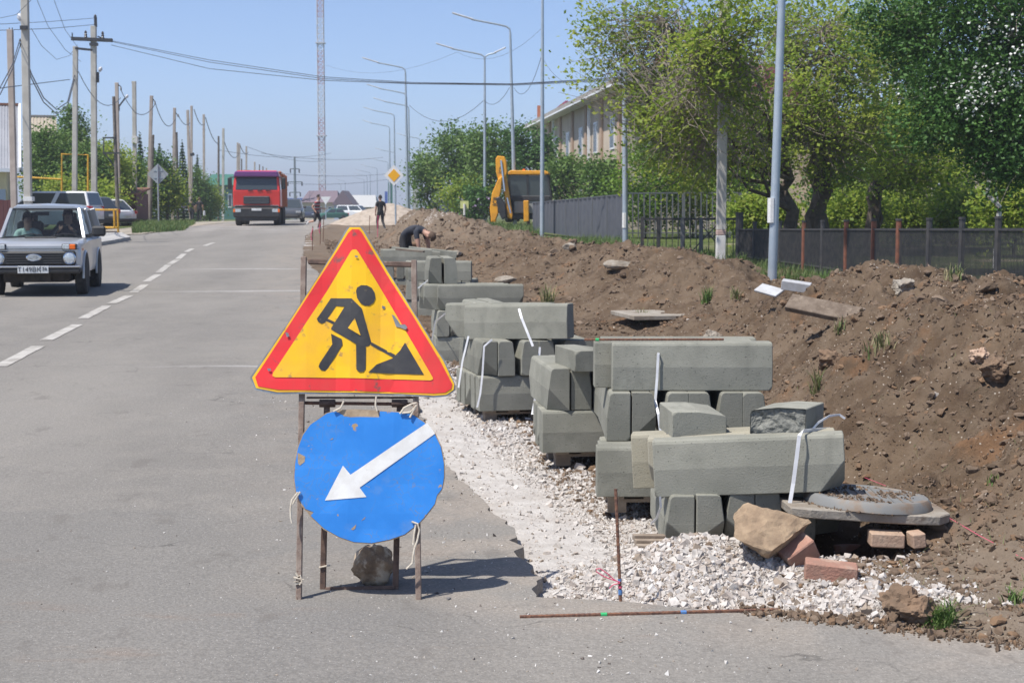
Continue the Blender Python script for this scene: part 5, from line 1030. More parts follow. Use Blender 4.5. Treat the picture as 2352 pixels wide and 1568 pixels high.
rr_ = rfm.build('roof', 'slate_grey', hs); hb(-1, Lh+1, HH-0.12, HH-0.02, -0.95, -0.02, 'soffit', 'win_white')
u = 3.0
while u < Lh-2:
    for z in (1.2, 4.6):
        w = hb(u, u+1.5, z, z+1.9, -0.06, 0.03, 'window', 'win_white'); hb(u+0.12, u+0.7, z+0.12, z+1.78, -0.075, -0.062, 'pane', 'win_dark', w); hb(u+0.8, u+1.38, z+0.12, z+1.78, -0.075, -0.062, 'pane', 'win_dark', w)
    hb(u+2.9, u+3.7, 0, HH-0.1, -0.12, -0.01, 'pilaster', 'house_brick'); u += 6.4
for k in (0.34, 0.72): hb(Lh*k, Lh*k+0.16, 0, HH-0.1, -0.28, -0.13, 'downpipe', 'win_white')
P1 = Vector((XA(1300, 165), 165, 0.5)); g = thing('lilac_roof_house', 'house with pink edged lilac gable and orange chimney above the beige eaves', 'house', P1); s = 165/FPX
zr = W(1300, 235, 165).z-P1.z; ze = W(1225, 292, 165).z-P1.z
m = MB(); m.prism([(-3.5, ze), (3.7, ze), (0, zr)], 10); m.build('gable', 'lilac_tile', g); m = MB(); m.box((0.1, 5, ze/2-0.05), (6.6, 9, ze-0.1)); m.build('wall', 'house_beige', g)
MB().beam((-3.7, -0.06, ze-0.1), (0, -0.06, zr+0.1), 0.2, 0.22).build('bargeboard', 'pink_trim', g); MB().beam((0, -0.06, zr+0.1), (3.9, -0.06, ze-0.1), 0.2, 0.22).build('bargeboard', 'pink_trim', g)
for k in range(1, 6): MB().box((0, -0.012, ze+(zr-ze)*k/6), (7.2*(1-k/6), 0.02, 0.06)).build('batten', 'win_white', g)
MB().box((-2.8, 2, ze+0.9), (0.62, 0.62, 3.0)).build('chimney', 'orange_brick', g)
P2 = Vector((XA(1690, 95), 95, 0.5)); g = thing('red_roof_house', 'house with dark red roof glimpsed through the elm branches', 'house', P2)
m = MB(); m.prism([(-6.5, 6.5), (6.5, 6.5), (6.3, 6.9), (2.5, 10.2), (-2.5, 10.2), (-6.3, 6.9)], 10); m.build('roof', 'red_roof', g); MB().box((0, 5, 3.2), (12, 9, 6.6)).build('wall', 'house_beige', g); MB().box((-4.6, 1.5, 9.6), (0.7, 0.7, 2.6)).build('chimney', 'orange_brick', g)
P3 = Vector((XA(2230, 92), 92, 0.4)); g = thing('beige_building', 'pale beige building behind the trees on the far right', 'building', P3, R(-8)); MB().box((0, 5, 3.0), (19, 9, 6.0)).build('wall', 'house_beige', g); MB().box((0, 5, 6.1), (20, 10, 0.3)).build('roof', 'slate_grey', g)
for k in range(6):
    w = MB().box((-8+3.2*k, -0.03+0.5, 2.2), (1.5, 0.1, 1.7)).build('window', 'win_white', g); MB().box((-8+3.2*k, -0.09+0.5, 2.2), (1.2, 0.03, 1.4)).build('pane', 'win_dark', w)
# ------------------------------------------------------------------ left side: utility poles
mat('wood_pole', (0.20, 0.175, 0.15), (0.12, 0.10, 0.085), 0.9, 4, 5, bump=0.4); mat('pole_pink', (0.45, 0.385, 0.33), (0.37, 0.31, 0.265), 0.9, 3, 5); mat('dark_metal', (0.035, 0.037, 0.042), None, 0.6); mat('insulator', (0.05, 0.04, 0.04), None, 0.3)
def gl(x, D): return Vector((XA(x, D), D, float(rz(D))-0.05))
UP = {}
def upole(key, label, xb, D, xt, yt, w, m='concrete_pole', yb=None, foot=None):
    b = W(xb, yb, D) if yb else gl(xb, D); t = W(xt, yt, D); o = thing('utility_pole', label, 'utility pole', b, 0, 'utility poles along the left side of the road')
    d = t-b; s = D/FPX; wm = w*s
    if m == 'wood_pole': MB().tube([(0, 0, -0.2), d*0.5, d], [wm*0.55, wm*0.5, wm*0.42], 10).build('shaft', m, o, smooth=True)
    else: MB().beam(Vector((0, 0, -0.2)), d, wm*1.0, wm*0.85, up=(0, 1, 0)).build('shaft', m, o, bevel=0.012)
    if foot: MB().beam(d*foot[0], d*foot[1], wm*1.03, wm*0.9, up=(0, 1, 0)).build('whitewash', 'whitewash', o)
    UP[key] = (o, b, t, s); return o
def cross(key, y, x0, x1, th=0.09, nm='crossarm', m='dark_metal', y1=None):
    o, b, t, s = UP[key]; D = b.y; return MB().beam(W(x0, y, D)-b-Vector((0, 0.15, 0)), W(x1, y1 or y, D)-b-Vector((0, 0.15, 0)), th, th).build(nm, m, o)
def stub(key, x0, y0, x1, y1, th=0.05, nm='bracket', m='dark_metal'):
    o, b, t, s = UP[key]; D = b.y; return MB().beam(W(x0, y0, D)-b, W(x1, y1, D)-b, th, th).build(nm, m, o)
def insul(key, x, y, h=10, r=3.2):
    o, b, t, s = UP[key]; D = b.y; p = W(x, y, D)-b
    M = Matrix.Translation(p); R_ = r*s; H = h*s
    MB().lathe([(R_*0.5, 0), (R_, H*0.15), (R_*0.6, H*0.3), (R_*0.95, H*0.45), (R_*0.55, H*0.6), (R_*0.85, H*0.75), (R_*0.3, H)], 8, M).build('insulator', 'insulator', o, smooth=True)
def lampo(key, x, y, dx, dy, r=9):
    o, b, t, s = UP[key]; D = b.y
    MB().lathe([(r*s*0.35, 0), (r*s*0.75, r*s*0.5), (r*s*0.9, r*s*1.4), (r*s*0.5, r*s*2.2), (0.02, r*s*2.4)], 10, Matrix.Translation(W(x, y, D)-b) @ Euler((0, math.atan2(dx, dy), 0)).to_matrix().to_4x4()).build('lamp_head', 'lamp_head', o, smooth=True)
upole('a', 'pinkish pole at the far left picture edge', 37, 58, 23, 68, 13, 'pole_pink', foot=(0.01, 0.09))
stub('a', 22, 68, 21, 64, 0.03); stub('a', 28, 68, 28, 64, 0.03)
upole('b', 'tall concrete pole at the left with white lamp and notices', 68, 52, 56, -60, 16); o = UP['b'][0]
cross('b', 65, 50, 66, 0.12); stub('b', 58, 62, 52, 50, 0.05, 'lamp_bracket'); lampo('b', 50, 50, -0.35, 1, 8)
for y in (452, 470, 480): stub('b', 66, y, 66.4, y+10, 0.30, 'notice', 'paper')
upole('c', 'concrete pole tied by a strut to the cross arm pole', 173, 72, 173.5, 107, 10.5); cross('c', 112, 175, 214, 0.10, 'strut', y1=116)
upole('d', 'concrete pole with dark cross arm and insulators', 219, 76, 215, 60, 12); o = UP['d'][0]
cross('d', 90, 166, 260, 0.17, y1=94); cross('d', 103, 208, 227, 0.14, 'clamp'); stub('d', 220, 62, 219, 38, 0.12, 'top_pin'); insul('d', 219, 44, 10, 3.5); insul('d', 220, 58, 10, 3.5); insul('d', 197, 88, 17, 4); insul('d', 236, 90, 17, 4); stub('d', 166, 90, 166, 76, 0.05); stub('d', 224, 84, 248, 92, 0.06, 'stay')
stub('d', 225, 190, 225, 166, 0.1, 'lamp_bracket'); lampo('d', 228, 165, 0.5, 1, 5)
upole('e', 'brown wooden pole with rusty top and bent lamp bracket', 276, 84, 268, 190, 7.5, 'pole_pink'); stub('e', 273, 255, 273, 240, 0.08); stub('e', 273, 245, 288, 225, 0.07, 'lamp_bracket'); lampo('e', 289, 226, 0.6, 1, 4); stub('e', 268, 192, 278, 200, 0.05); insul('e', 278, 208, 8, 2.2)
upole('f', 'dark wooden pole with old transformer platform, leaning on its neighbour', 274, 82, 261, 222, 8.5, 'wood_pole')
cross('f', 317, 238, 268, 0.08, 'platform'); cross('f', 352, 238, 276, 0.08, 'platform'); stub('f', 238, 316, 238, 352, 0.05, 'platform_post'); stub('f', 240, 352, 265, 385, 0.06, 'brace')
upole('g', 'pale concrete pole with a white box halfway up', 313, 92, 308, 187, 8.5, foot=(0.02, 0.18)); stub('g', 310.5, 330, 310.5, 314, 0.34, 'meter_box', 'whitewash'); stub('g', 303, 187, 303.5, 192, 0.04)
upole('h', 'wooden pole just left of the grey diamond sign', 342, 96, 348, 220, 7, 'pole_pink'); stub('h', 348, 222, 356, 235, 0.05); insul('h', 356, 240, 8, 2)
upole('h2', 'short dark post left of the grey diamond sign', 347, 97, 352, 310, 6.5, 'wood_pole')
upole('i', 'pole right of the grey diamond sign', 399, 108, 401, 248, 6, 'pole_pink'); stub('i', 401, 255, 408, 265, 0.05); insul('i', 409, 269, 7, 2)
upole('i2', 'short dark wooden post right of the grey diamond sign', 411, 106, 405, 304, 7, 'wood_pole')
upole('j', 'left pole of the close pair behind the two walkers', 441, 114, 431, 253, 5.8, 'pole_pink'); upole('k', 'right pole of the close pair behind the two walkers', 441, 122, 440, 243, 5.2, 'pole_pink')
stub('j', 441, 352, 443, 358, 0.25, 'meter_box', 'dark_metal')
upole('l', 'slim pole midway between the walkers and the truck', 471, 134, 468, 263, 4.8, 'pole_pink')
upole('m', 'dark wooden pole just left of the red truck', 504, 150, 502, 313, 5.2, 'wood_pole'); upole('n', 'concrete pole with white foot beside the red truck', 514, 140, 513, 295, 5.0, foot=(0.0, 0.2))
for i, (x, D, yt, w, m_) in enumerate(((547, 170, 328, 4.2, 'pole_pink'), (551, 176, 330, 3.6, 'pole_pink'), (556, 170, 365, 3.6, 'wood_pole'), (567, 196, 336, 3.6, 'pole_pink'), (586, 225, 372, 3.2, 'pole_pink'), (597, 240, 378, 3.0, 'wood_pole'), (605, 250, 382, 3.0, 'wood_pole'), (613, 265, 386, 2.8, 'pole_pink'))):
    upole('x%d' % i, f'distant pole above the red truck, {ORD[i]} from the left', x, D, x-1, yt, w, m_)
for i, (x, D, yt) in enumerate(((655, 300, 455), (665, 330, 462), (682, 340, 450))): upole('y%d' % i, f'faint far pole right of the truck, {ORD[i]} from the left', x, D, x, yt, 2.2)
# ------------------------------------------------------------------ mast, pylon
mat('mast_red', (0.42, 0.22, 0.24), None, 0.6); mat('mast_white', (0.55, 0.56, 0.60), None, 0.6); mat('pylon', (0.16, 0.19, 0.20), None, 0.6)
DM = 420; mb_ = Vector((XA(742, DM), DM, -0.5)); mast = thing('lattice_mast', 'tall red and white lattice mast left of the picture centre', 'mast', mb_); wM = 0.85; HM = 78.0
for sx in (-1, 1):
    for sy in (-1, 1): MB().tube([(sx*wM, sy*wM, 0), (sx*wM, sy*wM, HM)], 0.11, 5).build('leg', 'mast_white', mast)
mt = [MB(), MB()]
for k in range(52):
    z = k*1.5; m = mt[(k//6) % 2]
    for a, b in (((-1, -1), (1, -1)), ((1, -1), (1, 1)), ((1, 1), (-1, 1)), ((-1, 1), (-1, -1))):
        m.beam((a[0]*wM, a[1]*wM, z), (b[0]*wM, b[1]*wM, z+1.5), 0.10); m.beam((b[0]*wM, b[1]*wM, z), (a[0]*wM, a[1]*wM, z+1.5), 0.10); m.beam((a[0]*wM, a[1]*wM, z), (b[0]*wM, b[1]*wM, z), 0.10)
mt[0].build('red_lattice', 'mast_red', mast, fixn=False); mt[1].build('white_lattice', 'mast_white', mast, fixn=False)
for z in (22, 47): MB().box((0, 0, z), (2.6, 2.6, 0.25)).build('platform', 'mast_white', mast)
# guy wires added with the other wires below
py = gl(680, 230); po = thing('power_pylon', 'thin dark power line pylon left of the mast', 'pylon', py); s = 230/FPX; zt = W(680, 360, 230).z-py.z
MB().tube([(0, 0, 0), (0, 0, zt)], [0.24, 0.14], 6).build('shaft', 'pylon', po)
for y, w in ((388, 10), (418, 16), (442, 12)):
    z = W(680, y, 230).z-py.z; MB().beam((-w*s, 0, z), (w*s, 0, z), 0.14).build('crossarm', 'pylon', po)
    for sg in (-1, 1): MB().tube([(sg*w*s, 0, z), (sg*w*s, 0, z-0.6)], 0.1, 5).build('insulator', 'insulator', po)
# ------------------------------------------------------------------ trees on the left
for i, (x, y, D, rx, rz_, n, lm, lb) in enumerate(((110, 385, 88, 50, 85, 7000, 'leaf_mid', 'green tree right of the tall concrete pole at the left'), (175, 350, 92, 42, 95, 8000, 'leaf_mid', 'tallest leafy tree on the left behind the strut pole'), (205, 400, 86, 40, 70, 5000, 'leaf_mid', 'leafy tree below the cross arm pole'), (255, 400, 90, 38, 70, 5000, 'leaf_elm', 'loose tree around the dark wooden pole'), (305, 420, 100, 38, 60, 5000, 'leaf_mid', 'dark leafy tree behind the pole with the white box'), (365, 415, 104, 30, 60, 4500, 'leaf_dark', 'dense tree left of the grey diamond sign'), (385, 440, 104, 36, 45, 4500, 'leaf_elm', 'greyish lilac bush behind the grey diamond sign'), (455, 440, 132, 30, 52, 4500, 'leaf_mid', 'bush behind the two walkers'), (485, 465, 134, 22, 38, 3000, 'leaf_elm', 'pale bush right of the two walkers'), (240, 455, 84, 40, 35, 3500, 'leaf_elm', 'low bush left of the rusty shed roof'), (150, 445, 84, 40, 30, 3500, 'leaf_elm', 'bright bush under the yellow pipe'))):
    tree('tree' if rz_ > 50 else 'shrub', lb, gl(x, D), W(x, y, D), 0.12, [bl(x, y, D, rx, rz_, 2), bl(x-rx*0.25, y-rz_*0.6, D, rx*0.4, rz_*0.5, 0.5), bl(x, y+rz_*0.5, D, rx*1.05, rz_*0.5, 1)], int(n*1.3), 0.19, lm, 80+i, 'tree' if rz_ > 50 else 'shrub', clump=0.36, per=55, twigs=0.15, crownz=0.1, flowers=('lilac', 90, 0.16) if i == 6 else None)
def spruce(label, x, D, yt, rw, seed):
    r = np.random.default_rng(seed); b = gl(x, D); H = W(x, yt, D).z-b.z; t = thing('spruce_tree', label, 'tree', b); MB().tube([(0, 0, -0.1), (0, 0, H*0.98)], [0.12, 0.02], 6).build('trunk', 'bark', t)
    n = 5200; h = 1-np.sqrt(r.random(n)); lay = np.round(h*26)/26+r.normal(size=n)*0.006; rad = (1-lay)*rw*D/FPX*(0.35+0.65*r.random(n)**0.5)*(1+0.25*np.sin(lay*160)); a = r.random(n)*6.283
    P = np.column_stack([rad*np.cos(a), rad*np.sin(a), 0.3+lay*(H-0.3)-rad*0.25]); V, F = leaves(P, 0.2, seed, 0.35); npmesh('crown', V, F, 'leaf_spruce', t, attrs={'rnd': np.repeat(r.random(n), 4)})
spruce('pointed spruce behind the pole with the white box', 328, 106, 303, 30, 1); spruce('narrow spruce left of the grey diamond sign', 372, 116, 325, 30, 2); spruce('dark spruce right of the grey diamond sign', 424, 118, 322, 30, 3); spruce('small far spruce left of the dark wooden pole', 458, 150, 352, 20, 4)
for i, (x, D, rx, rz_) in enumerate(((615, 330, 20, 22), (730, 300, 14, 26), (750, 350, 10, 20), (640, 420, 16, 14), (530, 260, 14, 30), (800, 380, 14, 12))):
    tree('tree', f'hazy distant tree on the horizon, {ORD[i]} of the far ones', gl(x, D), W(x, 480, D), 0.2, [bl(x, 485, D, rx, rz_, 1)], 1500, 0.5, 'leaf_mid', 120+i, clump=0.7, twigs=0, crownz=0.1, group='far trees')
# ------------------------------------------------------------------ houses and buildings left and far
mat('corrugated', (0.31, 0.32, 0.35), (0.27, 0.28, 0.31), 0.5, 1, metal=0.2); mat('roof_tan', (0.42, 0.36, 0.28), (0.36, 0.31, 0.24), 0.8, 1); mat('siding', (0.62, 0.55, 0.34), (0.55, 0.48, 0.30), 0.8, 1); mat('gable_blue', (0.36, 0.42, 0.50), None, 0.8); mat('dark_red', (0.10, 0.03, 0.03), None, 0.7); mat('rust_roof', (0.30, 0.13, 0.08), (0.2, 0.1, 0.07), 0.9, 1)
mat('roof_blue', (0.045, 0.10, 0.36), None, 0.6); mat('roof_plum', (0.16, 0.12, 0.14), None, 0.8); mat('wall_cream', (0.55, 0.50, 0.36), None, 0.9); mat('wall_white', (0.42, 0.42, 0.41), None, 0.9); mat('roof_green', (0.03, 0.14, 0.10), None, 0.6); mat('wall_grey', (0.32, 0.33, 0.34), None, 0.9)
b = gl(20, 66); h = thing('pale_roof_house', 'house with steep grey corrugated roof and yellow siding at the left edge', 'house', b, R(16.5)); s = 66/FPX
zt = W(0, 233, 66).z-b.z; ze = W(0, 388, 66).z-b.z; x0 = (-60-20)*s; x1 = (50-20)*s
MB().box(((x0+x1)/2-0.1, 3.2, ze/2), (x1-x0-0.9, 6, ze)).build('wall', 'siding', h)
for k in range(11): MB().box(((x0+x1)/2-0.1, 0.185, 0.12+k*0.18), (x1-x0-0.86, 0.03, 0.155)).build('siding_board', 'siding', h)
m = MB(); n = 34
for k in range(n):
    xa = x0+(x1-x0)*k/n; xb2 = x0+(x1-x0)*(k+1)/n; o_ = 0.03 if k % 2 else 0
    m.add([(xa, -0.3-o_, ze), (xb2, -0.3-o_, ze), (xb2-0.0, 2.4-o_, zt), (xa, 2.4-o_, zt)], [(0, 1, 2, 3)])
m.build('roof', 'corrugated', h, fixn=False); MB().add([(x1, -0.3, ze), (x1, 6.4, ze), (x1, 2.4, zt)], [(0, 1, 2)]).build('gable', 'gable_blue', h)
MB().add([(x0, 6.4, ze), (x1, 6.4, ze), (x1, 2.4, zt), (x0, 2.4, zt)], [(0, 1, 2, 3)]).build('rear_roof', 'corrugated', h)
MB().beam((x1+0.03, -0.35, ze), (x1+0.03, 2.4, zt+0.03), 0.10, 0.16).build('bargeboard', 'win_white', h); MB().beam((x0, 2.4, zt+0.03), (x1, 2.4, zt+0.03), 0.16, 0.10).build('ridge', 'rust_roof', h); MB().box(((x0+x1)/2, -0.33, ze-0.06), (x1-x0, 0.12, 0.16)).build('fascia', 'win_white', h)
dr = MB().box((x1-0.85, 0.15, 1.0), (0.5, 0.05, 1.9)).build('door', 'gable_blue', h)
b = gl(104, 98); h = thing('tan_roof_house', 'house with tan ribbed roof behind the left trees', 'house', b, R(16)); s = 98/FPX; zt = W(0, 264, 98).z-b.z; ze = W(0, 340, 98).z-b.z
m = MB(); xa, xb2 = -40*s, 33*s; n = 20
for k in range(n):
    a = xa+(xb2-xa)*k/n; c = xa+(xb2-xa)*(k+1)/n; o_ = 0.05 if k % 2 else 0; m.add([(a, -o_, ze), (c, -o_, ze), (c, 2.2-o_, zt), (a, 2.2-o_, zt)], [(0, 1, 2, 3)])
m.build('roof', 'roof_tan', h, fixn=False); MB().box(((xa+xb2)/2, 3.2, ze/2), (xb2-xa-0.3, 5.8, ze)).build('wall', 'house_beige', h); MB().add([(xb2, 0, ze), (xb2, 6, ze), (xb2, 2.2, zt)], [(0, 1, 2)]).build('gable', 'house_beige', h); MB().beam((xa, 2.2, zt+0.05), (xb2, 2.2, zt+0.05), 0.2, 0.12).build('ridge', 'slate_grey', h)
b = gl(262, 90); h = thing('old_shed', 'low dark shed with rusty roof behind the white hatchback', 'shed', b); MB().box((0, 1.5, 0.9), (2.8, 3, 1.8)).build('wall', 'dark_red', h); MB().box((-0.1, 1.4, 1.95), (3.2, 3.6, 0.12), rot=(R(6), 0, 0)).build('roof', 'rust_roof', h); MB().box((0.5, -0.03, 1.55), (0.9, 0.05, 0.45)).build('panel', 'wall_white', h)
b = gl(13, 62); f = thing('dark_red_fence', 'dark red board fence at the left picture edge', 'fence', b)
for k in range(9): MB().box((-1.0+0.18*k, 0, 0.75), (0.168, 0.04, 1.5+0.02*(k % 3))).build('board', 'dark_red', f)
MB().box((-0.28, 0.045, 1.2), (1.62, 0.05, 0.08)).build('rail', 'dark_red', f)
fb_ = gl(660, 520); h = thing('blue_roof_hall', 'low building with blue roof on the horizon right of the truck', 'building', gl(672, 300)); MB().prism([(-2.6, 2.4), (3.2, 2.4), (2.4, 4.1), (-1.6, 4.1)], 8).build('roof', 'roof_blue', h); MB().box((0.2, 4, 1.2), (5.2, 7, 2.4)).build('wall', 'wall_grey', h)
def gable(label, x, D, w, ze, zr, roofm, wallm, side=True, name='far_house'):
    b = gl(x, D); h = thing(name, label, 'house', b); MB().box((0, 5, ze/2), (w, 9, ze)).build('wall', wallm, h)
    if side: MB().add([(-w/2-0.3, -0.2, ze), (w/2+0.3, -0.2, ze), (w/2-0.4, 5, zr), (-w/2+0.4, 5, zr), (w/2+0.3, 10.2, ze), (-w/2-0.3, 10.2, ze)], [(0, 1, 2, 3), (3, 2, 4, 5), (1, 4, 2), (0, 3, 5)]).build('roof', roofm, h)
    else: MB().prism([(-w/2-0.3, ze), (w/2+0.3, ze), (0, zr)], 9).build('roof', roofm, h)
    for k in range(3):
        wn_ = MB().box((-w*0.3+k*w*0.3, 0.46, ze*0.55), (w*0.13, 0.1, ze*0.4)).build('window', 'win_white', h); MB().box((-w*0.3+k*w*0.3, 0.40, ze*0.55), (w*0.09, 0.04, ze*0.32)).build('pane', 'win_dark', wn_)
gable('far house with plum roof and cream gable right of the mast', 735, 230, 5.2, 2.6, 4.4, 'roof_plum', 'wall_cream'); gable('far white gabled cottage with blue grey front', 788, 225, 2.6, 2.2, 4.3, 'roof_plum', 'gable_blue', False); gable('far pale roofed house behind the white van', 825, 290, 6.4, 2.3, 4.6, 'wall_white', 'house_beige'); gable('far dark house at the end of the road', 712, 260, 3.2, 2.4, 4.0, 'slate_grey', 'wall_cream', False); gable('far low house half hidden by the red truck', 620, 280, 5, 2.2, 3.6, 'slate_grey', 'wall_white'); gable('green roofed barn left of the truck', 508, 240, 5, 5.4, 7.2, 'roof_green', 'roof_green')
for i, (x, w, D, h_, m_) in enumerate(((640, 9, 520, 4, 'wall_grey'), (700, 12, 560, 4.5, 'roof_plum'), (850, 12, 480, 4, 'wall_white'), (770, 8, 600, 5, 'wall_grey'), (880, 10, 420, 3.5, 'roof_plum'))): gable(f'hazy house on the skyline, {ORD[i]} of the farthest row', x, D, w, h_*0.6, h_, m_, 'wall_grey')
# hoardings in the lamp row
for i, (x, y0, y1, D, m_) in enumerate(((897, 420, 490, 260, 'roof_green'), (888, 440, 480, 300, 'roof_blue'), (955, 430, 480, 190, 'wall_white'))):
    b = gl(x, D); o = MB().box((0, 0, 0), (0.7, 0.2, (y1-y0)*D/FPX)).build('banner', m_, loc=W(x, (y0+y1)/2, D)); tag(o, ('green', 'blue', 'white')[i]+' upright banner hanging in the far lamp row', 'banner')
# ------------------------------------------------------------------ small street furniture
mat('sign_face_white', (0.74, 0.74, 0.72), None, 0.5); mat('sign_face_yellow', (0.85, 0.42, 0.01), None, 0.5); mat('sign_grey', (0.34, 0.36, 0.38), (0.40, 0.42, 0.43), 0.5, 3, metal=0.3); mat('pipe_yellow', (0.66, 0.36, 0.02), (0.55, 0.30, 0.03), 0.6, 4)
def diamond(h, y): return [(-h, 0), (0, -h), (h, 0), (0, h)]
D = 62; b = onsite(911, 530) ; b = Vector((XA(910, 62), 62, W(910, 532, 62).z)); o = thing('priority_sign', 'yellow and white diamond priority sign on a grey post', 'road sign', b)
MB().tube([(0, 0, -0.1), (-0.02, 0, W(907, 400, 62).z-b.z+0.3)], 0.038, 8).build('post', 'galvanised', o); zc = W(906, 403, 62).z-b.z; hh = 22.5*62/FPX; X0 = XA(906.5, 62)-b.x
for nm, k, m_, y in (('plate', 1.0, 'sign_face_white', -0.05), ('yellow_field', 0.62, 'sign_face_yellow', -0.062)): MB().prism([(X0-hh*k, zc), (X0, zc-hh*1.07*k), (X0+hh*k, zc), (X0, zc+hh*1.07*k)], 0.008, None, y).build(nm, m_, o)
D = 86; b = gl(367, D); b.z = W(367, 512, D).z; o = thing('diamond_sign', 'grey back of a diamond road sign on the left verge', 'road sign', b); zc = W(367, 400, D).z-b.z; hh = 24*D/FPX
MB().tube([(0, 0, -0.1), (0, 0, zc+hh*0.9)], 0.045, 8).build('post', 'galvanised', o); MB().prism([(-hh, zc), (0, zc-hh), (hh, zc), (0, zc+hh)], 0.01, None, 0.06).build('plate', 'sign_grey', o)
for dz in (-0.2, 0.2): MB().box((0, 0.045, zc+dz), (0.5, 0.02, 0.05)).build('bracket', 'galvanised', o)
D = 190; b = gl(750, D); o = thing('yield_sign', 'pale triangular give way sign far down the road', 'road sign', b); zc = W(750, 527-10, D).z
MB().tube([(0, 0, 0), (0, 0, 2.4)], 0.06, 6).build('post', 'galvanised', o); MB().prism([(-0.65, 2.9), (0.65, 2.9), (0, 1.9)], 0.02, None, -0.08).build('plate', 'sign_face_white', o)
D = 64; b = gl(250, D); b.z = W(250, 546, D).z; o = thing('yellow_barrier', 'yellow pipe barrier beside the parked cars', 'barrier', b)
def yb_(pts, r=0.045): MB().tube([W(x, y, D)-b for x, y in pts], r, 8).build('pipe', 'pipe_yellow', o, smooth=True)
yb_([(205, 482), (270, 482)]); yb_([(213, 522), (272, 523)]); yb_([(270, 480), (272, 545)]); yb_([(262, 483), (263, 522)]); yb_([(213, 482), (214, 548)]); MB().box(W(258, 540, D+0.3)-b, (0.55, 0.5, 0.34)).build('block', 'old_concrete', o, bevel=0.05)
D = 76; b = gl(140, D); o = thing('gas_pipe', 'yellow gas pipe arch between the left houses', 'pipe', b)
for pts in ([(0, 405), (70, 408), (142, 412), (142, 354), (202, 356), (202, 440)], [(142, 412), (142, 480)]): MB().tube([W(x, y, D)-b for x, y in pts], 0.05, 8).build('pipe', 'pipe_yellow', o)
# far gravel heap
V, F = [], []
gb2 = Vector((XA(895, 88), 88, 0.85)); n = 60; rr = np.linspace(0, 1, 34); aa = np.linspace(0, 2*np.pi, n, endpoint=False)
RR, AA = np.meshgrid(rr, aa); X = RR*np.cos(AA)*2.9; Y = RR*np.sin(AA)*2.9; Z = (W(895, 468, 88).z-0.85)*(1-RR**1.25)+fbm(X*1.6+9, Y*1.6, 4, 5)*0.16*(1-RR)+fbm(X*6, Y*6, 3, 8)*0.04-0.06*(RR > 0.97)
X *= 1.25; k = len(rr); ii = np.array([(i*k+j, i*k+j+1, ((i+1) % n)*k+j+1, ((i+1) % n)*k+j) for i in range(n) for j in range(k-1)])
mat('far_gravel', (0.40, 0.34, 0.28), (0.30, 0.25, 0.20), 0.95, 3, 6, bump=0.8, bscale=12)
hp_ = npmesh('gravel_heap', np.column_stack([X.ravel(), Y.ravel(), Z.ravel()]), ii, 'far_gravel'); hp_.location = gb2; tag(hp_, 'conical heap of pale gravel behind the standing man', 'gravel heap')
# survey stakes
for i, (x, y, D, h_, m_, lb) in enumerate(((848, 528, 66, 0.62, 'rebar_rust', 'rusty stake leaning beside the standing man'), (867, 540, 58, 0.75, 'pink_string', 'red and white survey stick in front of the standing man'), (717, 575, 47, 0.75, 'rebar_rust', 'thin stake with pink ribbon at the broken asphalt edge'), (735, 555, 52, 0.7, 'rebar_rust', 'second thin stake beyond the ribbon stake'), (742, 548, 55, 0.7, 'rebar_rust', 'third thin stake along the road edge'))):
    p = W(x, y, D); p.z = max(p.z, site_at(p.x, p.y) if p.x > edge0(D) else float(rz(D))); o = thing('survey_stake', lb, 'stake', p); MB().tube([(0, 0, -0.2), (0.03, 0, h_)], 0.013, 6).build('rod', m_, o)
    if i in (2, 3): MB().tube([(0.03, -0.02, h_*0.9), (-0.03, -0.03, h_*0.6), (0.0, -0.03, h_*0.4)], 0.014, 5).build('ribbon', 'pink_string', o)
# ------------------------------------------------------------------ wires
mat('wire', (0.05, 0.055, 0.065), None, 0.5)
WN = [0]
def wire(pts, label, r=0.9, sag=0.0):
    """pts: (x, y, D); r in picture pixels at mean distance"""
    P = [W(*p) for p in pts]; Q = []
    for a, b in zip(P[:-1], P[1:]):
        for k in range(9): t = k/9; c = a.lerp(b, t); c.z -= sag*4*t*(1-t); Q.append(c)
    Q.append(P[-1]); D = sum(p[2] for p in pts)/len(pts); o = MB().tube(Q, r*0.5*D/FPX, 5).build('overhead_wire', 'wire'); return tag(o, label, 'wire', 'overhead wires')
for i, (yl, yr) in enumerate(((94, 186), (96, 194), (104, 198))):
    wire([(256, yl, 76), (480, yl+(44, 47, 54)[i], 70), (742, (177, 181, 185)[i], 66), (950, (190, 192, 193)[i], 64), (1180, (193, 194, 196)[i], 60), (1430, (178, 181, 184)[i], 56)], f'long wire crossing the road from the cross arm pole, {("top", "middle", "lowest")[i]} of three', 1.5)
wire([(0, 56, 60), (115, 50, 68), (218, 42, 76)], 'upper wire running left from the cross arm pole', 1.2); wire([(0, 70, 60), (115, 66, 68), (218, 57, 76)], 'lower wire running left from the cross arm pole', 1.4)
wire([(85, 0, 60), (110, 60, 66), (150, 115, 72), (186, 142, 74)], 'slack wire curving down left of the cross arm pole', 1.1); wire([(124, 0, 60), (150, 70, 66), (178, 108, 74)], 'steep wire down to the strut pole', 1.1); wire([(72, 66, 53), (95, 105, 60), (130, 137, 66), (160, 128, 72), (178, 103, 76)], 'looping wire between the tall pole and the cross arm pole', 1.1)
for i, dy in enumerate((0, 10)): wire([(46, 90+dy, 52), (72, 170+dy, 56), (100, 225+dy, 60), (130, 252+dy, 66), (155, 235+dy, 70), (172, 170+dy, 72)], f'thick drooping cable left of the strut pole, {("upper", "lower")[i]} of two', 2.6)
wire([(46, 90, 52), (28, 150, 50), (0, 202, 48)], 'thick cable running down to the left edge, upper', 2.4); wire([(46, 105, 52), (28, 160, 50), (0, 218, 48)], 'thick cable running down to the left edge, lower', 2.4)
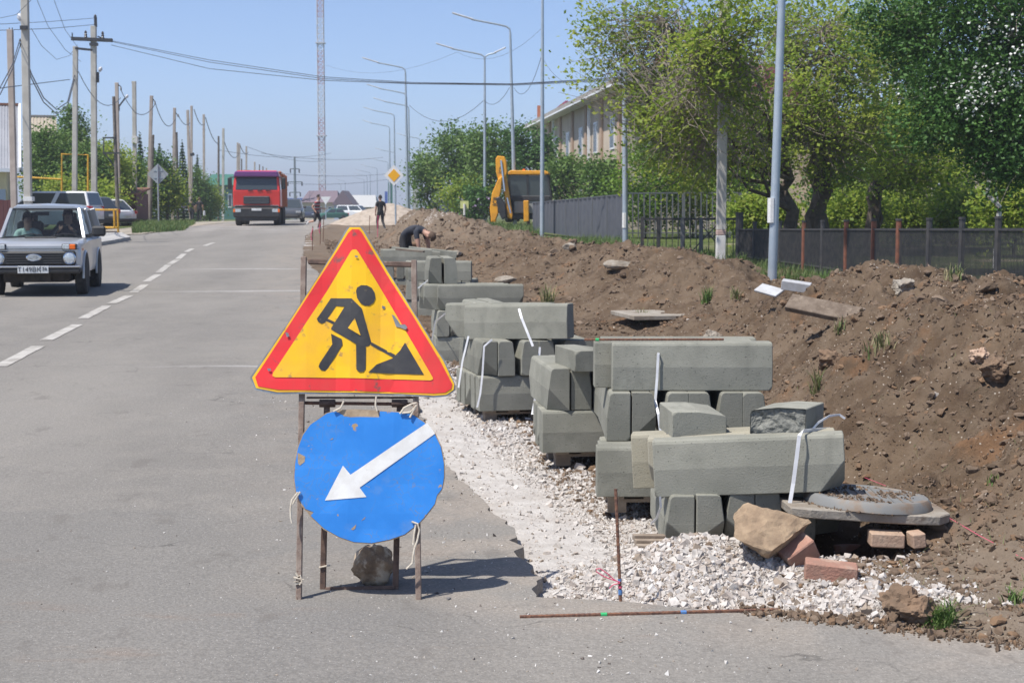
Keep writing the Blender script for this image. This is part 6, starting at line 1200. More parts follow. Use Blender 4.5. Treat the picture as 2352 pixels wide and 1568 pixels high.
wire([(0, 203, 50), (80, 193, 60), (160, 183, 70)], 'dark service cable across the left poles', 2.0); wire([(0, 42, 55), (38, 34, 52), (72, 0, 50)], 'thin wire at the top left corner', 1.2)
for a, b, D0, D1, sag, lb in (((180, 165), (277, 225), 72, 84, 0.9, 'from the strut pole to the rusty topped pole'), ((278, 208), (310, 258), 84, 92, 0.1, 'from the rusty topped pole to the box pole'), ((310, 258), (356, 240), 92, 96, 0.35, 'from the box pole to the wooden pole'), ((356, 235), (402, 275), 96, 108, 0.9, 'past the grey diamond sign'), ((409, 264), (436, 283), 108, 114, 0.35, 'right of the grey diamond sign'), ((446, 252), (470, 285), 120, 134, 0.5, 'above the two walkers'), ((472, 270), (503, 330), 134, 150, 0.6, 'left of the dark wooden pole'), ((513, 320), (548, 355), 140, 170, 0.9, 'beside the red truck'), ((552, 335), (570, 350), 172, 196, 0.5, 'above the red truck')):
    wire([(a[0], a[1], D0), (b[0], b[1], D1)], 'sagging cable '+lb, 1.7, sag)
wire([(1245, 124, 68), (1180, 202, 80)], 'thin cable between the third lamp post and the backhoe lamp', 1.1, 0.9); wire([(1170, 202, 80), (1112, 231, 95)], 'thin cable to the two armed lamp', 1.1, 0.5); wire([(1110, 232, 95), (940, 242, 110)], 'thin cable from the two armed lamp to the far row', 1.1, 1.2); wire([(1250, 140, 68), (1330, 185, 60), (1432, 120, 46)], 'thin cable right of the third lamp post', 1.0, 0.4)
for i, (a, b) in enumerate((((570, 338, 200), (742, 370, 260)), ((600, 352, 240), (880, 362, 300)), ((560, 390, 210), (905, 398, 280)), ((640, 420, 300), (905, 410, 330)), ((505, 345, 160), (760, 352, 240)))): wire([a, b], f'hazy distant wire across the road, {ORD[i]} from the top', 0.8, 0.7)
wire([(748, 150, 420), (1050, 120, 300), (1250, 60, 250)], 'very faint wire right of the mast', 0.6, 3)
# ------------------------------------------------------------------ vehicles
def paint(name, c, rough=0.28, metal=0.0): return mat(name, c, tuple(q*0.92 for q in c), rough, 1.5, 3, metal=metal, coat=0.4)
paint('paint_silver', (0.50, 0.515, 0.535), 0.30, 0.45); paint('paint_white', (0.78, 0.79, 0.80)); paint('paint_grey', (0.13, 0.135, 0.145), 0.3, 0.4); paint('paint_red', (0.68, 0.034, 0.026), 0.35); paint('paint_plum', (0.14, 0.03, 0.17), 0.3); paint('paint_orange', (0.50, 0.12, 0.025), 0.5); paint('paint_navy', (0.04, 0.05, 0.08), 0.3)
mat('jcb_yellow', (0.80, 0.36, 0.012), (0.66, 0.29, 0.02), 0.5, 3, 5, c3=(0.30, 0.20, 0.10), s3=5, lo3=0.62, hi3=0.75)
mat('plastic_black', (0.022, 0.022, 0.024), (0.035, 0.034, 0.033), 0.55, 6); mat('tyre', (0.028, 0.027, 0.026), (0.055, 0.05, 0.046), 0.9, 12); mat('rim', (0.30, 0.30, 0.31), None, 0.4, metal=0.7); mat('chrome', (0.62, 0.63, 0.65), None, 0.15, metal=1.0)
mat('car_glass', (0.045, 0.056, 0.063), None, 0.06, spec=0.7); mat('lens_clear', (0.62, 0.66, 0.68), (0.45, 0.48, 0.5), 0.12, 30, metal=0.3); mat('lens_orange', (0.85, 0.16, 0.01), None, 0.2); mat('lens_red', (0.50, 0.012, 0.012), None, 0.2); mat('plate_white', (0.72, 0.73, 0.72), (0.60, 0.60, 0.58), 0.6, 12); mat('plate_ink', (0.03, 0.03, 0.03), None, 0.7); mat('interior', (0.030, 0.031, 0.034), None, 0.8); mat('underbody', (0.035, 0.03, 0.026), (0.07, 0.055, 0.045), 0.9, 5)
def tinted():
    m = bpy.data.materials.new('windscreen_glass'); m.use_nodes = True; nt = m.node_tree; MATS['windscreen_glass'] = m
    tr = nt.nodes.new('ShaderNodeBsdfTransparent'); tr.inputs[0].default_value = (0.62, 0.70, 0.70, 1); gl_ = nt.nodes.new('ShaderNodeBsdfGlossy'); gl_.inputs['Roughness'].default_value = 0.02; fr = nt.nodes.new('ShaderNodeFresnel'); fr.inputs[0].default_value = 1.5
    mx = nt.nodes.new('ShaderNodeMixShader'); nt.links.new(fr.outputs[0], mx.inputs[0]); nt.links.new(tr.outputs[0], mx.inputs[1]); nt.links.new(gl_.outputs[0], mx.inputs[2]); nt.links.new(mx.outputs[0], nt.nodes['Material Output'].inputs[0])
tinted()
mat('cab_glass', (0.035, 0.045, 0.045), None, 0.08, spec=0.6)
def text_mesh(body, size, m, parent, loc, rot, name, depth=0.002, align='CENTER'):
    cu = bpy.data.curves.new(name, 'FONT'); cu.body = body; cu.size = size; cu.extrude = depth; cu.align_x = align; cu.align_y = 'CENTER'
    ob = bpy.data.objects.new(name, cu); COL.objects.link(ob); bpy.context.view_layer.update()
    me = bpy.data.meshes.new_from_object(ob.evaluated_get(bpy.context.evaluated_depsgraph_get())); bpy.data.objects.remove(ob)
    me.materials.clear(); me.materials.append(MATS[m]); return link(me, name, parent, loc, rot)
def wheel(parent, x, y, r, w, rimm='rim'):
    M = Matrix.Translation((x, y, r)) @ Matrix.Rotation(R(90), 4, 'Y')
    wh = MB().lathe([(r*0.60, -w/2), (r*0.92, -w/2), (r, -w*0.36), (r, w*0.36), (r*0.92, w/2), (r*0.60, w/2)], 24, M).build('wheel', 'tyre', parent, smooth=True)
    MB().lathe([(0.03, -w*0.42), (r*0.5, -w*0.38), (r*0.62, -w*0.49), (r*0.62, w*0.49), (r*0.5, w*0.38), (0.03, w*0.42)], 16, M).build('rim', rimm, wh, smooth=True); return wh
def ring(y, w, zb, zs, zt, inset=0.07, crown=0.02):
    return [(-w*0.96, y, zb), (-w, y, zb+0.12), (-w, y, zs), (-w+inset, y, zt), (-w*0.4, y, zt+crown), (w*0.4, y, zt+crown), (w-inset, y, zt), (w, y, zs), (w, y, zb+0.12), (w*0.96, y, zb)]
def inset_quad(a, b, c, d, k=0.06, off=0.006):
    a, b, c, d = map(Vector, (a, b, c, d)); ce = (a+b+c+d)/4; n = (b-a).cross(d-a).normalized()
    return [tuple(p+(ce-p)*k+n*off) for p in (a, b, c, d)]
def car(name, label, loc, yaw, L, Wd, H, pm, hood=0.25, trunk=0.05, belt=0.60, rr=0.31, group=None, cat='car', wind=0.16, rear=0.10):
    t = thing(name, label, cat, loc, yaw, group); w = Wd/2; zb = 0.24; zbelt = H*belt; f = -L/2; e = L/2; hy = f+L*hood; ty = e-L*trunk
    S = [ring(f, w*0.78, zb+0.12, zbelt*0.70, zbelt*0.78), ring(f+0.10, w*0.90, zb, zbelt*0.78, zbelt*0.88), ring(f+0.5, w*0.98, zb, zbelt*0.85, zbelt*0.94), ring(hy, w, zb, zbelt*0.92, zbelt), ring(0, w, zb, zbelt*0.95, zbelt+0.01), ring(e-0.5, w*0.99, zb, zbelt*0.96, zbelt+0.02), ring(e-0.10, w*0.92, zb, zbelt*0.92, zbelt*0.99), ring(e, w*0.80, zb+0.14, zbelt*0.84, zbelt*0.92)]
    MB().loft(S).build('body', pm, t, smooth=True)
    a0, a1, b0, b1 = hy-0.02, hy+L*wind, ty-L*rear, ty; wb, wt = w-0.07, w*0.76; z0 = zbelt-0.01; z1 = H
    lo = [(-wb, a0, z0), (wb, a0, z0), (wb, b1, z0), (-wb, b1, z0)]; hi = [(-wt, a1, z1-0.04), (wt, a1, z1-0.04), (wt, b0, z1-0.04), (-wt, b0, z1-0.04)]
    top = [(-wt+0.1, a1+0.2, z1), (wt-0.1, a1+0.2, z1), (wt-0.1, b0-0.2, z1), (-wt+0.1, b0-0.2, z1)]
    MB().loft([lo, hi, top]).build('cabin', pm, t, bevel=0.02)
    def pane(q, nm, k): MB().add(inset_quad(*q, k=k), [(0, 1, 2, 3)]).build(nm, 'car_glass', t, fixn=False)
    pane((lo[0], lo[1], hi[1], hi[0]), 'windscreen', 0.09); pane((lo[2], lo[3], hi[3], hi[2]), 'rear_window', 0.13)
    for A, B, C, D_, in ((lo[1], lo[2], hi[2], hi[1]), (lo[3], lo[0], hi[0], hi[3])):
        A, B, C, D_ = map(Vector, (A, B, C, D_)); m1, m2 = A.lerp(B, 0.5), D_.lerp(C, 0.5)
        pane((A, m1, m2, D_), 'side_window', 0.13); pane((m1, B, C, m2), 'side_window', 0.13)
    for sx in (-1, 1):
        for y in (f+L*0.18, e-L*0.19): wheel(t, sx*(w-0.10), y, rr, 0.2)
        MB().box((sx*w*0.68, f+0.03, zbelt*0.72), (w*0.36, 0.16, 0.13), rot=(0, 0, sx*R(18))).build('headlight', 'lens_clear', t, bevel=0.02)
        MB().box((sx*w*0.80, e-0.06, zbelt*0.90), (w*0.34, 0.14, 0.17), rot=(0, 0, -sx*R(22))).build('tail_light', 'lens_red', t, bevel=0.02)
        MB().box((sx*(w+0.08), hy+0.22, zbelt+0.06), (0.2, 0.09, 0.13)).build('mirror', 'plastic_black', t, bevel=0.03)
    MB().box((0, f+0.02, 0.36), (w*1.55, 0.1, 0.16)).build('front_bumper', 'plastic_black', t, bevel=0.03); MB().box((0, e-0.01, 0.38), (w*1.6, 0.1, 0.2)).build('rear_bumper', 'plastic_black', t, bevel=0.03); MB().box((0, e+0.045, 0.62), (0.5, 0.02, 0.11)).build('number_plate', 'plate_white', t)
    return t
PG = 'cars parked on the left'
car('parked_car', 'white off road car parked behind the silver car', gl(118, 70)+Vector((0, 0, 0.12)), R(-98), 4.6, 1.8, 1.74, 'paint_white', hood=0.22, trunk=0.01, rear=0.04, rr=0.36, group=PG, belt=0.62)
car('parked_car', 'dark grey hatchback between the two white parked cars', gl(178, 76)+Vector((0, 0, 0.08)), R(-112), 4.2, 1.75, 1.52, 'paint_grey', trunk=0.03, group=PG)
car('parked_car', 'white hatchback with red tail light beside the yellow barrier', gl(226, 83)+Vector((0, 0, -0.06)), R(-118), 4.3, 1.8, 1.52, 'paint_white', trunk=0.06, rear=0.14, group=PG)
car('car', 'dark grey car following behind the red truck', Vector((XA(668, 100), 100, float(rz(100)))), R(6), 4.4, 1.8, 1.5, 'paint_grey', trunk=0.12)
car('car', 'blue grey car far away left of the runner', Vector((XA(708, 170), 170, float(rz(170)))), R(8), 4.3, 1.75, 1.5, 'paint_navy', trunk=0.12)
car('car', 'small dark green car on the far road right of the runner', Vector((XA(765, 210), 210, float(rz(210)))), R(-70), 4.3, 1.75, 1.5, 'roof_green', trunk=0.12)
car('van', 'white van parked beside the far gravel heap', Vector((XA(815, 215), 215, float(rz(215))+0.1)), R(70), 4.9, 1.9, 1.9, 'paint_white', cat='van', trunk=0.0, rear=0.03, hood=0.16)
# silver off-road car driving towards the camera
NV = thing('off_road_car', 'silver boxy off road car with two people driving towards the camera', 'car', Vector((XA(80, 26.8), 26.8, float(rz(27.5))-0.02)), R(9.5))
S = [ring(0.0, 0.74, 0.52, 0.84, 0.90, 0.04, 0.0), ring(0.05, 0.79, 0.46, 0.87, 0.935, 0.05, 0.005), ring(0.4, 0.80, 0.44, 0.91, 0.975, 0.07, 0.015), ring(1.0, 0.81, 0.42, 0.95, 1.01, 0.07, 0.02), ring(1.15, 0.81, 0.40, 0.97, 1.02, 0.06, 0.0), ring(3.5, 0.81, 0.40, 0.97, 1.02, 0.06, 0.0), ring(3.68, 0.76, 0.48, 0.94, 1.0, 0.06, 0.0)]
MB().loft(S).build('body', 'paint_silver', NV, smooth=True)
for sx in (-1, 1):
    for y in (0.66, 2.90):
        m = MB(); pts = [(sx*0.805, y+0.43*math.cos(a), 0.36+0.43*math.sin(a)) for a in np.linspace(-0.1, math.pi+0.1, 13)]; m.tube(pts, 0.022, 6).build('wheel_arch', 'paint_silver', NV, smooth=True)
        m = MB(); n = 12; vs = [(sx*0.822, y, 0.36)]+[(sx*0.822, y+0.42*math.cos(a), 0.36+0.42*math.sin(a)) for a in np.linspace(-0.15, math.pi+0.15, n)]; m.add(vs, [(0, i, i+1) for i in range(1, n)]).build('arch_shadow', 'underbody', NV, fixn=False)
        wheel(NV, sx*0.735, y, 0.345, 0.19)
# roof and pillars
a0, a1 = 1.08, 1.60; zr = 1.60
RS = [[(-0.60, a1, zr-0.05), (-0.52, a1+0.02, zr-0.005), (0, a1+0.02, zr+0.012), (0.52, a1+0.02, zr-0.005), (0.60, a1, zr-0.05)], [(-0.64, 1.95, zr-0.04), (-0.54, 1.95, zr+0.03), (0, 1.95, zr+0.05), (0.54, 1.95, zr+0.03), (0.64, 1.95, zr-0.04)], [(-0.64, 3.1, zr-0.05), (-0.54, 3.1, zr+0.02), (0, 3.1, zr+0.04), (0.54, 3.1, zr+0.02), (0.64, 3.1, zr-0.05)], [(-0.60, 3.3, zr-0.10), (-0.52, 3.32, zr-0.05), (0, 3.34, zr-0.03), (0.52, 3.32, zr-0.05), (0.60, 3.3, zr-0.10)]]
RS = [[*q, *[(p[0]*0.97, p[1], p[2]-0.05) for p in q[::-1]]] for q in RS]
MB().loft(RS).build('roof', 'paint_silver', NV, smooth=True)
for sx in (-1, 1):
    for p, q, w_ in (((sx*0.74, a0, 1.0), (sx*0.605, a1, zr-0.05), 0.06), ((sx*0.76, 2.15, 1.0), (sx*0.635, 2.1, zr-0.05), 0.09), ((sx*0.76, 3.3, 1.0), (sx*0.62, 3.15, zr-0.06), 0.22)): MB().beam(p, q, w_, 0.06, up=(0, 1, 0)).build('pillar', 'paint_silver', NV, bevel=0.01)
    MB().add([(sx*0.752, 1.12, 1.02), (sx*0.765, 2.12, 1.02), (sx*0.64, 2.08, zr-0.06), (sx*0.615, 1.62, zr-0.06)], [(0, 1, 2, 3)]).build('side_window', 'windscreen_glass', NV, fixn=False); MB().add([(sx*0.768, 2.2, 1.02), (sx*0.765, 3.22, 1.02), (sx*0.63, 3.1, zr-0.06), (sx*0.645, 2.14, zr-0.06)], [(0, 1, 2, 3)]).build('side_window', 'windscreen_glass', NV, fixn=False)
    mi = MB().box((sx*0.99, 1.20, 1.14), (0.25, 0.11, 0.19)).build('mirror', 'plastic_black', NV, bevel=0.035); MB().beam((sx*0.76, 1.22, 1.05), (sx*0.95, 1.21, 1.09), 0.07, 0.06).build('mirror_arm', 'plastic_black', mi)
    hl = MB().lathe([(0.093, 0.0), (0.093, 0.02), (0.08, 0.035), (0.0, 0.042)], 24, Matrix.Translation((sx*0.605, -0.035, 0.685)) @ Matrix.Rotation(R(90), 4, 'X')).build('headlight', 'lens_clear', NV, smooth=True)
    MB().lathe([(0.108, 0.0), (0.108, 0.02), (0.092, 0.025), (0.092, 0.0)], 24, Matrix.Translation((sx*0.605, -0.038, 0.685)) @ Matrix.Rotation(R(90), 4, 'X')).build('bezel', 'chrome', hl, smooth=True)
    MB().box((sx*0.545, -0.01, 0.885), (0.12, 0.07, 0.085)).build('position_lamp', 'lens_clear', NV, bevel=0.012); MB().box((sx*0.655, -0.008, 0.885), (0.10, 0.07, 0.085)).build('indicator', 'lens_orange', NV, bevel=0.012); MB().box((sx*0.60, 0.005, 0.885), (0.255, 0.07, 0.105)).build('lamp_surround', 'plastic_black', NV, bevel=0.012)
    MB().box((sx*0.79, 0.30, 0.83), (0.03, 0.07, 0.04)).build('side_repeater', 'lens_orange', NV)
MB().add([(-0.70, a0+0.01, 1.025), (0.70, a0+0.01, 1.025), (0.575, a1-0.01, zr-0.06), (-0.575, a1-0.01, zr-0.06)], [(0, 1, 2, 3)]).build('windscreen', 'windscreen_glass', NV, fixn=False)
MB().beam((-0.74, a0-0.01, 1.015), (0.74, a0-0.01, 1.015), 0.05, 0.03).build('windscreen_seal', 'plastic_black', NV); MB().beam((-0.60, a1, zr-0.055), (0.60, a1, zr-0.055), 0.05, 0.03).build('windscreen_seal', 'plastic_black', NV)
MB().add([(-0.68, 3.45, 1.02), (0.68, 3.45, 1.02), (0.56, 3.28, 1.50), (-0.56, 3.28, 1.50)], [(0, 1, 2, 3)]).build('rear_window', 'windscreen_glass', NV, fixn=False)
gr_ = MB().box((0, -0.012, 0.685), (1.42, 0.06, 0.25)).build('grille', 'plastic_black', NV, bevel=0.03)
for k in range(5): MB().box((0, -0.052, 0.60+0.042*k), (0.94, 0.03, 0.016)).build('grille_bar', 'interior', gr_, bevel=0.004)
lg = MB().lathe([(0.105, 0.0), (0.105, 0.012), (0.088, 0.018), (0.088, 0.006), (0.0, 0.006)], 28, Matrix.Translation((0, -0.07, 0.70)) @ Matrix.Rotation(R(90), 4, 'X') @ Matrix.Diagonal((1.25, 0.58, 1, 1))).build('badge', 'chrome', NV, smooth=True)
MB().tube([(-0.075, -0.092, 0.69), (-0.02, -0.092, 0.685), (0.0, -0.092, 0.715), (0.045, -0.092, 0.715), (0.075, -0.092, 0.695), (0.03, -0.092, 0.685)], 0.010, 6).build('emblem', 'chrome', lg)
bp = MB().box((0, -0.10, 0.475), (1.60, 0.17, 0.11)).build('bumper', 'plastic_black', NV, bevel=0.03); MB().box((0, -0.115, 0.540), (1.60, 0.16, 0.035)).build('bumper_strip', 'chrome', bp, bevel=0.012)
pl = MB().box((0, -0.195, 0.492), (0.52, 0.012, 0.125)).build('number_plate', 'plate_white', NV, bevel=0.003)
text_mesh('Т149ВК', 0.115, 'plate_ink', pl, (-0.065, -0.204, 0.492), (R(90), 0, 0), 'plate_text'); text_mesh('56', 0.085, 'plate_ink', pl, (0.195, -0.204, 0.505), (R(90), 0, 0), 'region_text'); MB().box((0.125, -0.203, 0.492), (0.006, 0.003, 0.12)).build('divider', 'plate_ink', pl)
MB().box((0, 0.93, 1.032), (0.56, 0.16, 0.022)).build('bonnet_vent', 'plastic_black', NV, bevel=0.01); MB().tube([(-0.76, -0.012, 0.845), (0.76, -0.012, 0.845)], 0.006, 5).build('bonnet_seam', 'plastic_black', NV)
for xa, xb3 in ((-0.42, -0.02), (0.16, 0.60)): MB().tube([(xa, 1.06, 1.05), ((xa+xb3)/2, 1.12, 1.09), (xb3, 1.13, 1.07)], 0.012, 5).build('wiper', 'plastic_black', NV)
MB().box((0, 1.8, 0.36), (1.15, 3.1, 0.22)).build('underbody', 'underbody', NV, bevel=0.03); MB().tube([(-0.6, 0.66, 0.33), (0.6, 0.66, 0.33)], 0.06, 8).build('axle', 'underbody', NV); MB().box((0, 0.35, 0.36), (0.5, 0.5, 0.2)).build('sump_guard', 'underbody', NV)
it = MB().box((0, 1.30, 0.98), (1.40, 0.36, 0.14)).build('dashboard', 'interior', NV, bevel=0.03)
for sx in (-1, 1): st_ = MB().box((sx*0.36, 2.15, 0.95), (0.48, 0.14, 0.75), rot=(R(-12), 0, 0)).build('seat', 'interior', NV, bevel=0.05); MB().box((sx*0.36, 2.25, 1.39), (0.26, 0.09, 0.18)).build('headrest', 'interior', st_, bevel=0.03)
MB().box((0, 2.95, 0.9), (1.3, 0.14, 0.5)).build('rear_seat', 'interior', NV, bevel=0.05); MB().box((-0.06, 1.62, 1.46), (0.24, 0.03, 0.07)).build('rear_mirror', 'plastic_black', NV)
mm = Matrix.Translation((0.36, 1.52, 1.06)) @ Matrix.Rotation(R(62), 4, 'X'); MB().tube([mm @ Vector((0.19*math.cos(a), 0.19*math.sin(a), 0)) for a in np.linspace(0, 2*math.pi, 25)], 0.015, 6, cap=False).build('steering_wheel', 'plastic_black', NV, smooth=True); MB().tube([mm @ Vector((0, 0, 0)), mm @ Vector((0, 0, -0.3))], 0.03, 6).build('steering_column', 'plastic_black', NV)
# red truck
TK = thing('red_truck', 'red dump truck with plum visor coming down the far road', 'truck', Vector((XA(592, 82), 82, float(rz(82)))), R(5.5))
def tb(c, d, nm, m, bev=0.03, par=None, rot=None): return MB().box(c, d, rot).build(nm, m, par or TK, bevel=bev)
CS = [[(-1.25, 0.0, 1.0), (1.25, 0.0, 1.0), (1.25, 0.0, 1.88), (-1.25, 0.0, 1.88)]]
m = MB(); m.loft([[(-1.25, 0.04, 1.0), (1.25, 0.04, 1.0), (1.25, 2.1, 1.0), (-1.25, 2.1, 1.0)], [(-1.25, 0.0, 1.85), (1.25, 0.0, 1.85), (1.25, 2.1, 1.85), (-1.25, 2.1, 1.85)], [(-1.18, 0.22, 2.66), (1.18, 0.22, 2.66), (1.2, 2.1, 2.66), (-1.2, 2.1, 2.66)], [(-1.05, 0.5, 2.95), (1.05, 0.5, 2.95), (1.1, 2.05, 2.95), (-1.1, 2.05, 2.95)]]); m.build('cab', 'paint_red', TK, bevel=0.04)
MB().add([(-1.10, 0.0, 1.92), (1.10, 0.0, 1.92), (1.06, 0.185, 2.60), (-1.06, 0.185, 2.60)], [(0, 1, 2, 3)]).build('windscreen', 'car_glass', TK, fixn=False)
m = MB(); m.prism([(-1.22, 2.60), (1.22, 2.60), (1.12, 2.90), (-1.12, 2.90)], 0.30, None, -0.06); m.build('visor', 'paint_plum', TK, bevel=0.05)
tb((0, -0.02, 1.36), (1.40, 0.08, 0.42), 'grille', 'plastic_black', 0.05)
for k in range(5): tb((0, -0.065, 1.20+0.08*k), (1.3, 0.02, 0.03), 'grille_bar', 'paint_grey', 0.005)
tb((0, 0.0, 1.03), (2.30, 0.1, 0.1), 'seam', 'plastic_black', 0.01); b_ = tb((0, -0.03, 0.70), (2.48, 0.34, 0.52), 'bumper', 'plastic_black', 0.06); tb((0, 0.15, 0.36), (2.2, 0.5, 0.22), 'skirt', 'plastic_black', 0.04)
for sx in (-1, 1):
    tb((sx*0.98, -0.205, 0.80), (0.30, 0.03, 0.17), 'headlight', 'lens_clear', 0.01); tb((sx*1.18, -0.20, 0.80), (0.11, 0.04, 0.17), 'indicator', 'lens_orange', 0.01); tb((sx*0.95, -0.03, 1.05), (0.42, 0.03, 0.07), 'step_lamp', 'lens_clear', 0.005)
    mr = tb((sx*1.42, 0.15, 2.25), (0.22, 0.12, 0.62), 'mirror', 'plastic_black', 0.03); tb((sx*1.30, 0.2, 2.58), (0.26, 0.05, 0.05), 'mirror_arm', 'plastic_black', 0.01, mr)
    MB().add(inset_quad((sx*1.255, 0.15, 1.9), (sx*1.255, 1.3, 1.9), (sx*1.2, 1.3, 2.6), (sx*1.2, 0.35, 2.6), 0.05, 0.0), [(0, 1, 2, 3)]).build('side_window', 'car_glass', TK, fixn=False)
    for y in (1.0, 4.6, 5.9): wheel(TK, sx*1.02, y, 0.52, 0.34, 'paint_red')
for xa in (-0.45, 0.05, 0.5): MB().tube([(xa, -0.01, 1.86), (xa+0.25, -0.02, 1.9)], 0.02, 5).build('wiper', 'plastic_black', TK)
pl = tb((0, -0.21, 0.86), (0.52, 0.02, 0.12), 'number_plate', 'plate_white', 0.003)
m = MB(); m.prism([(2.35, 0.95), (7.2, 1.1), (7.4, 2.85), (2.0, 2.95), (2.2, 2.4)], 2.45, Matrix(((0, 1, 0, -1.225), (1, 0, 0, 0), (0, 0, 1, 0), (0, 0, 0, 1)))); m.build('dump_body', 'paint_orange', TK, bevel=0.04)
for k in range(5):
    for sx in (-1, 1): tb((sx*1.26, 2.7+1.0*k, 1.9), (0.08, 0.12, 1.8), 'body_rib', 'paint_orange', 0.01)
tb((0, 4.0, 0.75), (0.9, 6.6, 0.3), 'chassis', 'underbody', 0.02)
# ------------------------------------------------------------------ backhoe loader
DB = 79.0; sB = DB/FPX; bb_ = Vector((XA(1195, DB), DB, W(1195, 511, DB).z)); BH = thing('backhoe_loader', 'yellow backhoe loader with folded arm parked behind the mound', 'backhoe', bb_, R(-4))
def q(x, y): return ((x-1195)*sB, (511-y)*sB)
def bpris(pts, y0, dep, nm, m, par=None, bev=0.03): return MB().prism([q(*p) for p in pts], dep, None, y0).build(nm, m, par or BH, bevel=bev)
bpris([(1166, 396), (1172, 392), (1252, 393), (1259, 397), (1258, 401), (1166, 402)], 0.3, 1.9, 'cab_roof', 'jcb_yellow')
for a, b, y in (((1168, 402), (1164, 452), 0.4), ((1256, 402), (1264, 452), 0.4), ((1210, 402), (1211, 450), 0.38), ((1168, 402), (1164, 452), 2.1), ((1256, 402), (1264, 452), 2.1)): pa, pb = q(*a), q(*b); MB().beam((pa[0], y, pa[1]), (pb[0], y, pb[1]), 0.09, 0.08, up=(0, 1, 0)).build('cab_post', 'plastic_black', BH)
for xs in ((1169, 1209, 1209, 1166), (1212, 1255, 1262, 1212)): A_, B_, C_, D_ = q(xs[0], 403), q(xs[1], 403), q(xs[2], 450), q(xs[3], 450); MB().add([(A_[0], 0.42, A_[1]), (B_[0], 0.42, B_[1]), (C_[0], 0.42, C_[1]), (D_[0], 0.42, D_[1])], [(0, 1, 2, 3)]).build('rear_window', 'cab_glass', BH, fixn=False)
for sx, x in ((1, 1262), (-1, 1166)): xx = q(x, 0)[0]; MB().add([(xx, 0.42, 1.35), (xx, 2.1, 1.35), (xx, 2.1, 2.4), (xx, 0.42, 2.4)], [(0, 1, 2, 3)]).build('side_window', 'cab_glass', BH, fixn=False)
bpris([(1190, 418), (1206, 418), (1208, 452), (1188, 452)], 1.2, 0.3, 'seat', 'interior'); bpris([(1166, 450), (1264, 450), (1264, 462), (1166, 462)], 0.3, 1.9, 'cab_base', 'plastic_black')
bpris([(1180, 458), (1252, 452), (1255, 490), (1180, 490)], 0.35, 3.4, 'chassis', mat('body_grey', (0.30, 0.30, 0.29), None, 0.6)); bpris([(1168, 485), (1240, 485), (1240, 504), (1168, 504)], 0.5, 0.6, 'rear_frame', 'plastic_black')
bpris([(1205, 447), (1255, 447), (1262, 468), (1205, 468)], 3.2, 2.2, 'engine_cover', 'jcb_yellow')
st1 = bpris([(1202, 461), (1214, 461), (1215, 508), (1203, 510)], 0.0, 0.28, 'stabiliser', 'jcb_yellow'); bpris([(1128, 485), (1138, 485), (1139, 510), (1127, 510)], 0.05, 0.28, 'stabiliser', 'jcb_yellow')
am = bpris([(1140, 367), (1144, 360), (1160, 362), (1164, 372), (1166, 396), (1160, 415), (1146, 415), (1141, 398)], -0.45, 0.42, 'boom', 'jcb_yellow')
dp = bpris([(1146, 412), (1156, 405), (1152, 440), (1146, 462), (1146, 490), (1140, 506), (1130, 508), (1127, 480), (1132, 445)], -0.55, 0.36, 'dipper', 'jcb_yellow'); bpris([(1155, 402), (1164, 404), (1172, 455), (1178, 495), (1176, 504), (1166, 500), (1160, 450)], -0.30, 0.24, 'boom_link', 'jcb_yellow')
bk = bpris([(1141, 455), (1150, 452), (1162, 470), (1164, 498), (1155, 505), (1146, 485)], -0.60, 0.7, 'bucket', 'plastic_black'); 
for k in range(4): bpris([(1158+2.2*k, 500), (1160+2.2*k, 500), (1159+2.2*k, 508)], -0.55+0.15*k, 0.08, 'tooth', 'body_grey', bk, 0.0)
for a, b in (((1152, 370), (1160, 440)), ((1166, 455), (1174, 490))): pa, pb = q(*a), q(*b); MB().tube([(pa[0], -0.5, pa[1]), (pb[0], -0.5, pb[1])], 0.05, 8).build('ram', 'chrome', BH)
for txt, (x, y), sz, an in (('JCB', (1139.5, 463), 0.30, 82), ('JCB', (1151.5, 392), 0.22, 84)):
    px, pz = q(x, y); text_mesh(txt, sz, 'plastic_black', dp if sz > 0.25 else am, (px, -0.565 if sz > 0.25 else -0.465, pz), (R(90), R(-an), 0), 'lettering')
for x, y, r in ((1166, 1.0, 0.66), (1243, 1.0, 0.66), (1172, 4.2, 0.45), (1240, 4.2, 0.45)): wheel(BH, q(x, 0)[0], y, r, 0.4, 'jcb_yellow')
MB().tube([(q(1200, 0)[0], 1.2, 2.6), (q(1200, 0)[0], 1.2, 2.78)], 0.07, 8).build('beacon', 'lens_orange', BH); MB().box((q(1270, 0)[0], 2.0, 1.75), (0.16, 0.08, 0.3)).build('mirror', 'plastic_black', BH)
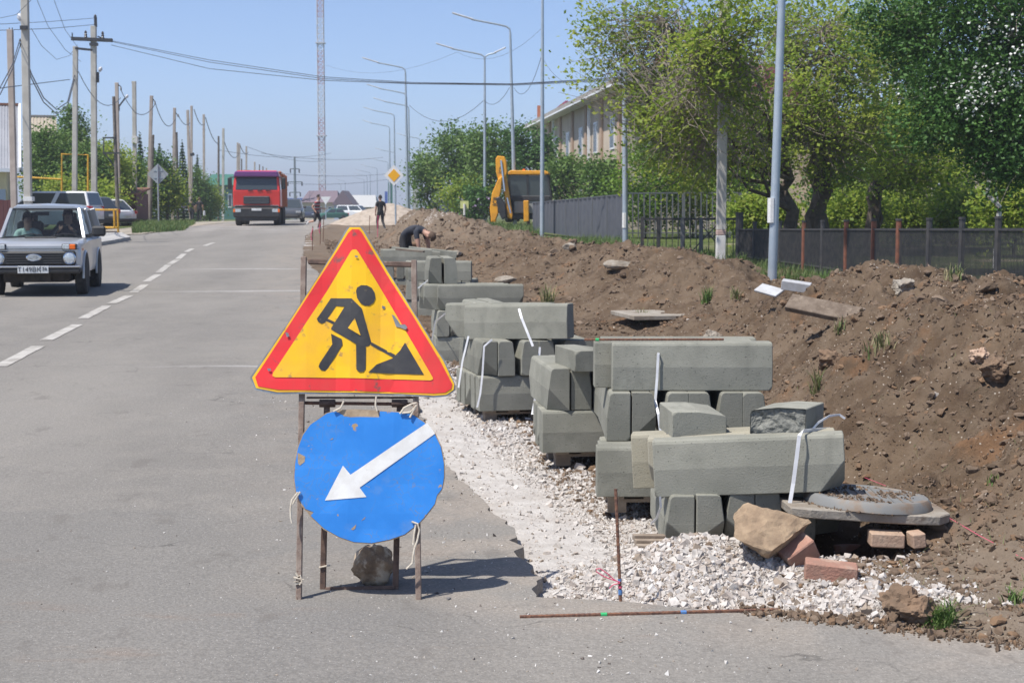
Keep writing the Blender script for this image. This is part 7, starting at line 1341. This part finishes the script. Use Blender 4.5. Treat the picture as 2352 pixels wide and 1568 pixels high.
# ------------------------------------------------------------------ people
mat('skin', (0.46, 0.27, 0.19), (0.40, 0.22, 0.155), 0.6, 8); mat('cloth_black', (0.018, 0.018, 0.021), (0.030, 0.029, 0.032), 0.9, 6, bump=0.3); mat('cloth_navy', (0.022, 0.026, 0.038), (0.035, 0.038, 0.05), 0.9, 6); mat('hair_dark', (0.022, 0.016, 0.013), None, 0.8); mat('hair_brown', (0.09, 0.055, 0.035), None, 0.8); mat('shoe', (0.10, 0.10, 0.105), None, 0.8); mat('cloth_mint', (0.42, 0.56, 0.50), None, 0.9); mat('shoe_white', (0.55, 0.55, 0.55), None, 0.8); mat('bag_white', (0.62, 0.63, 0.66), None, 0.6)
def stripes():
    t = NT('striped_cloth'); oc = t.N.new('ShaderNodeTexCoord').outputs['Object']; q = t.N.new('ShaderNodeSeparateXYZ'); t.L.new(oc, q.inputs[0])
    f = t.math('FRACT', t.math('MULTIPLY', q.outputs[2], 6.0)); c = t.mix(t.step(f, 0.30, 0.36), (0.045, 0.042, 0.045), (0.42, 0.05, 0.06)); c = t.mix(t.step(f, 0.62, 0.68), c, (0.36, 0.34, 0.33)); t.set(t.b.inputs['Base Color'], c); t.b.inputs['Roughness'].default_value = 0.9
stripes()
def person(label, loc, yaw, J, mats, group=None, hair='hair_dark', face=True, fingers=True, hairlong=0.0):
    """J: joint -> (x, y, z) with the person facing -y; one continuous skinned body, material by limb"""
    rad = dict(pelvis=(0.165, 0.12), waist=(0.145, 0.105), chest=(0.175, 0.115), neckb=(0.085, 0.075), neck=(0.055, 0.055), head=(0.082, 0.095), crown=(0.070, 0.080))
    seg = [('pelvis', 'waist'), ('waist', 'chest'), ('chest', 'neckb'), ('neckb', 'neck'), ('neck', 'head'), ('head', 'crown')]
    for s in 'lr':
        seg += [('neckb', 'sho'+s), ('sho'+s, 'elb'+s), ('elb'+s, 'wri'+s), ('wri'+s, 'han'+s), ('pelvis', 'hip'+s), ('hip'+s, 'kne'+s), ('kne'+s, 'ank'+s), ('ank'+s, 'toe'+s)]
        for k, r in (('sho', 0.068), ('elb', 0.046), ('wri', 0.031), ('han', 0.036), ('hip', 0.098), ('kne', 0.062), ('ank', 0.045), ('toe', 0.038)): rad[k+s] = (r, r)
    rad = {k: (v[0]*1.14, v[1]*1.14) if k[:3] not in ('han', 'wri', 'cro', 'hea', 'nec') else v for k, v in rad.items()}
    J = dict(J); seg = [q for q in seg if q[0] in J and q[1] in J]
    if fingers:
        for s in 'lr':
            if 'han'+s not in J: continue
            h, w = Vector(J['han'+s]), Vector(J['wri'+s]); d = (h-w).normalized(); a = d.orthogonal().normalized()
            if abs(a.z) > 0.9: a = d.cross(Vector((0, 1, 0))).normalized()
            b = d.cross(a)
            for k, (o_, L) in enumerate(((-0.030, 0.062), (-0.010, 0.072), (0.010, 0.068), (0.030, 0.052))):
                J[f'f{s}{k}a'] = tuple(h+a*o_+d*L*0.55); J[f'f{s}{k}b'] = tuple(h+a*o_+d*L+b*0.022); rad[f'f{s}{k}a'] = rad[f'f{s}{k}b'] = (0.0095, 0.0095); seg += [('han'+s, f'f{s}{k}a'), (f'f{s}{k}a', f'f{s}{k}b')]
            J[f't{s}'] = tuple(h-d*0.02+a*0.045+b*0.02); J[f't{s}b'] = tuple(h+d*0.02+a*0.058+b*0.03); rad[f't{s}'] = rad[f't{s}b'] = (0.011, 0.011); seg += [('han'+s, f't{s}'), (f't{s}', f't{s}b')]
    keys = list(J); idx = {k: i for i, k in enumerate(keys)}
    me = bpy.data.meshes.new('body'); me.from_pydata([J[k] for k in keys], [(idx[a], idx[b]) for a, b in seg], []); ob = bpy.data.objects.new('tmp', me); COL.objects.link(ob)
    sk = ob.modifiers.new('s', 'SKIN'); sk.use_smooth_shade = True; sk.branch_smoothing = 0.3; su = ob.modifiers.new('u', 'SUBSURF'); su.levels = 2; su.render_levels = 2
    for i, k in enumerate(keys): me.skin_vertices[0].data[i].radius = rad[k]; me.skin_vertices[0].data[i].use_root = (k == 'pelvis' or ('pelvis' not in J and k == 'chest'))
    bpy.context.view_layer.update(); m2 = bpy.data.meshes.new_from_object(ob.evaluated_get(bpy.context.evaluated_depsgraph_get())); bpy.data.objects.remove(ob)
    names = []; 
    for v in mats.values():
        if isinstance(v, str) and v not in names: names.append(v)
    m2.materials.clear()
    for n in names: m2.materials.append(MATS[n])
    S = [(Vector(J[a]), Vector(J[b]), b) for a, b in seg]
    def kind(b, t):
        b = b.rstrip('lr') if b[:3] in ('sho', 'elb', 'wri', 'han', 'hip', 'kne', 'ank', 'toe') else b
        if b in ('waist', 'chest', 'neckb', 'sho'): return 'top'
        if b == 'elb': return 'sleeve' if t < mats.get('_sl', 0.62) else 'arm'
        if b == 'wri': return 'forearm'
        if b in ('hip',): return 'legs'
        if b == 'kne': return 'legs'
        if b == 'ank': return 'shin' if t < 0.9 else 'shoe'
        if b == 'toe': return 'shoe'
        if b in ('neck', 'head', 'crown'): return 'skin'
        return 'skin'
    lut = {}
    for p in m2.polygons:
        c = p.center; best = 9; kb = 'skin'
        for a, b, n in S:
            d = b-a; t = max(0, min(1, (c-a).dot(d)/max(1e-9, d.length_squared))); q = (c-a-d*t).length-rad[n][0]*0.5
            if q < best: best = q; kb = kind(n, t)
        nm = mats.get(kb) or {'sleeve': mats.get('top'), 'arm': 'skin', 'forearm': 'skin', 'shin': mats.get('legs'), 'skin': 'skin'}.get(kb, 'skin')
        if nm not in names: names.append(nm); m2.materials.append(MATS[nm])
        p.material_index = names.index(nm); p.use_smooth = True
    t = thing('person', label, 'person', loc, yaw, group); link(m2, 'body', t)
    h, cr = Vector(J['head']), Vector(J['crown']); ax = (cr-h).normalized(); c = (h+cr)/2+ax*0.02; rot = Vector((0, 0, 1)).rotation_difference(ax).to_matrix().to_4x4()
    V, F = ICO[3]; V = V*np.array([0.094, 0.112, 0.125]); f_ = Vector(J.get('_face', (0, -1, 0)))
    keep = lambda p: not (p[1] < -0.02 and p[2] < 0.055) and p[2] > -0.06-hairlong
    idv = {i: n for n, i in enumerate([i for i, p in enumerate(V) if keep(p)])}; m = MB(); M = Matrix.Translation(c) @ rot @ Matrix.Translation((0, 0.012, 0.012))
    fa = J.get('_yaw', 0.0); M = M @ Matrix.Rotation(fa, 4, 'Z')
    m.add([tuple(V[i]) for i in idv], [tuple(idv[i] for i in f) for f in F if all(i in idv for i in f)], M); m.build('hair', hair, t, smooth=True, fixn=False)
    if face:
        M = Matrix.Translation(c) @ rot @ Matrix.Rotation(fa, 4, 'Z')
        MB().lathe([(0.016, 0), (0.012, 0.02), (0.003, 0.045)], 8, M @ Matrix.Translation((0, -0.098, -0.045)) @ Matrix.Rotation(R(12), 4, 'X')).build('nose', 'skin', t, smooth=True)
        for sx in (-1, 1): MB().box((sx*0.034, -0.098, 0.0), (0.026, 0.012, 0.012), M=M).build('eye', 'hair_dark', t); MB().box((sx*0.098, 0.0, -0.02), (0.016, 0.035, 0.055), M=M).build('ear', 'skin', t, bevel=0.006)
        MB().box((0, -0.095, -0.072), (0.045, 0.012, 0.010), M=M).build('mouth', mat('lips', (0.30, 0.12, 0.10), None, 0.6), t)
    return t
def stand(): return dict(pelvis=(0, 0, 0.95), waist=(0, 0, 1.10), chest=(0, 0, 1.30), neckb=(0, 0.01, 1.46), neck=(0, 0, 1.53), head=(0, -0.02, 1.62), crown=(0, -0.015, 1.72), shol=(0.19, 0.01, 1.43), elbl=(0.25, 0.03, 1.14), wril=(0.25, -0.03, 0.90), hanl=(0.25, -0.05, 0.82), shor=(-0.19, 0.01, 1.43), elbr=(-0.25, 0.03, 1.14), wrir=(-0.25, -0.03, 0.90), hanr=(-0.25, -0.05, 0.82), hipl=(0.10, 0, 0.88), knel=(0.11, -0.02, 0.49), ankl=(0.11, 0.02, 0.08), toel=(0.12, -0.14, 0.04), hipr=(-0.10, 0, 0.88), kner=(-0.11, -0.02, 0.49), ankr=(-0.11, 0.02, 0.08), toer=(-0.12, -0.14, 0.04))
BLK = dict(top='cloth_black', legs='cloth_black', shoe='shoe', skin='skin')
# standing man seen from behind, walking away
J = stand(); J.update(knel=(0.11, -0.16, 0.50), ankl=(0.11, -0.10, 0.09), toel=(0.11, -0.27, 0.05), kner=(-0.11, 0.02, 0.50), ankr=(-0.13, 0.30, 0.14), toer=(-0.13, 0.22, 0.03), elbr=(-0.27, 0.02, 1.15), wrir=(-0.25, -0.05, 0.90), hanr=(-0.24, -0.06, 0.82))
p = W(874, 531, 77); person('man in black t-shirt and trousers walking away beside the gravel heap', p, R(205), J, BLK)
# bending man
J = dict(pelvis=(0, 0.10, 0.93), waist=(0, 0.0, 1.04), chest=(0, -0.20, 1.12), neckb=(0, -0.38, 1.08), neck=(0, -0.45, 1.03), head=(0, -0.54, 0.98), crown=(0, -0.62, 0.93), shol=(0.18, -0.33, 1.06), elbl=(0.20, -0.42, 0.78), wril=(0.18, -0.44, 0.54), hanl=(0.17, -0.45, 0.46), shor=(-0.18, -0.33, 1.06), elbr=(-0.20, -0.40, 0.78), wrir=(-0.16, -0.44, 0.54), hanr=(-0.15, -0.45, 0.46), hipl=(0.10, 0.08, 0.87), knel=(0.12, -0.02, 0.48), ankl=(0.12, 0.08, 0.08), toel=(0.12, -0.08, 0.04), hipr=(-0.10, 0.08, 0.87), kner=(-0.12, -0.02, 0.48), ankr=(-0.12, 0.08, 0.08), toer=(-0.12, -0.08, 0.04))
bx = W(936, 575, 34.0); bz = site_at(bx.x, 34.0)
person('man in black t-shirt bending over behind the kerb stacks', Vector((bx.x, 34.0, W(940, 514, 34.0).z-1.22)), R(62), J, dict(top='cloth_navy', legs='cloth_black', shoe='shoe', skin='skin'), hair='hair_brown', face=True)
# runner in striped shirt
J = stand(); J.update(chest=(0, -0.05, 1.29), neckb=(0, -0.07, 1.44), neck=(0, -0.09, 1.51), head=(0, -0.12, 1.60), crown=(0, -0.12, 1.70), shol=(0.18, -0.06, 1.41), shor=(-0.18, -0.06, 1.41), elbl=(0.24, -0.02, 1.13), wril=(0.20, -0.28, 1.10), hanl=(0.19, -0.35, 1.10), elbr=(-0.24, 0.14, 1.18), wrir=(-0.24, 0.0, 0.98), hanr=(-0.24, -0.05, 0.92), knel=(0.10, -0.14, 0.52), ankl=(0.10, -0.02, 0.14), toel=(0.10, -0.17, 0.07), kner=(-0.10, 0.06, 0.50), ankr=(-0.10, 0.42, 0.42), toer=(-0.10, 0.50, 0.30))
p = W(728, 530, 76); person('runner in striped red and grey shirt and black shorts crossing the road', p, R(75), J, dict(top='striped_cloth', legs='cloth_black', shin='skin', shoe='shoe_white', skin='skin'))
# two walkers on the left verge
for i, (x, D, y, lb) in enumerate(((443, 112, 517, 'shorter walker in dark clothes on the left verge'), (461, 114, 518, 'taller walker in dark clothes with pale bag on the left verge'))):
    J = stand(); J.update(knel=(0.11, -0.12, 0.49), ankl=(0.11, -0.12, 0.08), toel=(0.12, -0.28, 0.04), kner=(-0.11, 0.03, 0.49), ankr=(-0.11, 0.22, 0.12), toer=(-0.12, 0.1, 0.04))
    if i == 0: J = {k: (v[0]*0.92, v[1]*0.92, v[2]*0.92) for k, v in J.items()}
    o = person(lb, Vector((XA(x, D), D, float(rz(D))-0.03)), R(172+10*i), J, BLK, hair=('hair_dark', 'hair_brown')[i], face=False)
    if i: MB().box((-0.34, -0.02, 0.62), (0.12, 0.3, 0.36)).build('bag', 'bag_white', o, bevel=0.03)
# people in the silver car
def seated(arms): 
    J = dict(pelvis=(0, 0.06, 0.52), waist=(0, 0.10, 0.68), chest=(0, 0.08, 0.88), neckb=(0, 0.05, 1.02), neck=(0, 0.03, 1.09), head=(0, 0.0, 1.18), crown=(0, 0.0, 1.28), shol=(0.19, 0.04, 0.99), shor=(-0.19, 0.04, 0.99), hipl=(0.10, 0.02, 0.50), hipr=(-0.10, 0.02, 0.50), knel=(0.13, -0.42, 0.54), kner=(-0.13, -0.42, 0.54))
    J.update(arms); return {k: (v[0], v[1], v[2]) for k, v in J.items()}
MN_ = Matrix.Translation(NV.location) @ Matrix.Rotation(R(9.5), 4, 'Z')
person('driver in dark clothes holding the wheel of the silver car', MN_ @ Vector((0.36, 1.98, 0.20)), R(9.5), seated(dict(elbl=(0.30, -0.16, 0.84), wril=(0.16, -0.36, 0.93), hanl=(0.09, -0.40, 0.985), elbr=(-0.30, -0.16, 0.84), wrir=(-0.16, -0.36, 0.93), hanr=(-0.09, -0.40, 0.985))), dict(top='cloth_navy', legs='cloth_black', shoe='shoe', skin='skin', _sl=2.0, forearm='cloth_navy'))
person('passenger in pale mint top sitting in the silver car', MN_ @ Vector((-0.38, 2.0, 0.12)), R(9.5), seated(dict(elbl=(0.24, -0.10, 0.72), wril=(0.10, -0.28, 0.62), hanl=(0.05, -0.33, 0.60), elbr=(-0.24, -0.10, 0.72), wrir=(-0.10, -0.28, 0.62), hanr=(-0.05, -0.33, 0.60))), dict(top='cloth_mint', legs='cloth_black', shoe='shoe', skin='skin'), hair='hair_dark', hairlong=0.05)
# ------------------------------------------------------------------ air
hz = bpy.data.materials.new('haze_air'); hz.use_nodes = True; nt = hz.node_tree; nt.nodes.remove(nt.nodes['Principled BSDF'])
pv_ = nt.nodes.new('ShaderNodeVolumePrincipled'); pv_.inputs['Color'].default_value = (0.86, 0.92, 1.0, 1); pv_.inputs['Density'].default_value = 0.0006; pv_.inputs['Anisotropy'].default_value = 0.2
nt.links.new(pv_.outputs[0], nt.nodes['Material Output'].inputs['Volume'])
o = MB().box((0, 2990, 41), (10400, 6120, 96)).build('haze', hz); tag(o, 'thin summer haze over the far end of the road', 'haze', kind='stuff')
